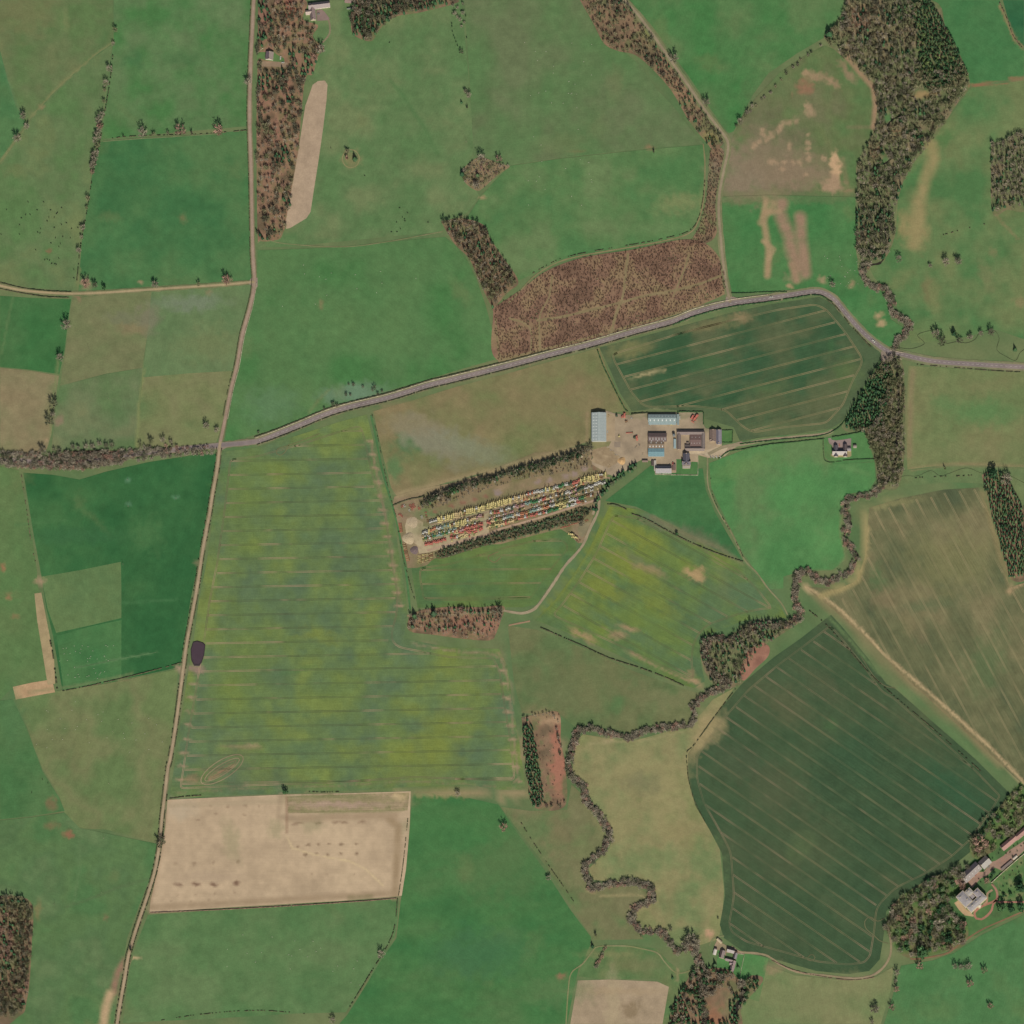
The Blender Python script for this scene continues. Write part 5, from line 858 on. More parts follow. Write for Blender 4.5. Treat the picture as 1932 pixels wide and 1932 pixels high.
SOLO = [ # tile col,row,x,y,size,kind,palette,label
 (0, 0, 175, 875, 14, 'bare', 'grey', 'pale bare tree at the north western path corner, northernmost of three'), (0, 0, 205, 955, 12, 'bare', 'grey', 'small pale bare tree between two others beside the diagonal path'), (0, 0, 130, 1045, 17, 'bare', 'grey', 'pale bare tree beside the diagonal path, southernmost of three'),
 (0, 0, 1080, 1005, 19, 'bare', 'grey', 'pale bare tree nearest the west end of the hedge between the two western green fields'), (0, 0, 1160, 1012, 9, 'bare', 'olive', 'small bush just east of the pale tree in the hedge between two green fields'), (0, 0, 1268, 1003, 7, 'bare', 'dark', 'tiny dark tree midway along the hedge between two green fields'),
 (0, 0, 1362, 985, 22, 'bare', 'red', 'reddish bare tree midway along the hedge between two green fields'), (0, 0, 1655, 985, 22, 'bare', 'red', 'round reddish tree at the east end of the hedge between two green fields'), (0, 0, 1872, 615, 15, 'bare', 'grey', 'bare tree standing against the western road near the top of the picture'),
 (0, 0, 930, 1028, 5, 'shrub', 'dark', 'small dark bush at the west end of the hedge between two green fields'), (0, 0, 1445, 1000, 7, 'shrub', 'dark', 'dark bush just east of the reddish tree in the hedge'),
 (0, 1, 500, 525, 19, 'bare', 'grey', 'pale spreading tree on the boundary below the side road, northern of two'), (0, 1, 455, 765, 16, 'bare', 'grey', 'pale tree on the boundary below the side road, southern of two'), (0, 1, 1170, 218, 15, 'bare', 'grey', 'tall pale tree on the side road halfway along the dark green field'),
 (0, 1, 1500, 212, 9, 'bare', 'olive', 'small tree on the side road between the tall pale tree and the reddish tree'), (0, 1, 1715, 180, 21, 'bare', 'red', 'big reddish tree on the side road nearest the crossroads'), (0, 1, 785, 240, 10, 'round', 'ever', 'small dark evergreen on the side road near the reddish scrub'),
 (0, 1, 715, 220, 13, 'bare', 'dark', 'dark bare tree among the scrub at the bend of the side road'), (0, 1, 650, 205, 16, 'bare', 'red', 'low reddish scrub tree at the corner of the side road'), (0, 1, 402, 1120, 18, 'bare', 'dark', 'dark tall tree on the boundary of the tan pasture, northern of the pair'),
 (0, 1, 375, 1245, 18, 'bare', 'dark', 'dark bare tree on the boundary of the tan pasture, southern of the pair'), (0, 1, 400, 1190, 12, 'bare', 'grey', 'thin grey tree between the two dark trees by the tan pasture'), (0, 1, 320, 1468, 16, 'bare', 'grey', 'grey round tree just north of the main road at the corner of the tan pasture'),
 (0, 1, 1558, 1280, 14, 'bare', 'grey', 'bare tree north west of the crossroads, the larger of a pair'), (0, 1, 1636, 1312, 11, 'bare', 'grey', 'bare tree north west of the crossroads, the smaller of a pair'), (0, 1, 1056, 1420, 9, 'bare', 'olive', 'small roadside tree alone at the foot of the pale field line'),
 (0, 1, 1140, 1395, 13, 'bare', 'olive', 'dark roadside tree, western of three close together north of the main road'), (0, 1, 1228, 1388, 11, 'bare', 'grey', 'dark roadside tree, middle of three close together north of the main road'), (0, 1, 1290, 1402, 9, 'bare', 'grey', 'dark roadside tree, eastern of three close together north of the main road'),
 (1, 0, 488, 378, 17, 'bare', 'grey', 'grey round tree alone at the edge of the northern roadside wood'), (1, 0, 440, 440, 13, 'bare', 'red', 'reddish tree on the edge of the roadside wood below the round grey tree'), (1, 0, 1550, 392, 9, 'bare', 'dark', 'small tree alone south of the line of bushes in the northern pasture'),
 (1, 0, 690, 1140, 11, 'bare', 'olive', 'bare tree at the north side of the circular enclosure'), (1, 0, 685, 1190, 9, 'shrub', 'red', 'rust coloured bush in the circular enclosure'), (1, 0, 745, 1195, 14, 'con', 'con', 'dark green bush in the east of the circular enclosure'),
 (1, 0, 1700, 1195, 17, 'bare', 'grey', 'grey tree at the northern tip of the diamond shaped clump'), (1, 0, 1832, 1200, 13, 'bare', 'red', 'lone grey tree just north east of the diamond shaped clump'), (1, 0, 1555, 1310, 13, 'con', 'con', 'dark tree at the west corner of the diamond shaped clump'),
 (1, 0, 1670, 1320, 12, 'con', 'lcon', 'green tree in the middle of the diamond shaped clump'), (1, 0, 1660, 1390, 16, 'bare', 'grey', 'grey tree at the southern side of the diamond shaped clump'),
 (1, 0, 1580, 690, 9, 'bare', 'grey', 'bare tree at the top of the small group beside the olive field line'), (1, 0, 1605, 720, 11, 'bare', 'grey', 'bare tree in the middle of the small group beside the olive field line'), (1, 0, 1550, 772, 7, 'con', 'con', 'dark bush at the foot of the small group beside the olive field line'), (1, 0, 1592, 810, 6, 'shrub', 'dark', 'tiny bush south of the small group beside the olive field line'),
 (2, 0, 1217, 445, 18, 'bare', 'grey', 'round grey tree on the east side of the northern road, northern of two'), (2, 0, 1462, 775, 15, 'bare', 'grey', 'round grey tree on the east side of the northern road, southern of two'), (2, 0, 1718, 915, 12, 'bare', 'grey', 'tree on the diagonal hedge near the northern road bend'), (2, 0, 1775, 850, 10, 'bare', 'grey', 'tree on the diagonal hedge above the worn field'),
 (2, 0, 1812, 800, 8, 'bare', 'grey', 'small tree on the diagonal hedge, third from the road bend'), (2, 0, 1070, 1145, 6, 'shrub', 'dark', 'bush on the bare patch in the long pasture boundary'),
 (3, 0, 460, 255, 24, 'con', 'con', 'dark evergreen on the north western corner of the valley wood'), (3, 1, 485, 215, 13, 'bare', 'grey', 'lone tree north of the main road beside its sharpest bend'), (3, 1, 985, 20, 13, 'bare', 'grey', 'tree just east of the burn where it leaves the valley wood'),
 (3, 1, 1340, 45, 16, 'bare', 'grey', 'western tree of a pair in the eastern pasture'), (3, 1, 1432, 35, 17, 'bare', 'grey', 'eastern tree of a pair in the eastern pasture'), (3, 1, 1222, 75, 9, 'bare', 'grey', 'thin tree on the pasture line west of the pair'),
 (3, 1, 1262, 590, 16, 'bare', 'grey', 'tall bare tree on the small stream, westernmost of the line'), (3, 1, 1310, 650, 18, 'bare', 'dark', 'broad bare tree on the small stream, second from the west'), (3, 1, 1398, 585, 13, 'round', 'ever', 'dark ivy covered tree on the small stream, third from the west'), (3, 1, 1440, 640, 13, 'bare', 'dark', 'bare tree beside the reddish bank of the small stream'),
 (3, 1, 1522, 610, 13, 'bare', 'grey', 'bare tree in the middle of the small stream line'), (3, 1, 1605, 585, 11, 'bare', 'grey', 'small bare tree on the small stream before the dark one'), (3, 1, 1682, 575, 15, 'bare', 'dark', 'dark round tree near the eastern bend of the small stream'), (3, 1, 1862, 702, 11, 'con', 'con', 'dark pointed tree near the eastern edge beside the small stream'),
 (3, 1, 1690, 1640, 20, 'round', 'ever', 'dark evergreen at the north tip of the eastern conifer belt'), (3, 1, 1800, 1680, 20, 'bare', 'grey', 'grey bare tree beside the north tip of the eastern conifer belt'), (3, 1, 1335, 1600, 7, 'shrub', 'olive', 'small bush on the thin stream east of the burn wood'),
 (2, 2, 1242, 165, 8, 'round', 'ever', 'lone dark tree in the hedge above the eastern rape field'), (1, 3, 222, 180, 12, 'round', 'ever', 'dark tree at the edge of the ploughed field and the rape'), (1, 3, 1520, 195, 11, 'bare', 'grey', 'bare tree in the hedge east of the ploughed field'), (1, 3, 1868, 445, 16, 'bare', 'red', 'bare tree at the corner where the long green field narrows'),
 (1, 3, 945, 1405, 15, 'bare', 'grey', 'bare tree at the bend of the southern field hedge'), (1, 3, 580, 1900, 12, 'bare', 'grey', 'bare tree at the bottom end of the southern field hedge'), (2, 3, 275, 830, 11, 'bare', 'grey', 'bare tree halfway down the diagonal hedge west of the burn'), (2, 3, 630, 1255, 8, 'shrub', 'dark', 'dark bush at the junction of hedge and track west of the burn'),
 (2, 3, 605, 1340, 10, 'con', 'con', 'dark pointed tree at the top of the short strip of trees'), (2, 3, 1210, 1580, 7, 'con', 'con', 'dark bush beside the track north east of the stubble'), (2, 3, 1555, 1132, 5, 'shrub', 'dark', 'tiny bush on the edge of the dark wheat north of the steading'),
 (3, 3, 1143, 1495, 14, 'bare', 'red', 'round tree in the park just below the brown path'), (3, 3, 1412, 1495, 12, 'bare', 'grey', 'westernmost tree of the short row in the park'), (3, 3, 1455, 1500, 12, 'bare', 'grey', 'second tree of the short row in the park'), (3, 3, 1490, 1502, 10, 'bare', 'grey', 'third tree of the short row in the park'), (3, 3, 1518, 1495, 12, 'bare', 'grey', 'easternmost tree of the short row in the park'),
 (3, 3, 1630, 1525, 13, 'bare', 'olive', 'round pale tree east of the short row in the park'), (3, 3, 1522, 1625, 14, 'bare', 'red', 'round tree south of the short row in the park'), (3, 3, 1673, 1795, 12, 'bare', 'red', 'southernmost round tree in the park'), (3, 3, 970, 1545, 12, 'bare', 'grey', 'northern tree of the line down the park boundary'),
 (3, 3, 962, 1605, 8, 'bare', 'grey', 'small second tree of the line down the park boundary'), (3, 3, 966, 1670, 12, 'bare', 'red', 'third tree of the line down the park boundary'), (3, 3, 935, 1805, 12, 'bare', 'red', 'last tree of the line down the park boundary'), (3, 3, 802, 1815, 19, 'bare', 'grey', 'broad bare tree in the pale meadow west of the park boundary'), (3, 3, 785, 1915, 9, 'bare', 'grey', 'small tree at the bottom below the broad bare tree'),
 (3, 3, 1470, 1180, 14, 'bare', 'red', 'round tree on the lawn south west of the big house'), (3, 3, 1600, 575, 30, 'bare', 'red', 'huge reddish tree between the dark wheat and the stables'), (3, 3, 1370, 1295, 15, 'round', 'ever', 'round dark evergreen on the lawn edge by the park path'), (3, 3, 1650, 850, 13, 'bare', 'red', 'brownish tree east of the stable court'),
 (3, 3, 1760, 1050, 19, 'round', 'ever', 'dark tree below the drive of the big house, western one'), (3, 3, 1830, 1060, 15, 'round', 'ever', 'dark tree below the drive of the big house, middle one'), (3, 3, 1905, 1050, 18, 'round', 'ever', 'dark tree below the drive of the big house, eastern one'), (3, 3, 1290, 1180, 22, 'bare', 'grey', 'big pale bare tree on the west side of the lawn'), (3, 3, 1160, 1385, 28, 'round', 'ever', 'broad dark evergreen at the southern tip of the manor wood'),
 (3, 3, 1900, 900, 22, 'round', 'ever', 'dark evergreen at the edge behind the walled garden'), (3, 3, 1830, 950, 8, 'round', 'ever', 'small evergreen inside the walled garden'), (3, 3, 1780, 960, 8, 'round', 'ever', 'small evergreen near the drive in the walled garden'), (3, 3, 1700, 790, 9, 'round', 'ever', 'small evergreen on the lawn between stable court and garden wall'),
 (0, 3, 1212, 560, 20, 'bare', 'dark', 'dark bare tree overhanging the western road beside the ploughed field'), (0, 3, 985, 1368, 8, 'shrub', 'hedge', 'bush on the western road north of the bare verge'), (0, 3, 140, 1000, 15, 'con', 'con', 'dark evergreen at the top of the south western wood, western one'), (0, 3, 180, 1000, 10, 'con', 'con', 'dark evergreen at the top of the south western wood, eastern one'), (0, 3, 15, 1030, 14, 'con', 'con', 'dark evergreen at the left edge above the south western wood'),
 (2, 3, 1195, 1215, 9, 'bare', 'dark', 'tree on the burn just upstream of the round clump'), (2, 3, 1310, 1320, 20, 'bare', 'grey', 'western tree of the big round clump by the steading'), (2, 3, 1345, 1285, 22, 'bare', 'grey', 'northern tree of the big round clump by the steading'), (2, 3, 1380, 1320, 18, 'bare', 'grey', 'eastern tree of the big round clump by the steading'),
 (2, 3, 1530, 1480, 12, 'con', 'lcon', 'green conifer on the lawn west of the steading house'), (2, 3, 1490, 1500, 9, 'con', 'con', 'dark conifer beside the burn west of the steading house'), (2, 3, 1705, 1500, 9, 'con', 'con', 'dark bush east of the steading house'), (2, 3, 1650, 1570, 13, 'bare', 'grey', 'bare tree just south of the steading house'), (2, 3, 1730, 1620, 18, 'bare', 'grey', 'bare tree north of the dark pond'), (2, 3, 1790, 1610, 13, 'bare', 'olive', 'bare tree on the corner east of the dark pond'),
 (2, 1, 590, 1450, 13, 'bare', 'dark', 'dark bare tree at the east end of the northern belt'), (2, 1, 500, 1450, 12, 'bare', 'dark', 'dark bare tree left of the rough ground beside the big barn'), (2, 2, 525, 85, 12, 'bare', 'dark', 'bare thorn beside the yard track above the yellow machines'),
 (1, 2, 1830, 760, 22, 'bare', 'dark', 'bare tree with long shadow at the east end of the small southern wood'), (1, 2, 1195, 780, 16, 'con', 'con', 'dark tree at the north west corner of the small southern wood'), (1, 2, 1340, 760, 18, 'con', 'lcon', 'green conifer on the north edge of the small southern wood'), (1, 2, 1180, 860, 12, 'con', 'lcon', 'green conifer at the west corner of the small southern wood'), (1, 2, 1548, 740, 12, 'bare', 'red', 'reddish bush outside the north edge of the small southern wood'),
]
for c, r, x, y, s, k, pl, lab in SOLO:
    p = T(c, r, '%g,%g' % (x, y))[0]; tree(k, p[0], p[1], s / 1.8 / (1.5 if k == 'con' else 1), lab, None, pl)
for x, y, s in [(700, 968, 5), (736, 970, 8), (806, 988, 6), (895, 992, 9), (880, 1012, 6), (920, 1042, 7), (680, 1046, 7), (712, 1046, 6), (582, 1118, 9), (610, 1128, 7), (515, 1154, 6), (950, 1018, 6), (20, 1332, 6)]:
    p = T(1, 1, '%d,%d' % (x, y))[0]; tree('bare', p[0], p[1], s / 1.9, 'small dark thorn in the wet ground just north of the main road', 'thorns in the wet ground by the main road', 'dark')
for x, y in [(1485, 40), (1500, 100), (1520, 60), (1560, 30), (1540, 150), (1570, 170), (1550, 200), (1560, 100), (1520, 130)]:
    p = T(1, 0, '%d,%d' % (x, y))[0]; tree('bare', p[0], p[1], rnd.uniform(3, 5), 'grey bare tree in the narrow strip at the top of the northern pasture', 'trees of the narrow northern strip', 'grey')
for x, y in [(1480, 105), (1478, 180), (1478, 200), (1482, 238), (1490, 270), (1500, 290), (1510, 315), (1520, 345), (1590, 285), (1582, 120)]:
    p = T(1, 0, '%d,%d' % (x, y))[0]; tree('shrub', p[0], p[1], 1.8, 'small dark gorse bush along the narrow northern strip', 'gorse bushes of the narrow northern strip', 'ever')
row('bare', P('48,864 90,872 130,866 180,860 230,858'), 9, 5, 'bare tree overhanging the main road in the west', 'roadside trees of the western main road', ['grey', 'grey', 'red', 'dark'], 4, 9)
row('bare', P('0,858 20,862 24,868'), 6, 6, 'bare tree beside the main road at the left edge', 'roadside trees at the left edge', ['grey', 'dark'], 3, 10)
row('bare', P('235,856 300,850 360,846 400,842'), 11, 3.6, 'small bare tree along the south side of the main road near the crossroads', 'small roadside trees near the crossroads', ['dark', 'red', 'grey'], 2.5, 7)
row('bare', P('100,850 120,848'), 9, 5, 'bare tree north of the western road wood', 'bare trees north of the western road wood', 'dark', 2, 9)
row('bare', P('130,846 160,842 195,838 210,842'), 12, 5.2, 'grey tree on the field side of the western road wood', 'trees on the field side of the road wood', ['dark', 'grey'], 3, 10)
row('bare', P('1382,246 1405,222 1430,196 1460,166 1495,128 1530,100 1556,80'), 14, 3.6, 'scrubby bare tree in the diagonal hedge above the worn field', 'trees of the diagonal hedge', ['grey', 'olive', 'dark'], 3, 6)
# northern belt of the machinery yard and conifer lines
row('bare', P('812,940 850,924 890,912 930,902 970,890 1010,880 1060,862 1105,848'), 16, 4.2, 'dark bare tree in the belt north of the machinery yard', 'trees of the belt north of the machinery yard', ['dark', 'grey', 'dark'], 3, 11)
row('con', P('930,898 960,890 990,882 1020,876 1050,862'), 10, 3.2, 'dark larch in the belt north of the machinery yard', 'larches of the yard belt', ['con', 'ever'], 4, 12)
row('con', P('832,1039 880,1025 960,1003 1050,978 1100,962'), 5.2, 2.6, 'dark conifer in the straight belt south of the machinery yard', 'conifers of the belt south of the machinery yard', ['con', 'belt', 'belt'], 2.6, 6.5)
row('con', P('832,1050 900,1031 1000,1006 1080,984'), 7, 2.4, 'lighter conifer on the field side of the belt south of the machinery yard', 'field side conifers of the yard belt', ['belt', 'belt'], 3, 5.5)
row('con', P('1120,962 1128,944 1134,930 1150,913 1165,900 1185,886 1202,876'), 3.2, 3.4, 'dark conifer along the lane between the machinery yard and the farm', 'conifers along the farm lane', ['con', 'ever', 'belt'], 4.5, 10)
row('con', P('992,1358 996,1400 1000,1450 1008,1500 1014,1520'), 11, 3.4, 'dark conifer in the western rim of the cleared block', 'conifers on the western rim of the cleared block', ['con', 'lcon'], 3, 10)
row('bare', P('1012,1518 1030,1520 1050,1520 1066,1516'), 6, 3, 'bare tree on the southern rim of the cleared block', 'bare trees on the southern rim of the cleared block', ['red', 'dark'], 3, 9)
row('slim', P('985,1358 1005,1352 1025,1348 1045,1350 1052,1362'), 7, 2, 'thin bare tree on the northern rim of the cleared block', 'thin trees on the northern rim of the cleared block', 'grey', 3, 9)
row('bare', P('1052,1372 1056,1400 1060,1430'), 8, 3.2, 'bare tree on the eastern rim of the cleared block', 'bare trees on the eastern rim of the cleared block', ['grey', 'dark'], 3, 8)
row('con', P('790,1175 830,1180 870,1182 920,1180'), 12, 2.4, 'dark conifer inside the small southern wood', 'conifers inside the small southern wood', ['con', 'ever'], 8, 11)
row('con', P('845,1152 880,1150 900,1152 925,1158'), 7, 2.4, 'dark pointed conifer on the north edge of the small southern wood', 'conifers on the north edge of the small southern wood', 'con', 3, 12)
row('con', P('1598,800 1612,776 1628,748 1645,722 1658,704'), 6, 3, 'dark conifer on the field edge of the triangle below the bridge', 'edge conifers of the bridge triangle', ['con', 'ever'], 3, 11)
row('con', P('1610,806 1630,775 1650,745 1668,715'), 6.5, 3.2, 'dark conifer inside the triangle below the bridge', 'inner conifers of the bridge triangle', ['con', 'lcon', 'ever'], 5, 11)
row('con', P('1632,808 1650,785 1668,750'), 7, 3.2, 'conifer on the burn side of the triangle below the bridge', 'burn side conifers of the bridge triangle', ['con', 'ever'], 5, 11)
row('bare', P('1674,1752 1690,1722 1720,1700 1750,1672 1790,1648 1825,1632'), 12, 6.5, 'large tree on the wheat field edge of the manor wood', 'edge trees of the manor wood', ['grey', 'dark', 'dark'], 4, 15)
row('round', P('1842,1590 1870,1552 1895,1525'), 13, 4.5, 'dark evergreen on the wheat field edge above the cottages', 'edge evergreens above the cottages', 'ever', 4, 12)

# ------------------------------------------------------------------ hedges and walls
def hedge(label, pts, wd=2.6, h=2.2, pal='hedge', gap=0., smooth=True, group=None, name='hedge', step=2.2, curl=1.):
    p = catmull(pts, step) if smooth else resample(pts, step)
    t = np.gradient(p, axis=0); t /= np.hypot(t[:, 0], t[:, 1])[:, None] + 1e-9; nr = np.stack([-t[:, 1], t[:, 0]], 1)
    n = len(p); ws = wd * .85 / 2 / M * RS.uniform(.6, 1.35, n); hs = h * .8 * RS.uniform(.6, 1.25, n); off = RS.uniform(-.4, .4, n) * curl
    keep = (vnoise(p[:, 0], p[:, 1], 5, int(p[0, 0]) % 17) * .6 + RS.rand(n) * .4) > gap
    V = np.zeros((n, 5, 3))
    for j, (o, z) in enumerate([(-1, 0), (-.85, .8), (0, 1), (.85, .8), (1, 0)]):
        q = W(p + nr * ((o * ws + off * .3)[:, None])); V[:, j, :2] = q; V[:, j, 2] = z * hs * (1 if z < 1 else RS.uniform(.9, 1.2, n)) + (.3 if z == 0 else .35)
    f = []
    for i in range(n - 1):
        if keep[i]:
            for j in range(4): a = i * 5 + j; f.append((a, a + 5, a + 6, a + 1))
            if i == 0 or not keep[i - 1]: a = i * 5; f.append((a, a + 1, a + 2, a + 2)) if False else f.append((a, a + 1, a + 2, a + 3))
    if not f: return
    pc = PAL[pal]; c = np.array([lin(pc[RS.randint(len(pc))]) * RS.uniform(.75, 1.2) for _ in range(n)]).repeat(5, 0)
    me = mesh_np(name, V.reshape(-1, 3), np.array(f, np.int32), c, LEAF() if pal != 'stone' else tint_mat('stone_tint', .95, .12, (1, 5)))
    return link(name, me, None, label, 'wall' if name.endswith('wall') else 'hedge', group)
PAL['stone'] = [(188, 178, 158), (172, 162, 142), (200, 190, 168)]; PAL['dk'] = [(84, 90, 66), (74, 80, 58), (100, 96, 74)]; PAL['grn'] = [(66, 94, 60), (76, 102, 66), (56, 82, 54)]
def offs(path, d):
    p = catmull(path, 6); t = np.gradient(p, axis=0); t /= np.hypot(t[:, 0], t[:, 1])[:, None] + 1e-9; return p + np.stack([-t[:, 1], t[:, 0]], 1) * d
mp = MAIN[9:]
hedge('dark clipped hedge along the north side of the main road from crossroads to plantation', offs(mp[:10], -8.6), 1.6, 1.8, 'dk', .1, False)
hedge('dark hedge along the south side of the main road beside rape and smoky field', offs(mp[:13], 7), 2.2, 2, 'dk', .25, False)
hedge('dark hedge along the south side of the main road above the northern wheat', offs(mp[12:20], 7), 2.6, 2.4, 'grn', .15, False)
hedge('pale stone wall on the north verge of the main road', offs(mp[:16], -6.8), .9, 1.2, 'stone', .12, False, None, 'stone_wall', curl=.2)
hedge('short dark hedge north of the main road at the sharp bend', P('1380,553 1410,553 1450,551 1485,551'), 1.8, 1.8, 'grn', .05)
hedge('hedge between the bend of the main road and the northern wheat', P('1556,562 1578,580 1600,608 1625,636 1648,660'), 2.2, 2, 'dk', .4)
hedge('hedge on the south verge of the main road at the right edge', P('1730,688 1780,692 1830,696 1880,700 1925,702'), 1.8, 1.6, 'dk', .45)
hedge('hedge on the west side of the western road north of the crossroads', offs(WROAD[:13], 5.2), 1.5, 1.6, 'dk', .3, False)
hedge('pale wall on the east side of the western road north of the crossroads', offs(WROAD[7:13], -4.6), .8, 1.1, 'stone', .1, False, None, 'stone_wall', curl=.2)
hedge('patchy hedge on the west side of the western road below the crossroads', offs(WROAD[14:24], 5), 1.8, 1.8, 'dk', .5, False)
hedge('hedge on the east side of the western road beside the big rape field', offs(WROAD[14:28], -4.6), 1.6, 1.7, 'dk', .45, False)
hedge('bushy hedge on the west side of the western road in the south', offs(WROAD[24:], 4.4), 2, 2, 'dk', .4, False)
hedge('bushy hedge on the east side of the western road in the south', offs(WROAD[28:], -4.4), 2, 2, 'dk', .45, False)
hedge('dark hedge on the north side of the side road at the left edge', P('0,533 40,543 87,549 135,551'), 1.6, 1.7, 'dk', .1)
hedge('dark hedge on the south side of the side road at the left edge', P('0,545 40,553 87,560 132,562'), 1.6, 1.7, 'dk', .1)
hedge('low hedge between the two western green fields', P('205,262 240,258 280,256 330,255 400,252 465,246'), 1.5, 1.5, 'dk', .5)
hedge('hedge line running down the side of the cattle pasture', P('214,95 208,150 200,200 190,260 180,310 172,350 164,400 156,440 150,480 145,530'), 2, 1.8, 'hedge', .5)
hedge('thin hedge between rape field and smoky field below the main road', P('858 ,0'.replace(' ', '')) if False else P('702,782 714,830 728,900 740,950 748,975'), 1.4, 1.4, 'dk', .5)
hedge('thin hedge south of the machinery yard beside the rape field', P('752,1000 760,1050 768,1080 776,1110 784,1135'), 1.6, 1.6, 'dk', .5)
hedge('tall dark hedge between the smoky field and the northern wheat', P('1127,660 1138,690 1150,715 1165,745 1178,770 1184,777'), 2.4, 2.2, 'grn', .1)
hedge('dark hedge north of the farm between fence and long shed', [Z1(570, 172), Z1(640, 165), Z1(775, 157)], 2.2, 2.2, 'dk', .1)
hedge('dark hedge north of the red combine harvesters', [Z1(1125, 145), Z1(1280, 143), Z1(1440, 145)], 2.2, 2.2, 'grn', .0)
hedge('dark hedge east of the red combine harvesters', [Z1(1442, 150), Z1(1443, 220), Z1(1442, 300)], 1.8, 2, 'grn', .1)
hedge('hedge around the small garden by the farm lane', [Z1(1665, 368), Z1(1795, 368), Z1(1790, 515), Z1(1668, 515)], 1.6, 1.8, 'grn', .1, False)
hedge('hedge on the north side of the farm lane', P('1396,838 1440,833 1500,827 1550,822 1578,810 1592,796 1620,756 1650,710 1662,690'), 2, 2, 'grn', .1)
hedge('hedge on the south side of the farm lane', P('1356,866 1375,852 1400,848 1450,839 1500,834 1556,828'), 2, 2, 'grn', .05)
hedge('hedge north of the eastern house garden', P('1570,825 1600,820 1626,815'), 1.8, 2, 'grn', .05)
hedge('hedge south of the eastern house garden', P('1590,869 1620,867 1650,866'), 1.6, 1.8, 'grn', .05)
hedge('hedge west of the eastern house garden', P('1553,828 1554,860 1562,872 1590,870'), 1.2, 1.5, 'grn', .2)
hedge('broken hedge between the triangular green field and the eastern rape field', P('1190,969 1220,980 1260,1002 1300,1022 1350,1043 1402,1060'), 2.2, 2, 'dk', .3)
hedge('hedge along the field track below the farm', P('1341,900 1345,935 1360,970 1385,1015 1404,1055'), 1.4, 1.5, 'dk', .5)
hedge('short hedge at the western tip of the triangular green field', P('1146,952 1160,952 1175,958 1182,962'), 1.8, 1.8, 'dk', .1)
hedge('broken dark hedge between the eastern rape field and the olive pasture', P('1020,1184 1060,1202 1100,1219 1150,1242 1200,1258 1250,1276 1290,1294'), 2.2, 2, 'dk', .3)
hedge('short hedge top left of the tan ploughed field', P('320,1507 350,1503 380,1501'), 1.8, 1.6, 'dk', .3)
hedge('broken hedge above the pale strip of the ploughed field', P('583,1494 610,1495 640,1494'), 1.6, 1.6, 'dk', .4)
hedge('brown hedge under the ploughed field', P('283,1722 400,1717 500,1712 600,1706 700,1699 748,1695'), 1.6, 1.5, 'brown', .08)
hedge('dotted hedge on the east side of the ploughed field', P('770,1540 764,1600 758,1650 752,1690'), 1.5, 1.6, 'dk', .5)
hedge('dotted hedge running south below the ploughed field', P('750,1695 746,1740 738,1770 722,1800 700,1835 680,1868 660,1900'), 1.8, 1.8, 'dk', .45)
hedge('broken hedge along the bottom edge of the picture', P('300,1926 350,1918 400,1912 450,1908 500,1907 540,1910 575,1913'), 1.4, 1.3, 'dk', .55)
hedge('dotted hedge running down from the eastern end of the rape field', P('983,1552 1000,1580 1020,1610 1040,1640 1060,1668 1085,1705'), 1.6, 1.7, 'dk', .45)
hedge('hedge west of the dark wheat field above the meadow', P('1388,1300 1350,1350 1310,1405 1296,1420 1297,1450 1300,1475 1312,1515 1330,1550'), 1.7, 1.6, 'dk', .4)
hedge('broken hedge between the dark wheat field and the tan field', P('1524,1150 1560,1180 1600,1225 1640,1270 1672,1300 1700,1325 1740,1358 1800,1410 1850,1455'), 2, 2, 'dk', .5)
hedge('hedge along the lane under the dark wheat field', P('1456,1812 1500,1831 1560,1844 1610,1849 1650,1844'), 1.2, 1.2, 'brown', .3)
hedge('sparse hedge left of the dark green western field', P('40,894 50,960 60,1030 72,1080'), 1.4, 1.4, 'brown', .6)
hedge('hedge under the dark green western field', P('118,1304 160,1296 230,1280 300,1262 344,1250'), 1.7, 1.6, 'dk', .25)
hedge('dark bushes beside the tan strip in the south west', P('94,1205 100,1235 104,1265 108,1300'), 3, 2.6, 'dk', .5)
hedge('line of bushes north of the far tan field', P('1706,904 1760,900 1820,898 1848,896'), 1.8, 1.8, 'dk', .6)
hedge('dark hedge along the northern boundary of the machinery yard', [Z2(20, 925), Z2(150, 870), Z2(300, 825), Z2(430, 800), Z2(520, 770)], 2.4, 2, 'dk', .1)
hedge('hedge beside the stripy eastern pasture line', P('1775,505 1810,495 1850,485 1870,480') - np.array([0, 60]), 1.8, 1.6, 'dk', .6)
hedge('pasture boundary hedge at the top right corner', P('1886,5 1900,35 1912,68 1928,90'), 1.8, 1.8, 'brown', .45)
hedge('small dark hedge down from the top of the northern plantation edge', P('1330,345 1326,380 1318,415 1300,440 1250,455 1180,468 1100,482 1050,496 1005,520') - np.array([0, 4]), 1.5, 1.6, 'dk', .5)
hedge('stone wall around the farmhouse garden', [Z1(1115, 905), Z1(1375, 908), Z1(1378, 660), Z1(1455, 660)], .7, 1.3, 'stone', 0, False, None, 'stone_wall', curl=.1)
hedge('stone wall around the white cottage garden', [Z1(840, 750), Z1(860, 900), Z1(1112, 905)], .7, 1.3, 'stone', 0, False, None, 'stone_wall', curl=.1)
hedge('tall pale garden wall of the big house', [Z4(760, 1080), Z4(1000, 860), Z4(1230, 660), Z4(1330, 580)], 1., 3.2, 'stone', 0, False, None, 'garden_wall', curl=0)
hedge('curved wall beside the drive of the big house', [Z4(770, 1095), Z4(830, 1170), Z4(870, 1280)], .8, 2.4, 'stone', 0, True, None, 'garden_wall', curl=0)
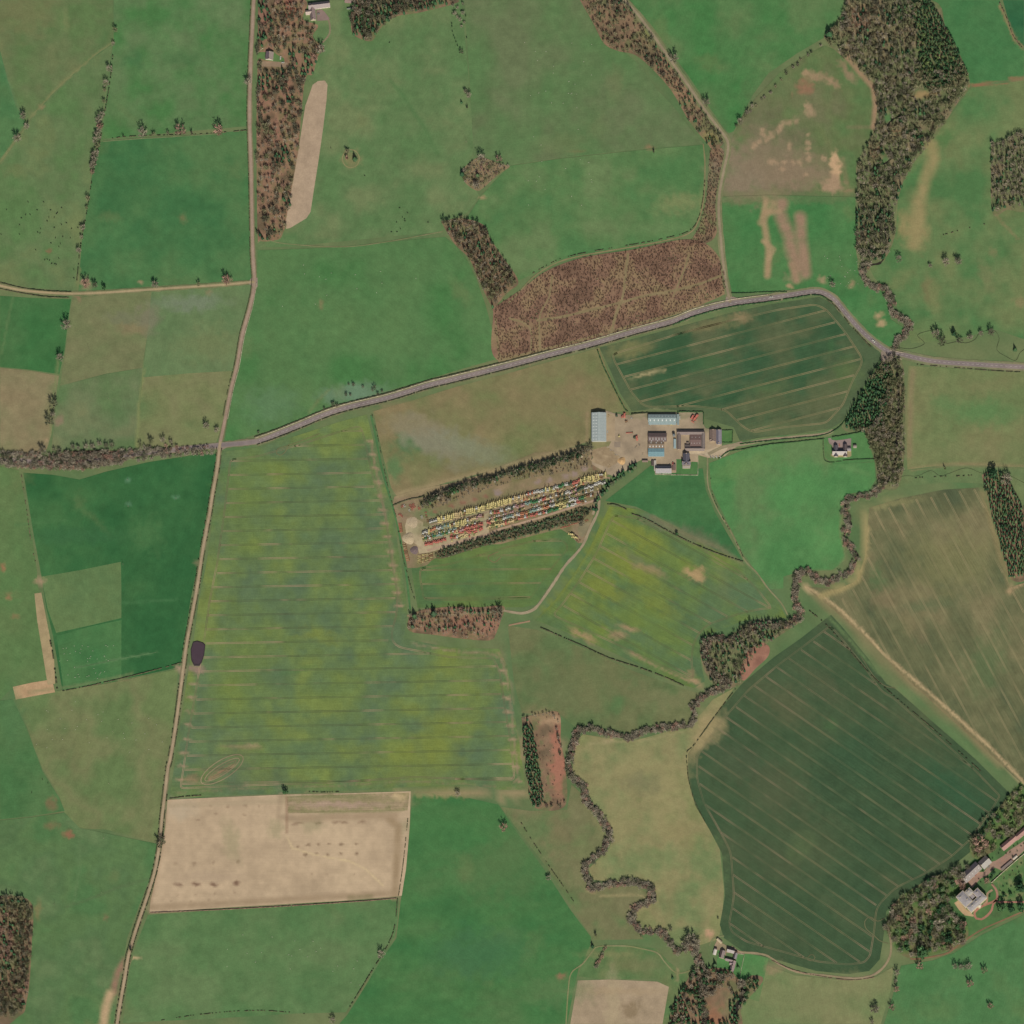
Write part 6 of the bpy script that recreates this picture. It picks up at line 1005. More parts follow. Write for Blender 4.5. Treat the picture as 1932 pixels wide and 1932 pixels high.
hedge('stone wall around the paddock of the small steading', [Z5(900, 650), Z5(1100, 680), Z5(1050, 920), Z5(960, 1330)], .7, 1.2, 'stone', .1, False, None, 'stone_wall', curl=.1)
hedge('wall on the west side of the small steading', [Z5(305, 640), Z5(350, 780), Z5(560, 830)], .8, 1.8, 'stone', 0, False, None, 'stone_wall', curl=.1)
hedge('short wall beside the first cottage by the western road', [Z6(20, 920), Z6(90, 850), Z6(130, 830)], .7, 1.3, 'stone', 0, False, None, 'stone_wall', curl=.1)

# ------------------------------------------------------------------ buildings
SLATE = (112, 104, 104); DSL = (84, 82, 90); GREYR = (150, 148, 148)
def hexm(kind, rgb, rough=.7): return flat('%s_%d_%d_%d' % ((kind,) + tuple(rgb)), rgb, rough, 0, .10, .5)
def quadbox(c, u, v, n, a, b, t):  # slab centred at c spanned by u*a, v*b, thickness t along n
    c, u, v, n = map(lambda q: np.array(q, float), (c, u, v, n)); P8 = [c + sx * u * a / 2 + sy * v * b / 2 + sz * n * t / 2 for sz in (-1, 1) for sx, sy in ((-1, -1), (1, -1), (1, 1), (-1, 1))]
    return P8, [(0, 3, 2, 1), (4, 5, 6, 7), (0, 1, 5, 4), (1, 2, 6, 5), (2, 3, 7, 6), (3, 0, 4, 7)]
def gable(par, l, w_, eave, rise, wall, roof, ox=0, oy=0, rot=0, lights=None, chim=0, roof_shaded=None, wins=0, over=.35, bands=0, door=None, z0=.3, doorc=(90, 96, 100)):
    """ridge along local x; parts go straight under the building"""
    ca, sa = math.cos(R(rot)), math.sin(R(rot))
    def tr(V): return [(ox + x * ca - y * sa, oy + x * sa + y * ca, z + z0) for x, y, z in V]
    L2, W2 = l / 2, w_ / 2
    m = MB(); V = [(-L2, -W2, -.4), (L2, -W2, -.4), (L2, W2, -.4), (-L2, W2, -.4), (-L2, -W2, eave), (L2, -W2, eave), (L2, W2, eave), (-L2, W2, eave), (-L2, 0, eave + rise), (L2, 0, eave + rise)]
    m.add(tr(V), [(0, 1, 5, 4), (2, 3, 7, 6), (1, 2, 6, 9, 5), (3, 0, 4, 8, 7), (0, 3, 2, 1)]); link('wall', m.me('wall', hexm('wall', wall, .9)), par)
    sl = math.hypot(W2, rise); out = []
    for s in (-1, 1):
        u = (1, 0, 0); v = (0, s * W2 / sl, -rise / sl); n = (0, s * rise / sl, W2 / sl); b = sl + over * 1.2
        c = (0, s * b / 2 * W2 / sl, eave + rise - b / 2 * rise / sl + .14)
        V, F_ = quadbox(c, u, v, n, l + 2 * over, b, .14); F2 = F_ if s < 0 else F_
        r = link('roof', MB().add(tr(V), F2).me('roof', hexm('roof', roof if s < 0 or roof_shaded is None else roof_shaded, .6)), par)  # slope away from the sun: its shade is put into the darker colour
        if bands:
            nb = int((l + 2 * over) // bands)
            for i in range(1, nb):
                cc = (-(l + 2 * over) / 2 + i * (l + 2 * over) / nb, c[1] + n[1] * .1, c[2] + n[2] * .1); V, F_ = quadbox(cc, u, v, n, .18, b, .06)
                link('roof_seam', MB().add(tr(V), F_).me('roof_seam', hexm('seam', tuple(int(q * .86) for q in roof))), r)
        if lights:
            for side, n_, fr, ll, ww in lights:
                if side != s: continue
                for i in range(n_):
                    x = -L2 + l * (i + .5) / n_; d = b * fr; cc = (x, s * d * W2 / sl + n[1] * .14, eave + rise - d * rise / sl + .14 + n[2] * .12); V, F_ = quadbox(cc, u, v, n, ww, ll, .08)
                    link('rooflight', MB().add(tr(V), F_).me('rooflight', hexm('rooflight', (212, 216, 214), .3)), r)
    V = [(-L2 - over, -.22, eave + rise + .1), (L2 + over, -.22, eave + rise + .1), (L2 + over, .22, eave + rise + .1), (-L2 - over, .22, eave + rise + .1)]
    V = V + [(x, y, z + .2) for x, y, z in V]
    link('ridge', MB().add(tr(V), box(0, 0, 0, 1, 1, 1)[1]).me('ridge', hexm('ridge', tuple(min(235, int(q * 1.25)) for q in roof))), par)
    for i in range(chim):
        x = [-L2 + .7, L2 - .7, 0][i]; V, F_ = box(x - .45, -.7, eave + rise - .8, x + .45, .7, eave + rise + 1.5)
        c = link('chimney', MB().add(tr(V), F_).me('chimney', hexm('chimney', (186, 172, 150), .9)), par)
        for k in (-.3, .3): V, F_ = box(x - .14, k - .14, eave + rise + 1.5, x + .14, k + .14, eave + rise + 1.95); link('chimney_pot', MB().add(tr(V), F_).me('chimney_pot', hexm('pot', (170, 120, 96), .9)), c)
    gl = flat('window_glass', (60, 66, 72), .1)
    for i in range(wins):
        x = -L2 + l * (i + .5) / wins
        for s in (-1, 1):
            V, F_ = box(x - .55, s * (W2 + .03) - .06, 1., x + .55, s * (W2 + .03) + .06, 2.4); fr = link('window', MB().add(tr(V), F_).me('window', hexm('frame', (220, 218, 210))), par)
            V, F_ = box(x - .42, s * (W2 + .08) - .05, 1.13, x + .42, s * (W2 + .08) + .05, 2.27); link('pane', MB().add(tr(V), F_).me('pane', gl), fr)
    if door:
        for dx, dw in door:
            V, F_ = box(dx - dw / 2, -W2 - .08, 0, dx + dw / 2, -W2 + .02, min(eave - .4, 4.2)); link('door', MB().add(tr(V), F_).me('door', hexm('door', doorc)), par)
def flatroof(par, l, w_, h, wall, roof, ox=0, oy=0, rot=0, par_h=.5, z0=.3, nm='roof', slope=0):
    ca, sa = math.cos(R(rot)), math.sin(R(rot))
    def tr(V): return [(ox + x * ca - y * sa, oy + x * sa + y * ca, z + z0) for x, y, z in V]
    L2, W2 = l / 2, w_ / 2; V, F_ = box(-L2, -W2, -.4, L2, W2, h); V = [(x, y, z - (slope if (z > 0 and y < 0) else 0)) for x, y, z in V]; link('wall', MB().add(tr(V), F_).me('wall', hexm('wall', wall, .9)), par)
    V, F_ = box(-L2 - .25, -W2 - .25, h + .02, L2 + .25, W2 + .25, h + .25); V = [(x, y, z - (slope if y < 0 else 0)) for x, y, z in V]; link(nm, MB().add(tr(V), F_).me(nm, hexm('roof', roof, .7)), par)
def hiproof(par, l, w_, h, rise, wall, roof, ox=0, oy=0, rot=0, z0=.3, chim=(), wins=0, storeys=1, top=.0):
    ca, sa = math.cos(R(rot)), math.sin(R(rot))
    def tr(V): return [(ox + x * ca - y * sa, oy + x * sa + y * ca, z + z0) for x, y, z in V]
    L2, W2 = l / 2, w_ / 2; V, F_ = box(-L2, -W2, -.4, L2, W2, h); link('wall', MB().add(tr(V), F_).me('wall', hexm('wall', wall, .9)), par)
    V, F_ = box(-L2 - .3, -W2 - .3, h + .01, L2 + .3, W2 + .3, h + .45); link('parapet', MB().add(tr(V), F_).me('parapet', hexm('parapet', tuple(min(240, int(q * 1.08)) for q in wall), .9)), par)
    k = min(W2 - .8, L2 - .8) * (1 - top); a, b = L2 - .1, W2 - .1; V = [(-a, -b, h + .5), (a, -b, h + .5), (a, b, h + .5), (-a, b, h + .5), (-a + k, -b + k, h + .5 + rise), (a - k, -b + k, h + .5 + rise), (a - k, b - k, h + .5 + rise), (-a + k, b - k, h + .5 + rise)]
    link('roof', MB().add(tr(V), box(0, 0, 0, 1, 1, 1)[1]).me('roof', hexm('roof', roof, .6)), par)
    for x, y in chim: V, F_ = box(x - .9, y - .5, h, x + .9, y + .5, h + rise + 2.2); link('chimney', MB().add(tr(V), F_).me('chimney', hexm('chimney', (190, 178, 156), .9)), par)
    gl = flat('window_glass', (60, 66, 72), .1)
    for st_ in range(storeys):
        for i in range(wins):
            x = -L2 + l * (i + .5) / wins; z = 1.2 + st_ * 3.6
            V, F_ = box(x - .7, -W2 - .1, z, x + .7, -W2 + .02, z + 2.1); fr = link('window', MB().add(tr(V), F_).me('window', hexm('frame', (228, 224, 212))), par)
            V, F_ = box(x - .55, -W2 - .14, z + .15, x + .55, -W2 - .09, z + 1.95); link('pane', MB().add(tr(V), F_).me('pane', gl), fr)
def bld(name, label, cat, zc, eave, rot=0, group=None):
    x, y = W(zc); return thing(name, label, cat, (x + LEANX * eave, y - LEANY * eave, 0), R(rot), group)
U = .67
def z1m(px): return px / 4.83 * U
b = bld('barn', 'big pale blue grey barn standing alone at the west end of the farmyard', 'barn', Z1(180, 325), 6, 90); gable(b, z1m(340), z1m(172), 6, 2.6, (176, 180, 176), (158, 168, 168), lights=[(1, 9, .35, 2.6, .9), (1, 9, .72, 2.6, .9)], bands=5, door=[(10, 5), (-10, 5)])
b = bld('workshop', 'long grey green shed with rows of rooflights on the north side of the farmyard', 'shed', Z1(945, 222), 5, 0)
gable(b, z1m(338), z1m(88), 5, 2, (150, 156, 150), (134, 150, 150), lights=[(1, 9, .5, 1.6, .7), (-1, 7, .55, 2.6, 1.4)], bands=6, door=[(-12, 5), (4, 5)]); flatroof(b, z1m(330), 3.4, 3.6, (150, 154, 150), (140, 158, 160), 0, -z1m(46) - 1.6, slope=.7, nm='lean_to_roof'); flatroof(b, 3.4, z1m(125), 3.4, (150, 150, 146), (134, 150, 150), z1m(182) + 1, -1.5, nm='annex_roof')
b = bld('dark_shed', 'dark brown roofed shed, northern of three joined sheds in the farmyard', 'shed', Z1(887, 450), 4.6, 0); gable(b, z1m(218), z1m(96), 4.4, 2.2, (140, 128, 116), (104, 90, 88), lights=[(-1, 6, .3, 1.2, 1.), (-1, 6, .62, 1.2, 1.), (-1, 3, .88, 1.2, 1)], chim=0)
b = bld('middle_shed', 'brown sheet roofed shed with white rooflights, middle of three joined sheds', 'shed', Z1(872, 540), 4.2, 0); gable(b, z1m(188), z1m(84), 4.1, 1.6, (150, 138, 122), (130, 114, 98), lights=[(1, 3, .5, 2.4, 1.2), (-1, 5, .5, 2.4, 1.2)])
b = bld('blue_shed', 'light blue roofed shed, southern of three joined sheds in the farmyard', 'shed', Z1(872, 632), 4.6, 0); gable(b, z1m(190), z1m(90), 4.4, 1.4, (146, 160, 164), (116, 148, 156), bands=5, lights=None)
b = bld('steading', 'old stone courtyard steading with slate ranges around a brown roofed cattle court', 'farm building', Z1(1288, 490), 4, 0)
gable(b, z1m(325), 7, 3.6, 2.4, (168, 154, 134), (124, 112, 108), 0, z1m(98), roof_shaded=(112, 102, 100), wins=8); gable(b, z1m(190), 6, 3.6, 2.2, (168, 154, 134), (122, 110, 104), -z1m(142), -z1m(10), 90); gable(b, z1m(190), 6, 3.6, 2.2, (168, 154, 134), (126, 116, 112), z1m(150), -z1m(8), 90)
gable(b, z1m(230), 6.5, 3.6, 2.2, (172, 158, 138), (128, 116, 110), z1m(50), -z1m(100), wins=6); gable(b, z1m(130), z1m(135), 3.8, 1.6, (150, 136, 120), (116, 96, 92), z1m(60), z1m(2), lights=[(-1, 4, .5, .8, .8), (1, 3, .5, .8, .8)]); flatroof(b, 9, 3, 3, (160, 146, 128), (96, 88, 86), -z1m(38), -z1m(60)); flatroof(b, 4, 2.6, 2.4, (160, 146, 128), (120, 108, 100), -z1m(36), -z1m(26))
b = bld('lean_to_shed', 'narrow pale blue roofed shed against the west wall of the courtyard steading', 'shed', Z1(1097, 528), 3, 90); flatroof(b, z1m(112), z1m(26), 3, (150, 148, 138), (146, 166, 170), slope=.5)
b = bld('silo_shed', 'small dark round topped feed store north west of the courtyard steading', 'shed', Z1(1085, 420), 4, 90)
sv = []; sf = []; tube(sv, sf, (0, 0, .2), (0, 0, 5.5), 2.4, 2.4, 14); link('tank', mesh_np('tank', np.array(sv), [tuple(f) for f in sf], None, hexm('tank', (120, 128, 130), .4)), b); sv = []; sf = []; tube(sv, sf, (0, 0, 5.5), (0, 0, 7), 2.5, .3, 14); link('cap', mesh_np('cap', np.array(sv), [tuple(f) for f in sf], None, hexm('tank', (104, 110, 112), .4)), b)
b = bld('cottage', 'brown slate roofed cottage at the east end of the farmyard', 'house', Z1(1557, 430), 3.4, 90); gable(b, z1m(140), z1m(78), 3.4, 3, (176, 160, 138), (126, 110, 102), chim=2, wins=4, door=[(0, 1.1)]); gable(b, 6, 5, 3.2, 2.2, (184, 168, 146), (134, 118, 108), -z1m(50), 2, 90)
b = bld('cottage', 'grey slate roofed cottage next to the small garden east of the farmyard', 'house', Z1(1628, 445), 3.6, 90); gable(b, z1m(165), z1m(62), 3.6, 3, (180, 170, 156), (138, 132, 142), roof_shaded=(120, 116, 128), chim=2, wins=5, door=[(0, 1.1)]); gable(b, 6, 6, 3.2, 2.6, (190, 178, 158), (142, 136, 140), -z1m(70), 0, 0)
b = bld('farmhouse', 'farmhouse with dark cross shaped slate roof in the walled garden', 'house', Z1(1235, 712), 5, 90); gable(b, z1m(130), z1m(76), 5, 3.6, (190, 176, 152), (92, 90, 100), chim=2, wins=4); gable(b, z1m(100), z1m(60), 5, 3.2, (196, 182, 160), (98, 94, 102), -z1m(40), 0, 90, chim=2, wins=3, door=[(0, 1.3)]); flatroof(b, 4, z1m(92), 2.8, (196, 182, 158), (166, 158, 148), -z1m(92), 0, nm='sun_room_roof')
b = bld('cottage', 'long white cottage with grey roof south of the farmyard', 'house', Z1(960, 838), 4, 0); gable(b, z1m(188), z1m(84), 3.8, 4.6, (208, 202, 190), (150, 146, 148), roof_shaded=(128, 124, 130), chim=2, wins=6, door=[(-4, 1.2)]); flatroof(b, z1m(24), z1m(120), 2.8, (190, 184, 172), (176, 170, 160), -z1m(102), z1m(50))
b = bld('shed', 'small brown shed at the east gable of the long white cottage', 'shed', Z1(1085, 812), 2.8, 90); gable(b, z1m(66), z1m(38), 2.8, 1.2, (130, 108, 96), (116, 98, 92))
b = bld('shed', 'low dark shed at the western gate of the farm garden', 'shed', Z1(737, 735), 2.4, 0); gable(b, z1m(66), z1m(24), 2.4, 1, (140, 124, 108), (122, 104, 96))
b = bld('shed', 'small dark shed left of the long white cottage', 'shed', Z1(828, 762), 2.4, 90); gable(b, z1m(54), z1m(26), 2.4, 1, (120, 106, 96), (88, 78, 76))
# country house
def z4m(px): return px / 6.44 * U
b = bld('country_house', 'big pale grey country house with flat leaded roofs and a round bay', 'house', Z4(430, 1330), 11, 43)
ca, sa = math.cos(R(43)), math.sin(R(43))
def l4(x, y): dx, dy = z4m(x - 430), -z4m(y - 1330); return dx * ca + dy * sa, -dx * sa + dy * ca
LR = (158, 154, 154); CR = (206, 192, 164)
x, y = l4(520, 1385); hiproof(b, z4m(345), z4m(112), 11, 1.6, CR, LR, x, y, chim=((-9, 1), (0, 1.5), (9, 1)), wins=8, storeys=3, top=.15)
x, y = l4(318, 1330); hiproof(b, z4m(150), z4m(225), 11.4, 1.5, CR, (152, 148, 150), x, y, chim=((-3, 6), (3, -4)), wins=4, storeys=3, top=.3)
x, y = l4(395, 1220); hiproof(b, z4m(110), z4m(100), 10.2, 1.3, CR, (160, 156, 152), x, y, chim=((0, 2),), top=.3)
x, y = l4(545, 1245); hiproof(b, z4m(110), z4m(150), 10.6, 1.4, CR, (150, 144, 148), x, y, chim=((0, 3),), top=.2)
x, y = l4(425, 1300); flatroof(b, z4m(120), z4m(70), 8, CR, (150, 144, 146), x, y)
x, y = l4(562, 1432); sv, sf = [], []; tube(sv, sf, (x, y, -.2), (x, y, 11.2), 3.2, 3.2, 12); link('bay', mesh_np('bay', np.array(sv), [tuple(f) for f in sf], None, hexm('wall', CR)), b); sv, sf = [], []; tube(sv, sf, (x, y, 11.2), (x, y, 12.6), 3.4, .3, 12); link('bay_roof', mesh_np('bay_roof', np.array(sv), [tuple(f) for f in sf], None, hexm('roof', (196, 188, 172))), b)
b = bld('stable_block', 'long slate roofed stable range north west of the big house', 'stables', Z4(432, 905), 4.5, 43); gable(b, z4m(335), z4m(150), 4.5, 4, (186, 168, 146), (150, 142, 138), roof_shaded=(96, 90, 96), chim=1, wins=7, lights=[(-1, 5, .5, 1.4, .8)])
b = bld('coach_house', 'grey roofed coach house between the stable range and the walled court', 'house', Z4(655, 745), 4.5, 43); gable(b, z4m(165), z4m(145), 4.5, 3.6, (186, 170, 148), (166, 162, 156), roof_shaded=(104, 98, 100), chim=2, wins=3)
b = bld('cottage_row', 'long row of cottages with pinkish roofs north east of the stables', 'house', Z4(1045, 425), 4, 40); gable(b, z4m(300), z4m(95), 4, 3, (192, 176, 152), (168, 132, 124), roof_shaded=(132, 104, 100), chim=3, wins=8)
b = bld('cottage_row', 'further pink roofed cottage range at the right edge', 'house', Z4(1240, 280), 4, 40); gable(b, z4m(220), z4m(90), 4, 3, (192, 176, 152), (158, 124, 116), roof_shaded=(128, 102, 98), chim=2, wins=5)
b = bld('outhouse', 'small slate outhouse at the northern corner of the big house', 'shed', Z4(310, 1080), 3, 38); gable(b, z4m(110), z4m(40), 3, 1.6, (180, 166, 144), (128, 116, 112))
b = bld('glasshouse', 'small glasshouse by the end of the pale garden wall', 'glasshouse', Z4(1140, 665), 2.6, 40); gable(b, z4m(80), z4m(36), 2.2, 1.2, (196, 190, 176), (176, 168, 156))
b = bld('garden_building', 'grey lean to range on the court side of the pale garden wall', 'shed', Z4(1010, 790), 2.6, 40); flatroof(b, z4m(220), z4m(36), 2.6, (170, 156, 138), (124, 112, 108), slope=.5)
# small steading
def z5m(px): return px / 12.075 * U
b = bld('barn', 'dark slate barn on the north side of the small southern steading', 'barn', Z5(690, 555), 3.6, -15); gable(b, z5m(215), z5m(130), 3.6, 2.8, (182, 168, 146), (166, 158, 156), roof_shaded=(92, 80, 82), wins=3)
b = bld('barn', 'brown slate barn on the west side of the small southern steading', 'barn', Z5(425, 665), 3.6, 75); gable(b, z5m(215), z5m(140), 3.6, 3, (178, 160, 140), (140, 126, 124), roof_shaded=(98, 84, 82), wins=3)
b = bld('barn', 'long low barn closing the south side of the small steading', 'barn', Z5(640, 835), 3.2, -14); gable(b, z5m(230), z5m(90), 3.2, 2.4, (188, 170, 148), (138, 124, 124), roof_shaded=(84, 74, 78), wins=3)
b = bld('barn', 'grey roofed barn on the east side of the small southern steading', 'barn', Z5(825, 720), 3.4, 75); gable(b, z5m(170), z5m(95), 3.4, 2.6, (178, 164, 144), (138, 132, 136), roof_shaded=(108, 100, 106), wins=2)
b = bld('shed', 'little brown roofed shed at the north east corner of the small steading', 'shed', Z5(835, 598), 2.6, -15); gable(b, z5m(95), z5m(56), 2.6, 1.6, (170, 150, 132), (104, 84, 80))
b = bld('steading_house', 'narrow pinkish slate house at the southern end of the small steading', 'house', Z5(745, 1030), 4, 75); gable(b, z5m(330), z5m(120), 4, 3, (196, 180, 156), (150, 132, 132), roof_shaded=(124, 108, 112), chim=3, wins=5); gable(b, 6, 5, 3.4, 2.4, (196, 180, 156), (146, 130, 130), z5m(70), 3, 90)
b = bld('shed', 'white roofed shed west of the small steading', 'shed', Z5(208, 605), 3, 75); gable(b, z5m(150), z5m(84), 3, 1, (206, 200, 190), (206, 198, 188))
b = bld('shed', 'dark brown shed north of the white roofed shed', 'shed', Z5(232, 500), 2.6, -15); gable(b, z5m(70), z5m(56), 2.6, 1.2, (110, 90, 86), (92, 76, 76))
b = bld('open_store', 'tan roofed curved store north west of the small steading', 'shed', Z5(345, 265), 2.6, -42); gable(b, z5m(180), z5m(70), 2.6, 1, (190, 174, 146), (178, 164, 138))
# eastern house
b = bld('villa', 'modern eastern house with dark cross gables and pale south front', 'house', Z7(590, 850), 4, 0); gable(b, z5m(430), z5m(165), 3.8, 3.8, (216, 206, 186), (172, 166, 162), roof_shaded=(84, 84, 96), chim=1, wins=6)
gable(b, z5m(330), z5m(112), 3.9, 2.9, (216, 206, 186), (92, 88, 96), -z5m(112), z5m(32), 90, wins=3); gable(b, z5m(360), z5m(112), 3.9, 2.9, (216, 206, 186), (96, 86, 88), z5m(170), z5m(46), 90, wins=3); gable(b, z5m(110), z5m(110), 3, 1.8, (216, 206, 186), (132, 124, 126), z5m(285), z5m(100), 0)
b = bld('garage', 'small detached garage on the lawn east of the modern house', 'shed', Z7(1055, 665), 2.6, 0); gable(b, z5m(90), z5m(90), 2.6, 1.6, (220, 212, 196), (130, 118, 112))
# northern houses
def z6m(px): return px / 6.9 * U
b = bld('far_house', 'long pale roofed house at the top of the picture beside the roadside wood', 'house', Z6(1090, 92), 4.5, 7); gable(b, z6m(370), z6m(100), 4.5, 3.2, (214, 204, 190), (152, 140, 138), roof_shaded=(120, 110, 112), chim=2, wins=7)
b = bld('far_house_wing', 'slate courtyard wing running south from the long pale roofed house', 'house', Z6(980, 220), 3.8, 95); gable(b, z6m(250), z6m(90), 3.8, 3, (206, 192, 172), (142, 124, 122), roof_shaded=(118, 104, 104), chim=2, wins=4); gable(b, z6m(120), z6m(70), 3.4, 2.4, (208, 196, 178), (150, 132, 128), z6m(100), -3.5, 90); gable(b, z6m(100), z6m(70), 3.4, 2.4, (208, 196, 178), (176, 160, 150), z6m(12), z6m(70), 90)
b = bld('roadside_cottage', 'small cottage with pale east roof slope in the clearing by the western road', 'house', Z6(235, 962), 3.8, 84); gable(b, z6m(130), z6m(128), 3.8, 3, (214, 204, 190), (148, 136, 128), roof_shaded=(112, 98, 104), chim=2, wins=3)
b = bld('outbuilding', 'brown roofed outbuilding cut by the top edge of the picture', 'shed', Z6(1625, 15), 3, -4); gable(b, z6m(180), z6m(70), 3, 1.6, (150, 130, 118), (132, 112, 106))
b = bld('outbuilding', 'narrow dark shed south of the brown roofed outbuilding', 'shed', Z6(1655, 138), 2, 8); gable(b, z6m(170), z6m(22), 2, .7, (160, 160, 150), (96, 104, 96))

# ------------------------------------------------------------------ machines
PAINT = dict(yellow=(212, 198, 138), red=(192, 116, 102), green=(78, 128, 86), white=(200, 198, 188), grey=(146, 144, 138), orange=(196, 136, 104), blue=(84, 102, 140), tan=(204, 182, 138), dgreen=(74, 94, 76), pink=(184, 148, 142), teal=(140, 164, 152), olive=(150, 148, 98), brown=(144, 112, 84))
def pm(c): return flat('paint_' + c, PAINT[c], .55, 0, .22, .7)
rub = flat('tyre_rubber', (46, 44, 42), .95); rust = flat('rusty_steel', (122, 84, 62), .9, 0, .3, 1); glassm = flat('cab_glass', (66, 76, 84), .15)
def wheel(x, y, r, w_):
    v, f = [], []; n = 10
    for s in (-1, 1):
        for i in range(n): t = 2 * math.pi * i / n; v.append((x + r * math.cos(t), y + s * w_ / 2, r + r * math.sin(t)))
    for i in range(n): j = (i + 1) % n; f.append((i, j, n + j, n + i))
    f += [tuple(range(n))[::-1], tuple(range(n, 2 * n))]; return v, f
def machine_mesh(kind, col):
    k = ('m', kind, col)
    if k in _cache: return _cache[k]
    me = D.meshes.new(kind); V, F_, MI = [], [], []
    def add(vf, mi):
        b = len(V); V.extend(vf[0]); F_.extend([tuple(b + i for i in g) for g in vf[1]]); MI.extend([mi] * len(vf[1]))
    if kind == 'tractor':          # nose points along +x
        add(box(.1, -.5, .9, 2., .5, 1.6), 0); add(box(-1.5, -.4, .7, .2, .4, 1.1), 3); add(box(-1.4, -.75, 1.1, -.1, .75, 2.35), 2); add(box(-1.5, -.85, 2.35, 0, .85, 2.55), 5)
        for s in (-1, 1): add(wheel(-.9, s * .95, .85, .5), 1); add(wheel(1.5, s * .8, .5, .35), 1); add(box(-1.75, s * .9 - .36, 1.74, -.1, s * .9 + .36, 1.92), 0); add(box(1.1, s * .8 - .2, 1.02, 1.9, s * .8 + .2, 1.1), 0)
        add(box(1.2, .1, 1.6, 1.32, .22, 2.3), 3)
    elif kind == 'digger':         # backhoe loader: cab, bonnet, front bucket, folded rear arm
        add(box(.3, -.5, .9, 2.2, .5, 1.7), 0); add(box(-1.3, -.8, .8, .3, .8, 1.4), 0); add(box(-1.2, -.75, 1.4, .2, .75, 2.5), 2); add(box(-1.3, -.85, 2.5, .3, .85, 2.7), 5)
        add(box(2.9, -1.15, .2, 3.7, 1.15, 1.), 0)
        for s in (-1, 1): add(box(.5, s * .75 - .1, 1.1, 3., s * .75 + .1, 1.35), 0); add(wheel(-.9, s * 1, .8, .5), 1); add(wheel(1.7, s * .9, .55, .4), 1)
        add(box(-2.1, -.15, .9, -1.3, .15, 3.), 0); add(box(-3.3, -.14, 2.6, -2., .14, 2.95), 0); add(box(-3.4, -.3, 1., -3., .3, 2.7), 3)
    elif kind == 'combine':
        add(box(-3.4, -1.5, 1.2, 2., 1.5, 3.2), 0); add(box(-2.6, -1.2, 3.2, .4, 1.2, 3.8), 0); add(box(2., -1., 1.8, 3.4, 1., 3.5), 2); add(box(1.9, -1.1, 3.5, 3.5, 1.1, 3.7), 0); add(box(3.4, -.5, .8, 4.4, .5, 1.6), 3); add(box(4.4, -2.6, .3, 5.4, 2.6, 1.2), 0); add(box(-1.5, 1.6, 2.6, 2.4, 1.95, 2.95), 3)
        for s in (-1, 1): add(wheel(1.6, s * 1.5, 1., .7), 1); add(wheel(-2.5, s * 1.3, .6, .45), 1)
    elif kind == 'implement':      # tine cultivator: frame bars, tines, drawbar
        for x in (-1, 0, 1): add(box(x - .1, -2., .6, x + .1, 2., .8), 0)
        for y in (-1.8, -.9, 0, .9, 1.8): add(box(-1.2, y - .07, .62, 1.2, y + .07, .82), 0)
        for x in (-1, 0, 1):
            for y in (-1.5, -.6, .5, 1.4): add(box(x - .05, y - .05, .0, x + .05, y + .05, .6), 3)
        add(box(1.1, -.1, .6, 2.8, .1, .8), 3)
        for s in (-1, 1): add(wheel(-.6, s * 2.2, .45, .25), 1)
    elif kind == 'boom':           # detached digging arm lying on the ground
        add(box(-2.6, -.22, .2, .4, .22, .75), 0); add(box(.3, -.18, .3, 2.6, .18, .7), 0); add(box(2.4, -.45, .1, 3.1, .45, .9), 3); add(box(-1.6, .25, .35, .2, .38, .5), 3)
    elif kind == 'car':
        v = [(-2.1, -.85, .35), (2.1, -.85, .35), (2.1, .85, .35), (-2.1, .85, .35), (-2.1, -.85, .95), (2.1, -.85, .85), (2.1, .85, .85), (-2.1, .85, .95)]; add((v, box(0, 0, 0, 1, 1, 1)[1]), 0)
        v = [(-1.6, -.78, .92), (1.1, -.78, .9), (1.1, .78, .9), (-1.6, .78, .92), (-1.2, -.62, 1.42), (.4, -.62, 1.42), (.4, .62, 1.42), (-1.2, .62, 1.42)]; add((v, box(0, 0, 0, 1, 1, 1)[1]), 2); add(box(-1.18, -.62, 1.42, .38, .62, 1.47), 0)
        for x in (-1.3, 1.3):
            for s in (-1, 1): add(wheel(x, s * .82, .32, .2), 1)
    me.from_pydata([tuple(map(float, v)) for v in V], [], F_); 
    for m in (pm(col), rub, glassm, rust, pm(col), pm('white') if rnd.random() < .15 else pm(col)): me.materials.append(m)
    me.polygons.foreach_set('material_index', MI); _cache[k] = me; return me
CAT = dict(tractor='tractor', digger='digger', combine='combine harvester', implement='farm implement', boom='scrap boom', car='car')
def machine(kind, col, zc, rot, label, group=None, s=1., z=.42, name=None):
    x, y = W(zc); o = link(name or {'combine': 'combine_harvester', 'implement': 'cultivator', 'boom': 'scrap_boom', 'car': 'parked_car'}.get(kind, kind), machine_mesh(kind, col), None, label, CAT[kind], group, None, (x, y, z), R(rot), (s, s, s)); return o
CN = dict(yellow='yellow', red='faded red', green='green', white='white', grey='grey', orange='orange', blue='blue', tan='tan', dgreen='dark green', pink='pinkish', teal='pale green', olive='olive', brown='rusty brown')
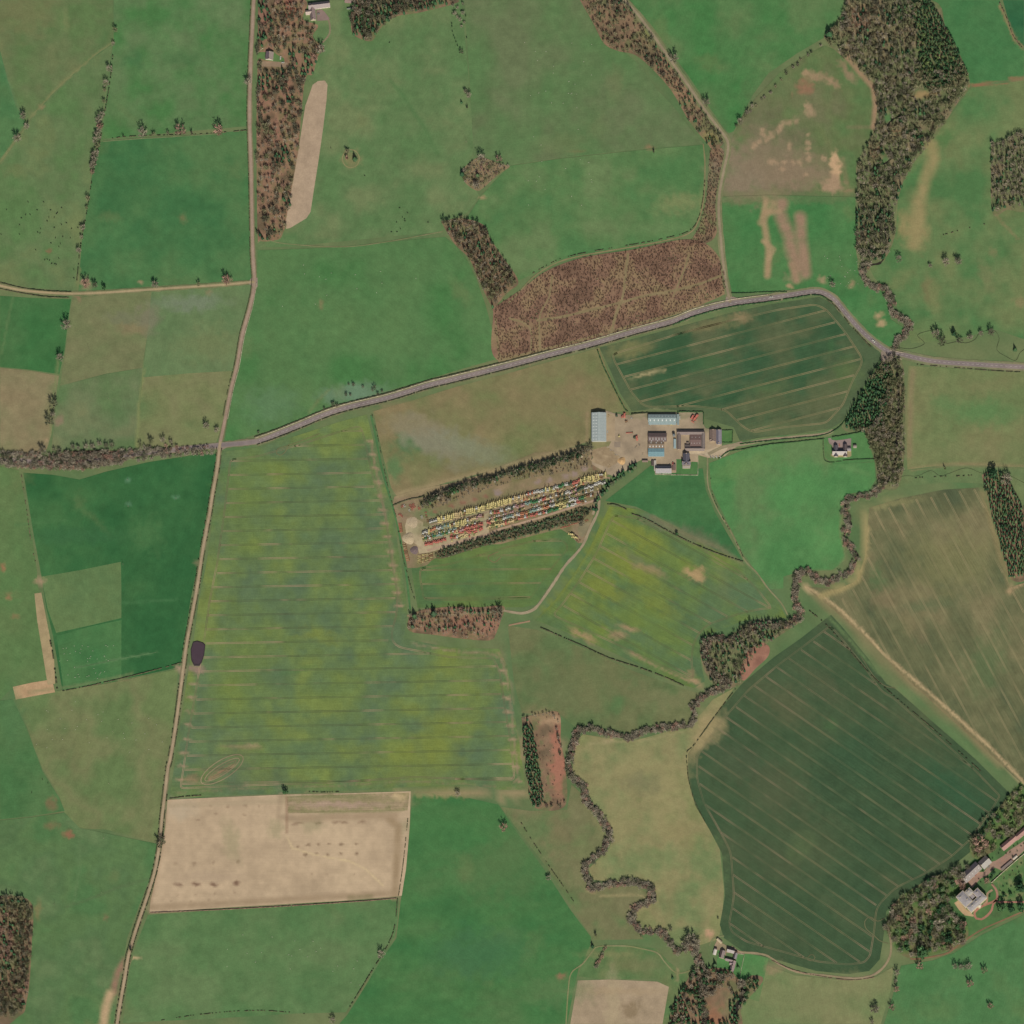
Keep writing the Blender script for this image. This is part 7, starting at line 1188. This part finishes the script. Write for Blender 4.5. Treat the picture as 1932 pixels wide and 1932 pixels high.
ROWS = [
 ('northernmost row', (1073, 1305), (1517, 1184), [(1073, 'grey'), (1092, 'yellow'), (1140, 'tan'), (1158, 'yellow'), (1280, 'tan'), (1305, 'tan'), (1318, 'red'), (1328, 'orange'), (1340, 'white'), (1352, 'teal'), (1363, 'yellow'), (1378, 'olive'), (1390, 'white'), (1397, 'green'), (1409, 'red'), (1413, 'white'), (1418, 'red'), (1422, 'dgreen'), (1431, 'red'), (1449, 'yellow'), (1500, 'brown'), (1506, 'yellow')], 'digger', []),
 ('second row from the north', (1056, 1332), (1514, 1206), [(1056, 'grey'), (1070, 'yellow'), (1078, 'orange'), (1090, 'grey'), (1105, 'teal'), (1125, 'yellow'), (1170, 'white'), (1177, 'tan'), (1190, 'pink'), (1205, 'brown'), (1224, 'olive'), (1235, 'red'), (1248, 'white'), (1262, 'grey'), (1275, 'dgreen'), (1290, 'pink'), (1315, 'teal'), (1328, 'green'), (1345, 'white'), (1352, 'red'), (1366, 'tan'), (1385, 'grey'), (1395, 'dgreen'), (1412, 'white'), (1430, 'pink'), (1440, 'dgreen'), (1460, 'grey'), (1485, 'white'), (1500, 'grey')], 'tractor', [(1211, 1223), (1386, 1390)]),
 ('third row from the north', (1057, 1350), (1485, 1238), [(1057, 'green'), (1072, 'white'), (1078, 'yellow'), (1083, 'green'), (1090, 'teal'), (1105, 'green'), (1120, 'grey'), (1138, 'red'), (1150, 'pink'), (1162, 'red'), (1217, 'red'), (1228, 'tan'), (1236, 'green'), (1262, 'teal'), (1280, 'green'), (1290, 'white'), (1300, 'orange'), (1318, 'pink'), (1326, 'teal'), (1345, 'white'), (1362, 'orange'), (1374, 'grey'), (1390, 'yellow'), (1408, 'olive'), (1422, 'white'), (1440, 'pink'), (1446, 'green'), (1462, 'olive'), (1474, 'brown')], 'tractor', [(1208, 1217)]),
 ('southernmost row', (1063, 1363), (1460, 1254), [(1063, 'red'), (1125, 'red'), (1140, 'green'), (1150, 'tan'), (1172, 'red'), (1217, 'tan'), (1226, 'olive'), (1240, 'yellow'), (1250, 'tan'), (1262, 'red'), (1276, 'tan'), (1286, 'red'), (1300, 'orange'), (1312, 'red'), (1345, 'orange'), (1356, 'red'), (1370, 'green'), (1400, 'yellow'), (1415, 'tan'), (1425, 'white'), (1440, 'red'), (1452, 'brown')], 'tractor', [(1114, 1125), (1207, 1217)])]
sv_c = None
for ri, (rn, a, b, runs, kd, gaps) in enumerate(ROWS):
    L = math.hypot(b[0] - a[0], b[1] - a[1]); n = int(L / 5.0); third = ['west end', 'middle', 'east end']
    for i in range(n):
        t = (i + .5) / n; x = a[0] + (b[0] - a[0]) * t + rnd.uniform(-.7, .7); y = a[1] + (b[1] - a[1]) * t + rnd.uniform(-2.4, 2.4)
        if any(g0 < x < g1 for g0, g1 in gaps): continue
        c = [q[1] for q in runs if q[0] <= x + 1][-1] if x + 1 >= runs[0][0] else runs[0][1]
        if rnd.random() < .24: c = rnd.choice(['grey', 'olive', 'brown', 'tan', 'white', c])
        if ri == 3 and rnd.random() < .05: continue
        k = kd if c in ('yellow', 'tan', 'brown') or kd == 'tractor' else 'tractor'
        if ri == 1 and c in ('yellow',): k = 'digger'
        lab = '%s %s near the %s of the yard\'s %s' % (CN[c], k, third[int(t * 2.999)], rn.replace('third row from the north', 'third row').replace('second row from the north', 'second row'))
        machine(k, c, (x * .75469, y * .75469), 90 + rnd.gauss(0, 9) + (180 if k == 'digger' else 0), lab, 'old %ss parked in the %s' % (k, rn), rnd.uniform(1.4, 1.62))
PK = dict(v=[], f=[], m=[], mats=[])
def pack(me, zc, rot, sc):
    x0, y0 = W(zc); ca, sa = math.cos(R(rot)) * sc, math.sin(R(rot)) * sc; o = len(PK['v'])
    PK['v'] += [(x0 + v.co.x * ca - v.co.y * sa, y0 + v.co.x * sa + v.co.y * ca, .42 + v.co.z * sc) for v in me.vertices]
    ix = []
    for m in me.materials:
        if m not in PK['mats']: PK['mats'].append(m)
        ix.append(PK['mats'].index(m))
    for p in me.polygons: PK['f'].append(tuple(o + i for i in p.vertices)); PK['m'].append(ix[p.material_index])
for rn, a, b, cs, gap in [('narrow rank behind the third row', (1225, 1322), (1470, 1252), ['olive', 'green', 'tan', 'white', 'teal', 'red'], None), ('narrow rank below the second row, eastern part', (1224, 1296), (1500, 1221), ['grey', 'olive', 'tan', 'white', 'dgreen', 'pink'], None), ('narrow rank below the southernmost row', (1130, 1352), (1205, 1332), ['tan', 'red', 'olive', 'yellow'], None), ('narrow rank behind the second row', (1058, 1343), (1205, 1304), ['grey', 'olive', 'tan', 'teal'], None), ('narrow rank before the northernmost row', (1300, 1253), (1500, 1198), ['tan', 'yellow', 'white', 'orange', 'olive'], None)]:
    n = int(math.hypot(b[0] - a[0], b[1] - a[1]) / 6)
    for i in range(n):
        t = i / n; c = rnd.choice(cs); x = a[0] + (b[0] - a[0]) * t + rnd.uniform(-1, 1); y = a[1] + (b[1] - a[1]) * t + rnd.uniform(-1.5, 1.5)
        if rnd.random() < .25: continue
        pack(machine_mesh('tractor', c), (x * .75469, y * .75469), 90 + rnd.gauss(0, 14), rnd.uniform(1., 1.35))
me = D.meshes.new('old_machinery'); me.from_pydata(PK['v'], [], PK['f'])
for m in PK['mats']: me.materials.append(m)
me.polygons.foreach_set('material_index', PK['m'])
link('old_machinery', me, None, 'further old tractors packed in ragged half ranks between the main machinery rows', None, None, 'stuff')
for i in range(17):
    x, y = Z2(930 + i * 31, 1390 - i * 5.5 + rnd.uniform(-8, 8)); machine('tractor', rnd.choice(['red', 'red', 'red', 'tan']) if i > 8 else rnd.choice(['red', 'tan', 'olive']), (x, y), 90 + rnd.gauss(0, 8), 'old tractor in the crowded red block between the two southern rows', 'tractors of the crowded red block', 1.35)
for i, q in enumerate([(290, 925), (310, 950), (340, 915), (355, 955), (325, 980), (430, 965), (445, 985), (130, 1075), (160, 1100), (170, 940), (200, 935)]):
    machine('implement', 'red' if i not in (10,) else 'white', Z2(*q), rnd.uniform(0, 180), 'red cultivator in the loose group at the north west corner of the machinery yard', 'cultivators in the north west corner of the yard', rnd.uniform(.9, 1.4), .38)
machine('implement', 'white', Z2(480, 1115), 20, 'white framed implement standing alone above the big gravel patch', None, 1.3, .38); machine('implement', 'white', Z2(280, 1005), 10, 'white framed implement just south of the loose red group', None, 1.1, .38)
for i in range(11): machine('boom', 'orange' if i % 3 else 'red', Z2(128 + i * 1.8, 1215 + i * 14), rnd.gauss(4, 6), 'rusty digger arm in the stack along the western fence of the yard, northern part', 'digger arms along the western fence, northern part', 1, .38)
for i in range(17): machine('boom', rnd.choice(['brown', 'orange', 'tan']), Z2(190 + i * 4, 1540 + i * 17), rnd.gauss(8, 8), 'rusty digger arm in the stack along the western fence of the yard, southern part', 'digger arms along the western fence, southern part', 1.1, .38)
for i in range(26): machine('boom', rnd.choice(['tan', 'yellow', 'olive', 'brown']), Z2(440 + (i % 4) * 62 + rnd.uniform(-8, 8), 1860 - (i % 4) * 16 - (i // 4) * 22 + rnd.uniform(-4, 4)), 14 + rnd.gauss(0, 4), 'tan digger arm laid out in rows at the south west corner of the yard', 'digger arms laid out in the south west corner', 1.25, .38)
for i, q in enumerate([(545, 1040), (550, 1085), (560, 1120), (575, 1160), (580, 1190)]): machine('implement', 'red' if i < 2 else 'brown', Z2(*q), 90, 'rusty implement in the short file at the west end of the northernmost row', 'rusty implements at the west end of the rows', .9, .42)
machine('digger', 'yellow', Z3(1240, 1500), 160, 'bright yellow excavator alone below the conifer belt, the western of two', None, 1.7); machine('digger', 'yellow', Z3(1300, 1552), 160, 'bright yellow excavator beside the track bend, the eastern of two', None, 1.7)
for i, q in enumerate([(1330, 1600), (1350, 1620), (1380, 1590)]): machine('implement', 'brown', Z3(*q), rnd.uniform(0, 180), 'rusty scrap implement just south east of the two bright yellow excavators', 'scrap beside the yellow excavators', .8, .4)
for i in range(8): machine('boom', 'red', Z3(1070 + i * 36, 1375 - i * 10 + rnd.uniform(-8, 8)), 14, 'red steel boom lying in the strip south of the conifer belt', 'red booms south of the conifer belt', 1.1, .4)
for i, q in enumerate([(1480, 1260), (1510, 1245)]): machine('implement', 'red', Z3(*q), 40, 'red scrap implement near the thorn beside the yard track', 'red scrap beside the yard track', .8, .43)
machine('boom', 'tan', Z3(1880, 320), 70, 'small tan machine on the rough ground north of the yard rows', None, .9)
for i in range(14):
    a = i / 13; q = (270 + a * 150, 560 + a * 130 + rnd.uniform(-10, 10)); machine('implement', rnd.choice(['tan', 'yellow', 'white']), Z1(*q), rnd.uniform(0, 180), 'small tan implement in the ragged file below the big pale barn', 'implements in the file below the big barn', .42, .45)
RC = 'red combine harvester at the north east corner of the farmyard, '
machine('combine', 'red', Z1(1360, 205), -125, RC + 'eastern one', None, 1.15); machine('combine', 'red', Z1(1335, 235), -125, RC + 'middle one', None, 1.1); machine('combine', 'red', Z1(1308, 215), 60, RC + 'western one', None, 1.)
machine('combine', 'red', Z1(490, 195), 90, 'big red machine in the middle of the group near the northern farm gate', None, 1.0); machine('tractor', 'red', Z1(462, 205), 80, 'red tractor left of the big red machine near the northern farm gate', None, 1.3); machine('tractor', 'brown', Z1(512, 262), 30, 'rusty tractor south of the big red machine near the northern farm gate', None, 1.2); machine('implement', 'white', Z1(573, 222), 80, 'white implement right of the big red machine near the northern farm gate', None, .9)
machine('combine', 'red', Z1(640, 470), 100, 'red and dark combine standing in the middle of the farmyard', None, 1.0); machine('tractor', 'dgreen', Z1(612, 455), 70, 'dark tractor beside the combine in the middle of the farmyard', None, 1.3)
machine('boom', 'red', Z1(545, 400), 3, 'long thin red auger lying in the farmyard', None, 2.0); machine('tractor', 'yellow', Z1(425, 440), 90, 'yellow tractor at the corner of the concrete apron', None, 1.2); machine('implement', 'grey', Z1(668, 542), 30, 'grey implement south of the middle combine', None, .8); machine('boom', 'grey', Z1(625, 570), 50, 'thin grey machine left of the southern grey implement', None, .9); machine('boom', 'grey', Z1(707, 655), 70, 'thin grey drawbar lying near the farm lane conifers', None, .8)
machine('tractor', 'dgreen', Z1(395, 190), 90, 'dark tractor in front of the concrete apron at the north', None, 1.4); machine('implement', 'tan', Z1(298, 190), 0, 'pale trailer frame beside the north end of the big barn', None, .9); machine('implement', 'white', Z1(800, 300), 0, 'white implement parked at the west end of the long shed front', None, .9); machine('implement', 'tan', Z1(1020, 300), 0, 'tan implement parked at the east end of the long shed front', None, .9); machine('tractor', 'yellow', Z1(1055, 300), 90, 'yellow tractor at the east end of the long shed front', None, 1.0); machine('tractor', 'red', Z1(1075, 775), 90, 'red machine at the gable of the long white cottage', None, 1.3)
machine('car', 'white', Z1(1157, 218), 90, 'white car parked east of the long grey green shed', None, 1.2); machine('car', 'white', Z1(285, 385), 90, 'white vehicle against the east wall of the big barn', None, .9)
for i, (x, c, lb) in enumerate([(1530, 'grey', 'dark grey car, westernmost of the four parked south of the farm lane'), (1562, 'white', 'white car, second from the west of the four parked south of the farm lane'), (1600, 'white', 'white car, third from the west of the four parked south of the farm lane'), (1645, 'white', 'white car, easternmost of the four parked south of the farm lane')]): machine('car', c, Z1(x, 690), 118, lb, 'cars parked south of the farm lane', 1.05)
machine('car', 'white', (1648, 644), -42, 'white car driving on the main road just before the bridge', None, 1.5, .45, 'car'); machine('car', 'white', (1455, 561), 6, 'white car driving on the main road north of the wheat field', None, 1.3, .45, 'car')
machine('car', 'white', Z6(425, 1002), 84, 'white caravan like car on the lawn beside the roadside cottage', None, 1.3); machine('car', 'white', Z6(465, 1082), 5, 'white car on the gravel beside the roadside cottage', None, 1.1); machine('car', 'red', Z7(585, 640), 100, 'small reddish car on the tarmac behind the modern eastern house', None, 1.0); machine('car', 'grey', Z6(1080, 245), 0, 'dark car on the tarmac court of the far northern house', None, 1.1, .45)
machine('car', 'white', Z4(490, 960), 60, 'pale car in the stable court of the big house', None, 1.0); machine('car', 'red', Z4(510, 950), 60, 'red car in the stable court of the big house', None, 1.0); machine('car', 'grey', Z4(720, 820), 40, 'dark car on the gravel beside the coach house', None, 1.1)
# gravel heaps and the lined slurry lagoon
def heap(name, label, zc, r, h, cols, kind=None):
    v = [(0, 0, h)]; f = []; n = 22; rings = 5
    for k in range(1, rings + 1):
        for i in range(n):
            t = 2 * math.pi * i / n; q = r * k / rings * (1 + .09 * math.sin(3 * t + k) + rnd.uniform(-.04, .04)); v.append((q * math.cos(t), q * math.sin(t), max(0, h * (1 - (k / rings) ** 1.4) + rnd.uniform(-.15, .15) * (k < rings))))
    for i in range(n): f.append((0, 1 + i, 1 + (i + 1) % n))
    for k in range(rings - 1):
        for i in range(n): a = 1 + k * n + i; b = 1 + k * n + (i + 1) % n; f.append((a, a + n, b + n)); f.append((a, b + n, b))
    x, y = W(zc); c = np.array([lin(cols[rnd.randrange(len(cols))]) for _ in v]); link(name, mesh_np(name, v, f, c, tint_mat('gravel_track', .95, .1, (2, 8))), None, label, 'heap', None, None, (x, y, .4))
heap('gravel_heap', 'round pale gravel heap at the west end of the machinery yard', Z2(268, 1455), 10, 2.6, [(186, 170, 142), (178, 162, 134)]); heap('soil_heap', 'dark purplish spoil heap below the round gravel heap', Z2(360, 1645), 7, 1.6, [(112, 98, 100), (122, 108, 106)])
heap('straw_heap', 'orange tan heap at the south west corner of the farmyard', Z1(455, 735), 6.5, 2.4, [(198, 164, 120), (188, 154, 112)]); heap('gravel_heap', 'flat pale gravel heap above the round heap', Z2(330, 1200), 9, 1., [(182, 166, 140), (176, 160, 134)])
lp = resample(P('365,1213 372,1211 382,1214 386,1218 384,1236 380,1248 376,1254 367,1254 362,1244 361,1226'), 3, True); n = len(lp); ctr = lp.mean(0)
bv, bf = [], []
for k, (s, z) in enumerate([(1.12, .32), (1.05, 1.1), (1.0, 1.1), (.95, .75)]):
    q = W(ctr + (lp - ctr) * s); bv += [(a[0], a[1], z) for a in q]
for k in range(3):
    for i in range(n): j = (i + 1) % n; bf.append((k * n + i, k * n + j, (k + 1) * n + j, (k + 1) * n + i))
lg = thing('slurry_lagoon', 'dark purple slurry lagoon beside the western road', 'lagoon', (*W(ctr), .3)); me = mesh_np('bank', np.array(bv) - np.array([*W(ctr), .3]), bf, None, flat('liner', (62, 54, 58), .8)); link('bank', me, lg)
q = W(ctr + (lp - ctr) * .96) - W(ctr); me = mesh_np('slurry', np.column_stack([q, np.full(n, .5)]), [tuple(range(n))], None, flat('slurry_skin', (74, 60, 70), .8, 0, .06, .1)); 
if me.polygons[0].normal.z < 0: me.flip_normals()
link('slurry', me, lg)
# ------------------------------------------------------------------ animals and small things
def beast(col, sheep=False):
    k = ('beast', col)
    if k in _cache: return _cache[k]
    V, F_, r = [], [], []
    def blob(c, a, b, h, n=8):
        o = len(V)
        for t in (-1, -.6, .1, .7, 1):
            q = math.sqrt(max(0, 1 - t * t)) * .95 + .05
            for i in range(n): p = 2 * math.pi * i / n; V.append((c[0] + t * a, c[1] + q * b * math.cos(p), c[2] + q * h * math.sin(p)))
        for s in range(4):
            for i in range(n): j = (i + 1) % n; F_.append((o + s * n + i, o + s * n + j, o + s * n + n + j, o + s * n + n + i))
    blob((0, 0, 1.), 1.1, .38, .45); blob((1.25, 0, 1.15), .42, .16, .2, 6)
    tv, tf = [], []
    for x in (-.75, .75):
        for y in (-.22, .22): tube(tv, tf, (x, y, 0), (x * .95, y, .8), .07, .12, 4)
    tube(tv, tf, (-1.1, 0, 1.2), (-1.2, 0, .6), .04, .03, 3); tube(tv, tf, (.9, 0, 1.1), (1.2, 0, 1.2), .2, .16, 5)
    o = len(V); V += [tuple(v) for v in tv]; F_ += [tuple(o + i for i in f) for f in tf]
    _cache[k] = mesh_np('cow' if not sheep else 'sheep', V, F_, None, flat('hide_%d' % col[0], col, .9)); return _cache[k]
CO = [T(0, 0, '50,1585 195,1622 228,1622 282,1588 330,1527 383,1588 465,1570 427,1615 433,1608 370,1643 410,1643 358,1671 148,1698 163,1648 463,1695 502,1685 410,1720 541,1727 588,1720 303,1762 285,1755 147,1770 475,1788 531,1797 419,1797 385,1837 457,1841 445,1863 270,1888 8,1770 306,1728 212,1525'), T(0, 1, '340,30 358,28 375,35 445,20 390,60 416,62 425,68 558,104 558,168')]
for p in np.vstack(CO): x, y = W(p); link('cow', beast((44, 38, 36)), None, 'dark cow grazing in the western cattle pasture', 'cow', 'cows in the western cattle pasture', None, (x, y, .32), rnd.uniform(0, 6.28), (1.15,) * 3)
for p in T(1, 0, '1085,1570 1145,1607 1105,1640 1122,1655 1125,1670 1062,1678 1090,1728 1022,1752 1065,1752 1298,1680 1008,322 565,1118 820,1327'): x, y = W(p); link('cow', beast((44, 38, 36)), None, 'dark cow grazing in the pasture above the curved dark wood', 'cow', 'cows in the northern pasture', None, (x, y, .32), rnd.uniform(0, 6.28), (1.15,) * 3)
for p in T(0, 3, '320,87 362,114 240,187'): x, y = W(p); link('cow', beast((44, 38, 36)), None, 'dark cow in the dark green pasture at the left edge', 'cow', 'cows in the left edge pasture', None, (x, y, .32), rnd.uniform(0, 6.28), (1.15,) * 3)
sh = beast((206, 200, 186), True)
for nme, gl_, (x0, y0, x1, y1), n in [('sheep grazing in the dark green field with the pale square', 'sheep in the dark western field', (112, 1205, 226, 1290), 40), ('sheep scattered in the olive field below the dark western field', 'sheep in the olive western field', (60, 1320, 310, 1420), 30), ('sheep scattered over the northern pasture west of the narrow wood', 'sheep in the northern central pasture', (975, 80, 1130, 400), 40), ('sheep in the wedge field below the worn paddock', 'sheep in the paddock by the main road', (1540, 480, 1660, 560), 26), ('sheep on the southern field left of the dotted hedge', 'sheep on the southern field', (420, 1750, 700, 1870), 22), ('sheep on the wide pasture above the main road', 'sheep on the wide pasture above the main road', (500, 490, 800, 600), 14)]:
    for i in range(n):
        p = (x0 + (x1 - x0) * rnd.betavariate(1.5, 1.5), y0 + (y1 - y0) * rnd.betavariate(1.5, 1.5)); x, y = W(p); link('sheep', sh, None, 'white ' + nme, 'sheep', gl_, None, (x, y, .34), rnd.uniform(0, 6.28), (.62, .8, .7))
pole = []; tv, tf = [], []; tube(tv, tf, (0, 0, 0), (0, 0, 9), .16, .1, 6); a = box(-.9, -.06, 8.2, .9, .06, 8.35); 
po_m = mesh_np('pole', np.array(tv), [tuple(f) for f in tf], None, flat('grey_timber', (150, 140, 124), .9)); ca_m = MB().add(*a).me('crossarm', flat('grey_timber', (150, 140, 124), .9))
PO = [(0, 2, 855, 1660, 'in the olive field'), (0, 3, 825, 120, 'below the first one in the olive field'), (0, 3, 770, 940, 'on the wheel track in the south western field'), (0, 3, 415, 1030, 'north east of the south western wood'), (0, 3, 785, 530, 'in the middle of the south western field'), (0, 1, 820, 1075, 'in the lower left square pasture'), (0, 1, 670, 700, 'in the tan square pasture'), (0, 1, 965, 1690, 'in the dark green field, northern one'), (0, 1, 1330, 1830, 'in the dark green field, eastern one'), (0, 1, 970, 1890, 'in the dark green field, southern one'),
      (1, 1, 1395, 1430, 'in the smoky pasture'), (2, 1, 335, 1145, 'in the olive field west of the big barn'), (2, 1, 1150, 1140, 'at the lower edge of the northern wheat'), (1, 1, 1832, 1285, 'in the eastern part of the smoky pasture'), (0, 2, 930, 395, 'at the corner of the pale square'), (2, 0, 970, 100, 'east of the northern road'), (1, 0, 1588, 1072, 'in the northern pasture above the diamond clump')]
for c, r, x, y, lb in PO:
    p = T(c, r, '%d,%d' % (x, y))[0]; wx, wy = W(p); o = thing('power_pole', 'slender timber power pole ' + lb, 'power pole', (wx, wy - 1, .3), .4); link('pole', po_m, o); link('crossarm', ca_m, o)
for i, (p, lb) in enumerate([((1232, 703), 'small white heap marks'),][:0]): pass
# ring fence ditch of the circular enclosure and a few garden shrubs
a = np.linspace(0, 2 * math.pi, 25); ribbon('path', np.stack([662 + 16 * np.cos(a), 299.5 + 17 * np.sin(a)], 1), 1.6, [(150, 142, 104), (132, 130, 92)], .375, gravel, wob=.3)
for i, q in enumerate([(900, 540), (880, 600), (970, 560), (1100, 640), (1180, 560), (1240, 480), (1280, 440), (820, 520), (700, 640), (560, 1010), (300, 1130), (240, 1180), (200, 1130), (1080, 1130), (1040, 1180), (1130, 1230), (1200, 1130), (1220, 1050), (950, 1130), (1160, 940), (900, 930), (960, 1000), (1060, 950), (1100, 880), (1150, 1000), (1010, 1090), (900, 1200), (960, 1240), (1000, 1290), (1180, 820), (1240, 760), (1200, 900), (980, 880), (1120, 1060), (590, 1060), (640, 860), (620, 880), (740, 700), (780, 680), (1000, 600), (1060, 580), (1180, 450), (1120, 480), (730, 1290), (740, 1260), (-60, 1100), (-20, 1250), (60, 1330), (-100, 1180)]):
    x, y = Z4(*q); tree('shrub', x, y, rnd.uniform(1.8, 3), 'rounded evergreen shrub in the gardens around the big country house', 'shrubs in the gardens of the big house', rnd.choice(['ever', 'lcon', 'con']), 3)

row('round', [Z4(-60, 1150), Z4(-20, 1230), Z4(20, 1330), Z4(0, 1420)], 9, 4, 'dark evergreen west of the terrace of the big house', 'evergreens west of the terrace', ['ever', 'con'], 3, 9)
row('round', [Z4(700, 1020), Z4(760, 980), Z4(820, 930)], 7, 3.2, 'dark evergreen beside the south end of the pale garden wall', 'evergreens beside the garden wall', 'ever', 2, 6)
row('round', [Z4(1230, 1000), Z4(1260, 1120), Z4(1270, 1250)], 8, 4.4, 'dark evergreen at the right edge beyond the walled garden', 'evergreens beyond the walled garden', 'ever', 2, 11)
row('bare', [Z4(520, 120), Z4(640, 60), Z4(720, 0)], 9, 4.5, 'mossy bare tree at the field edge above the cottage row', 'bare trees above the cottage row', ['olive', 'dark'], 4, 11)
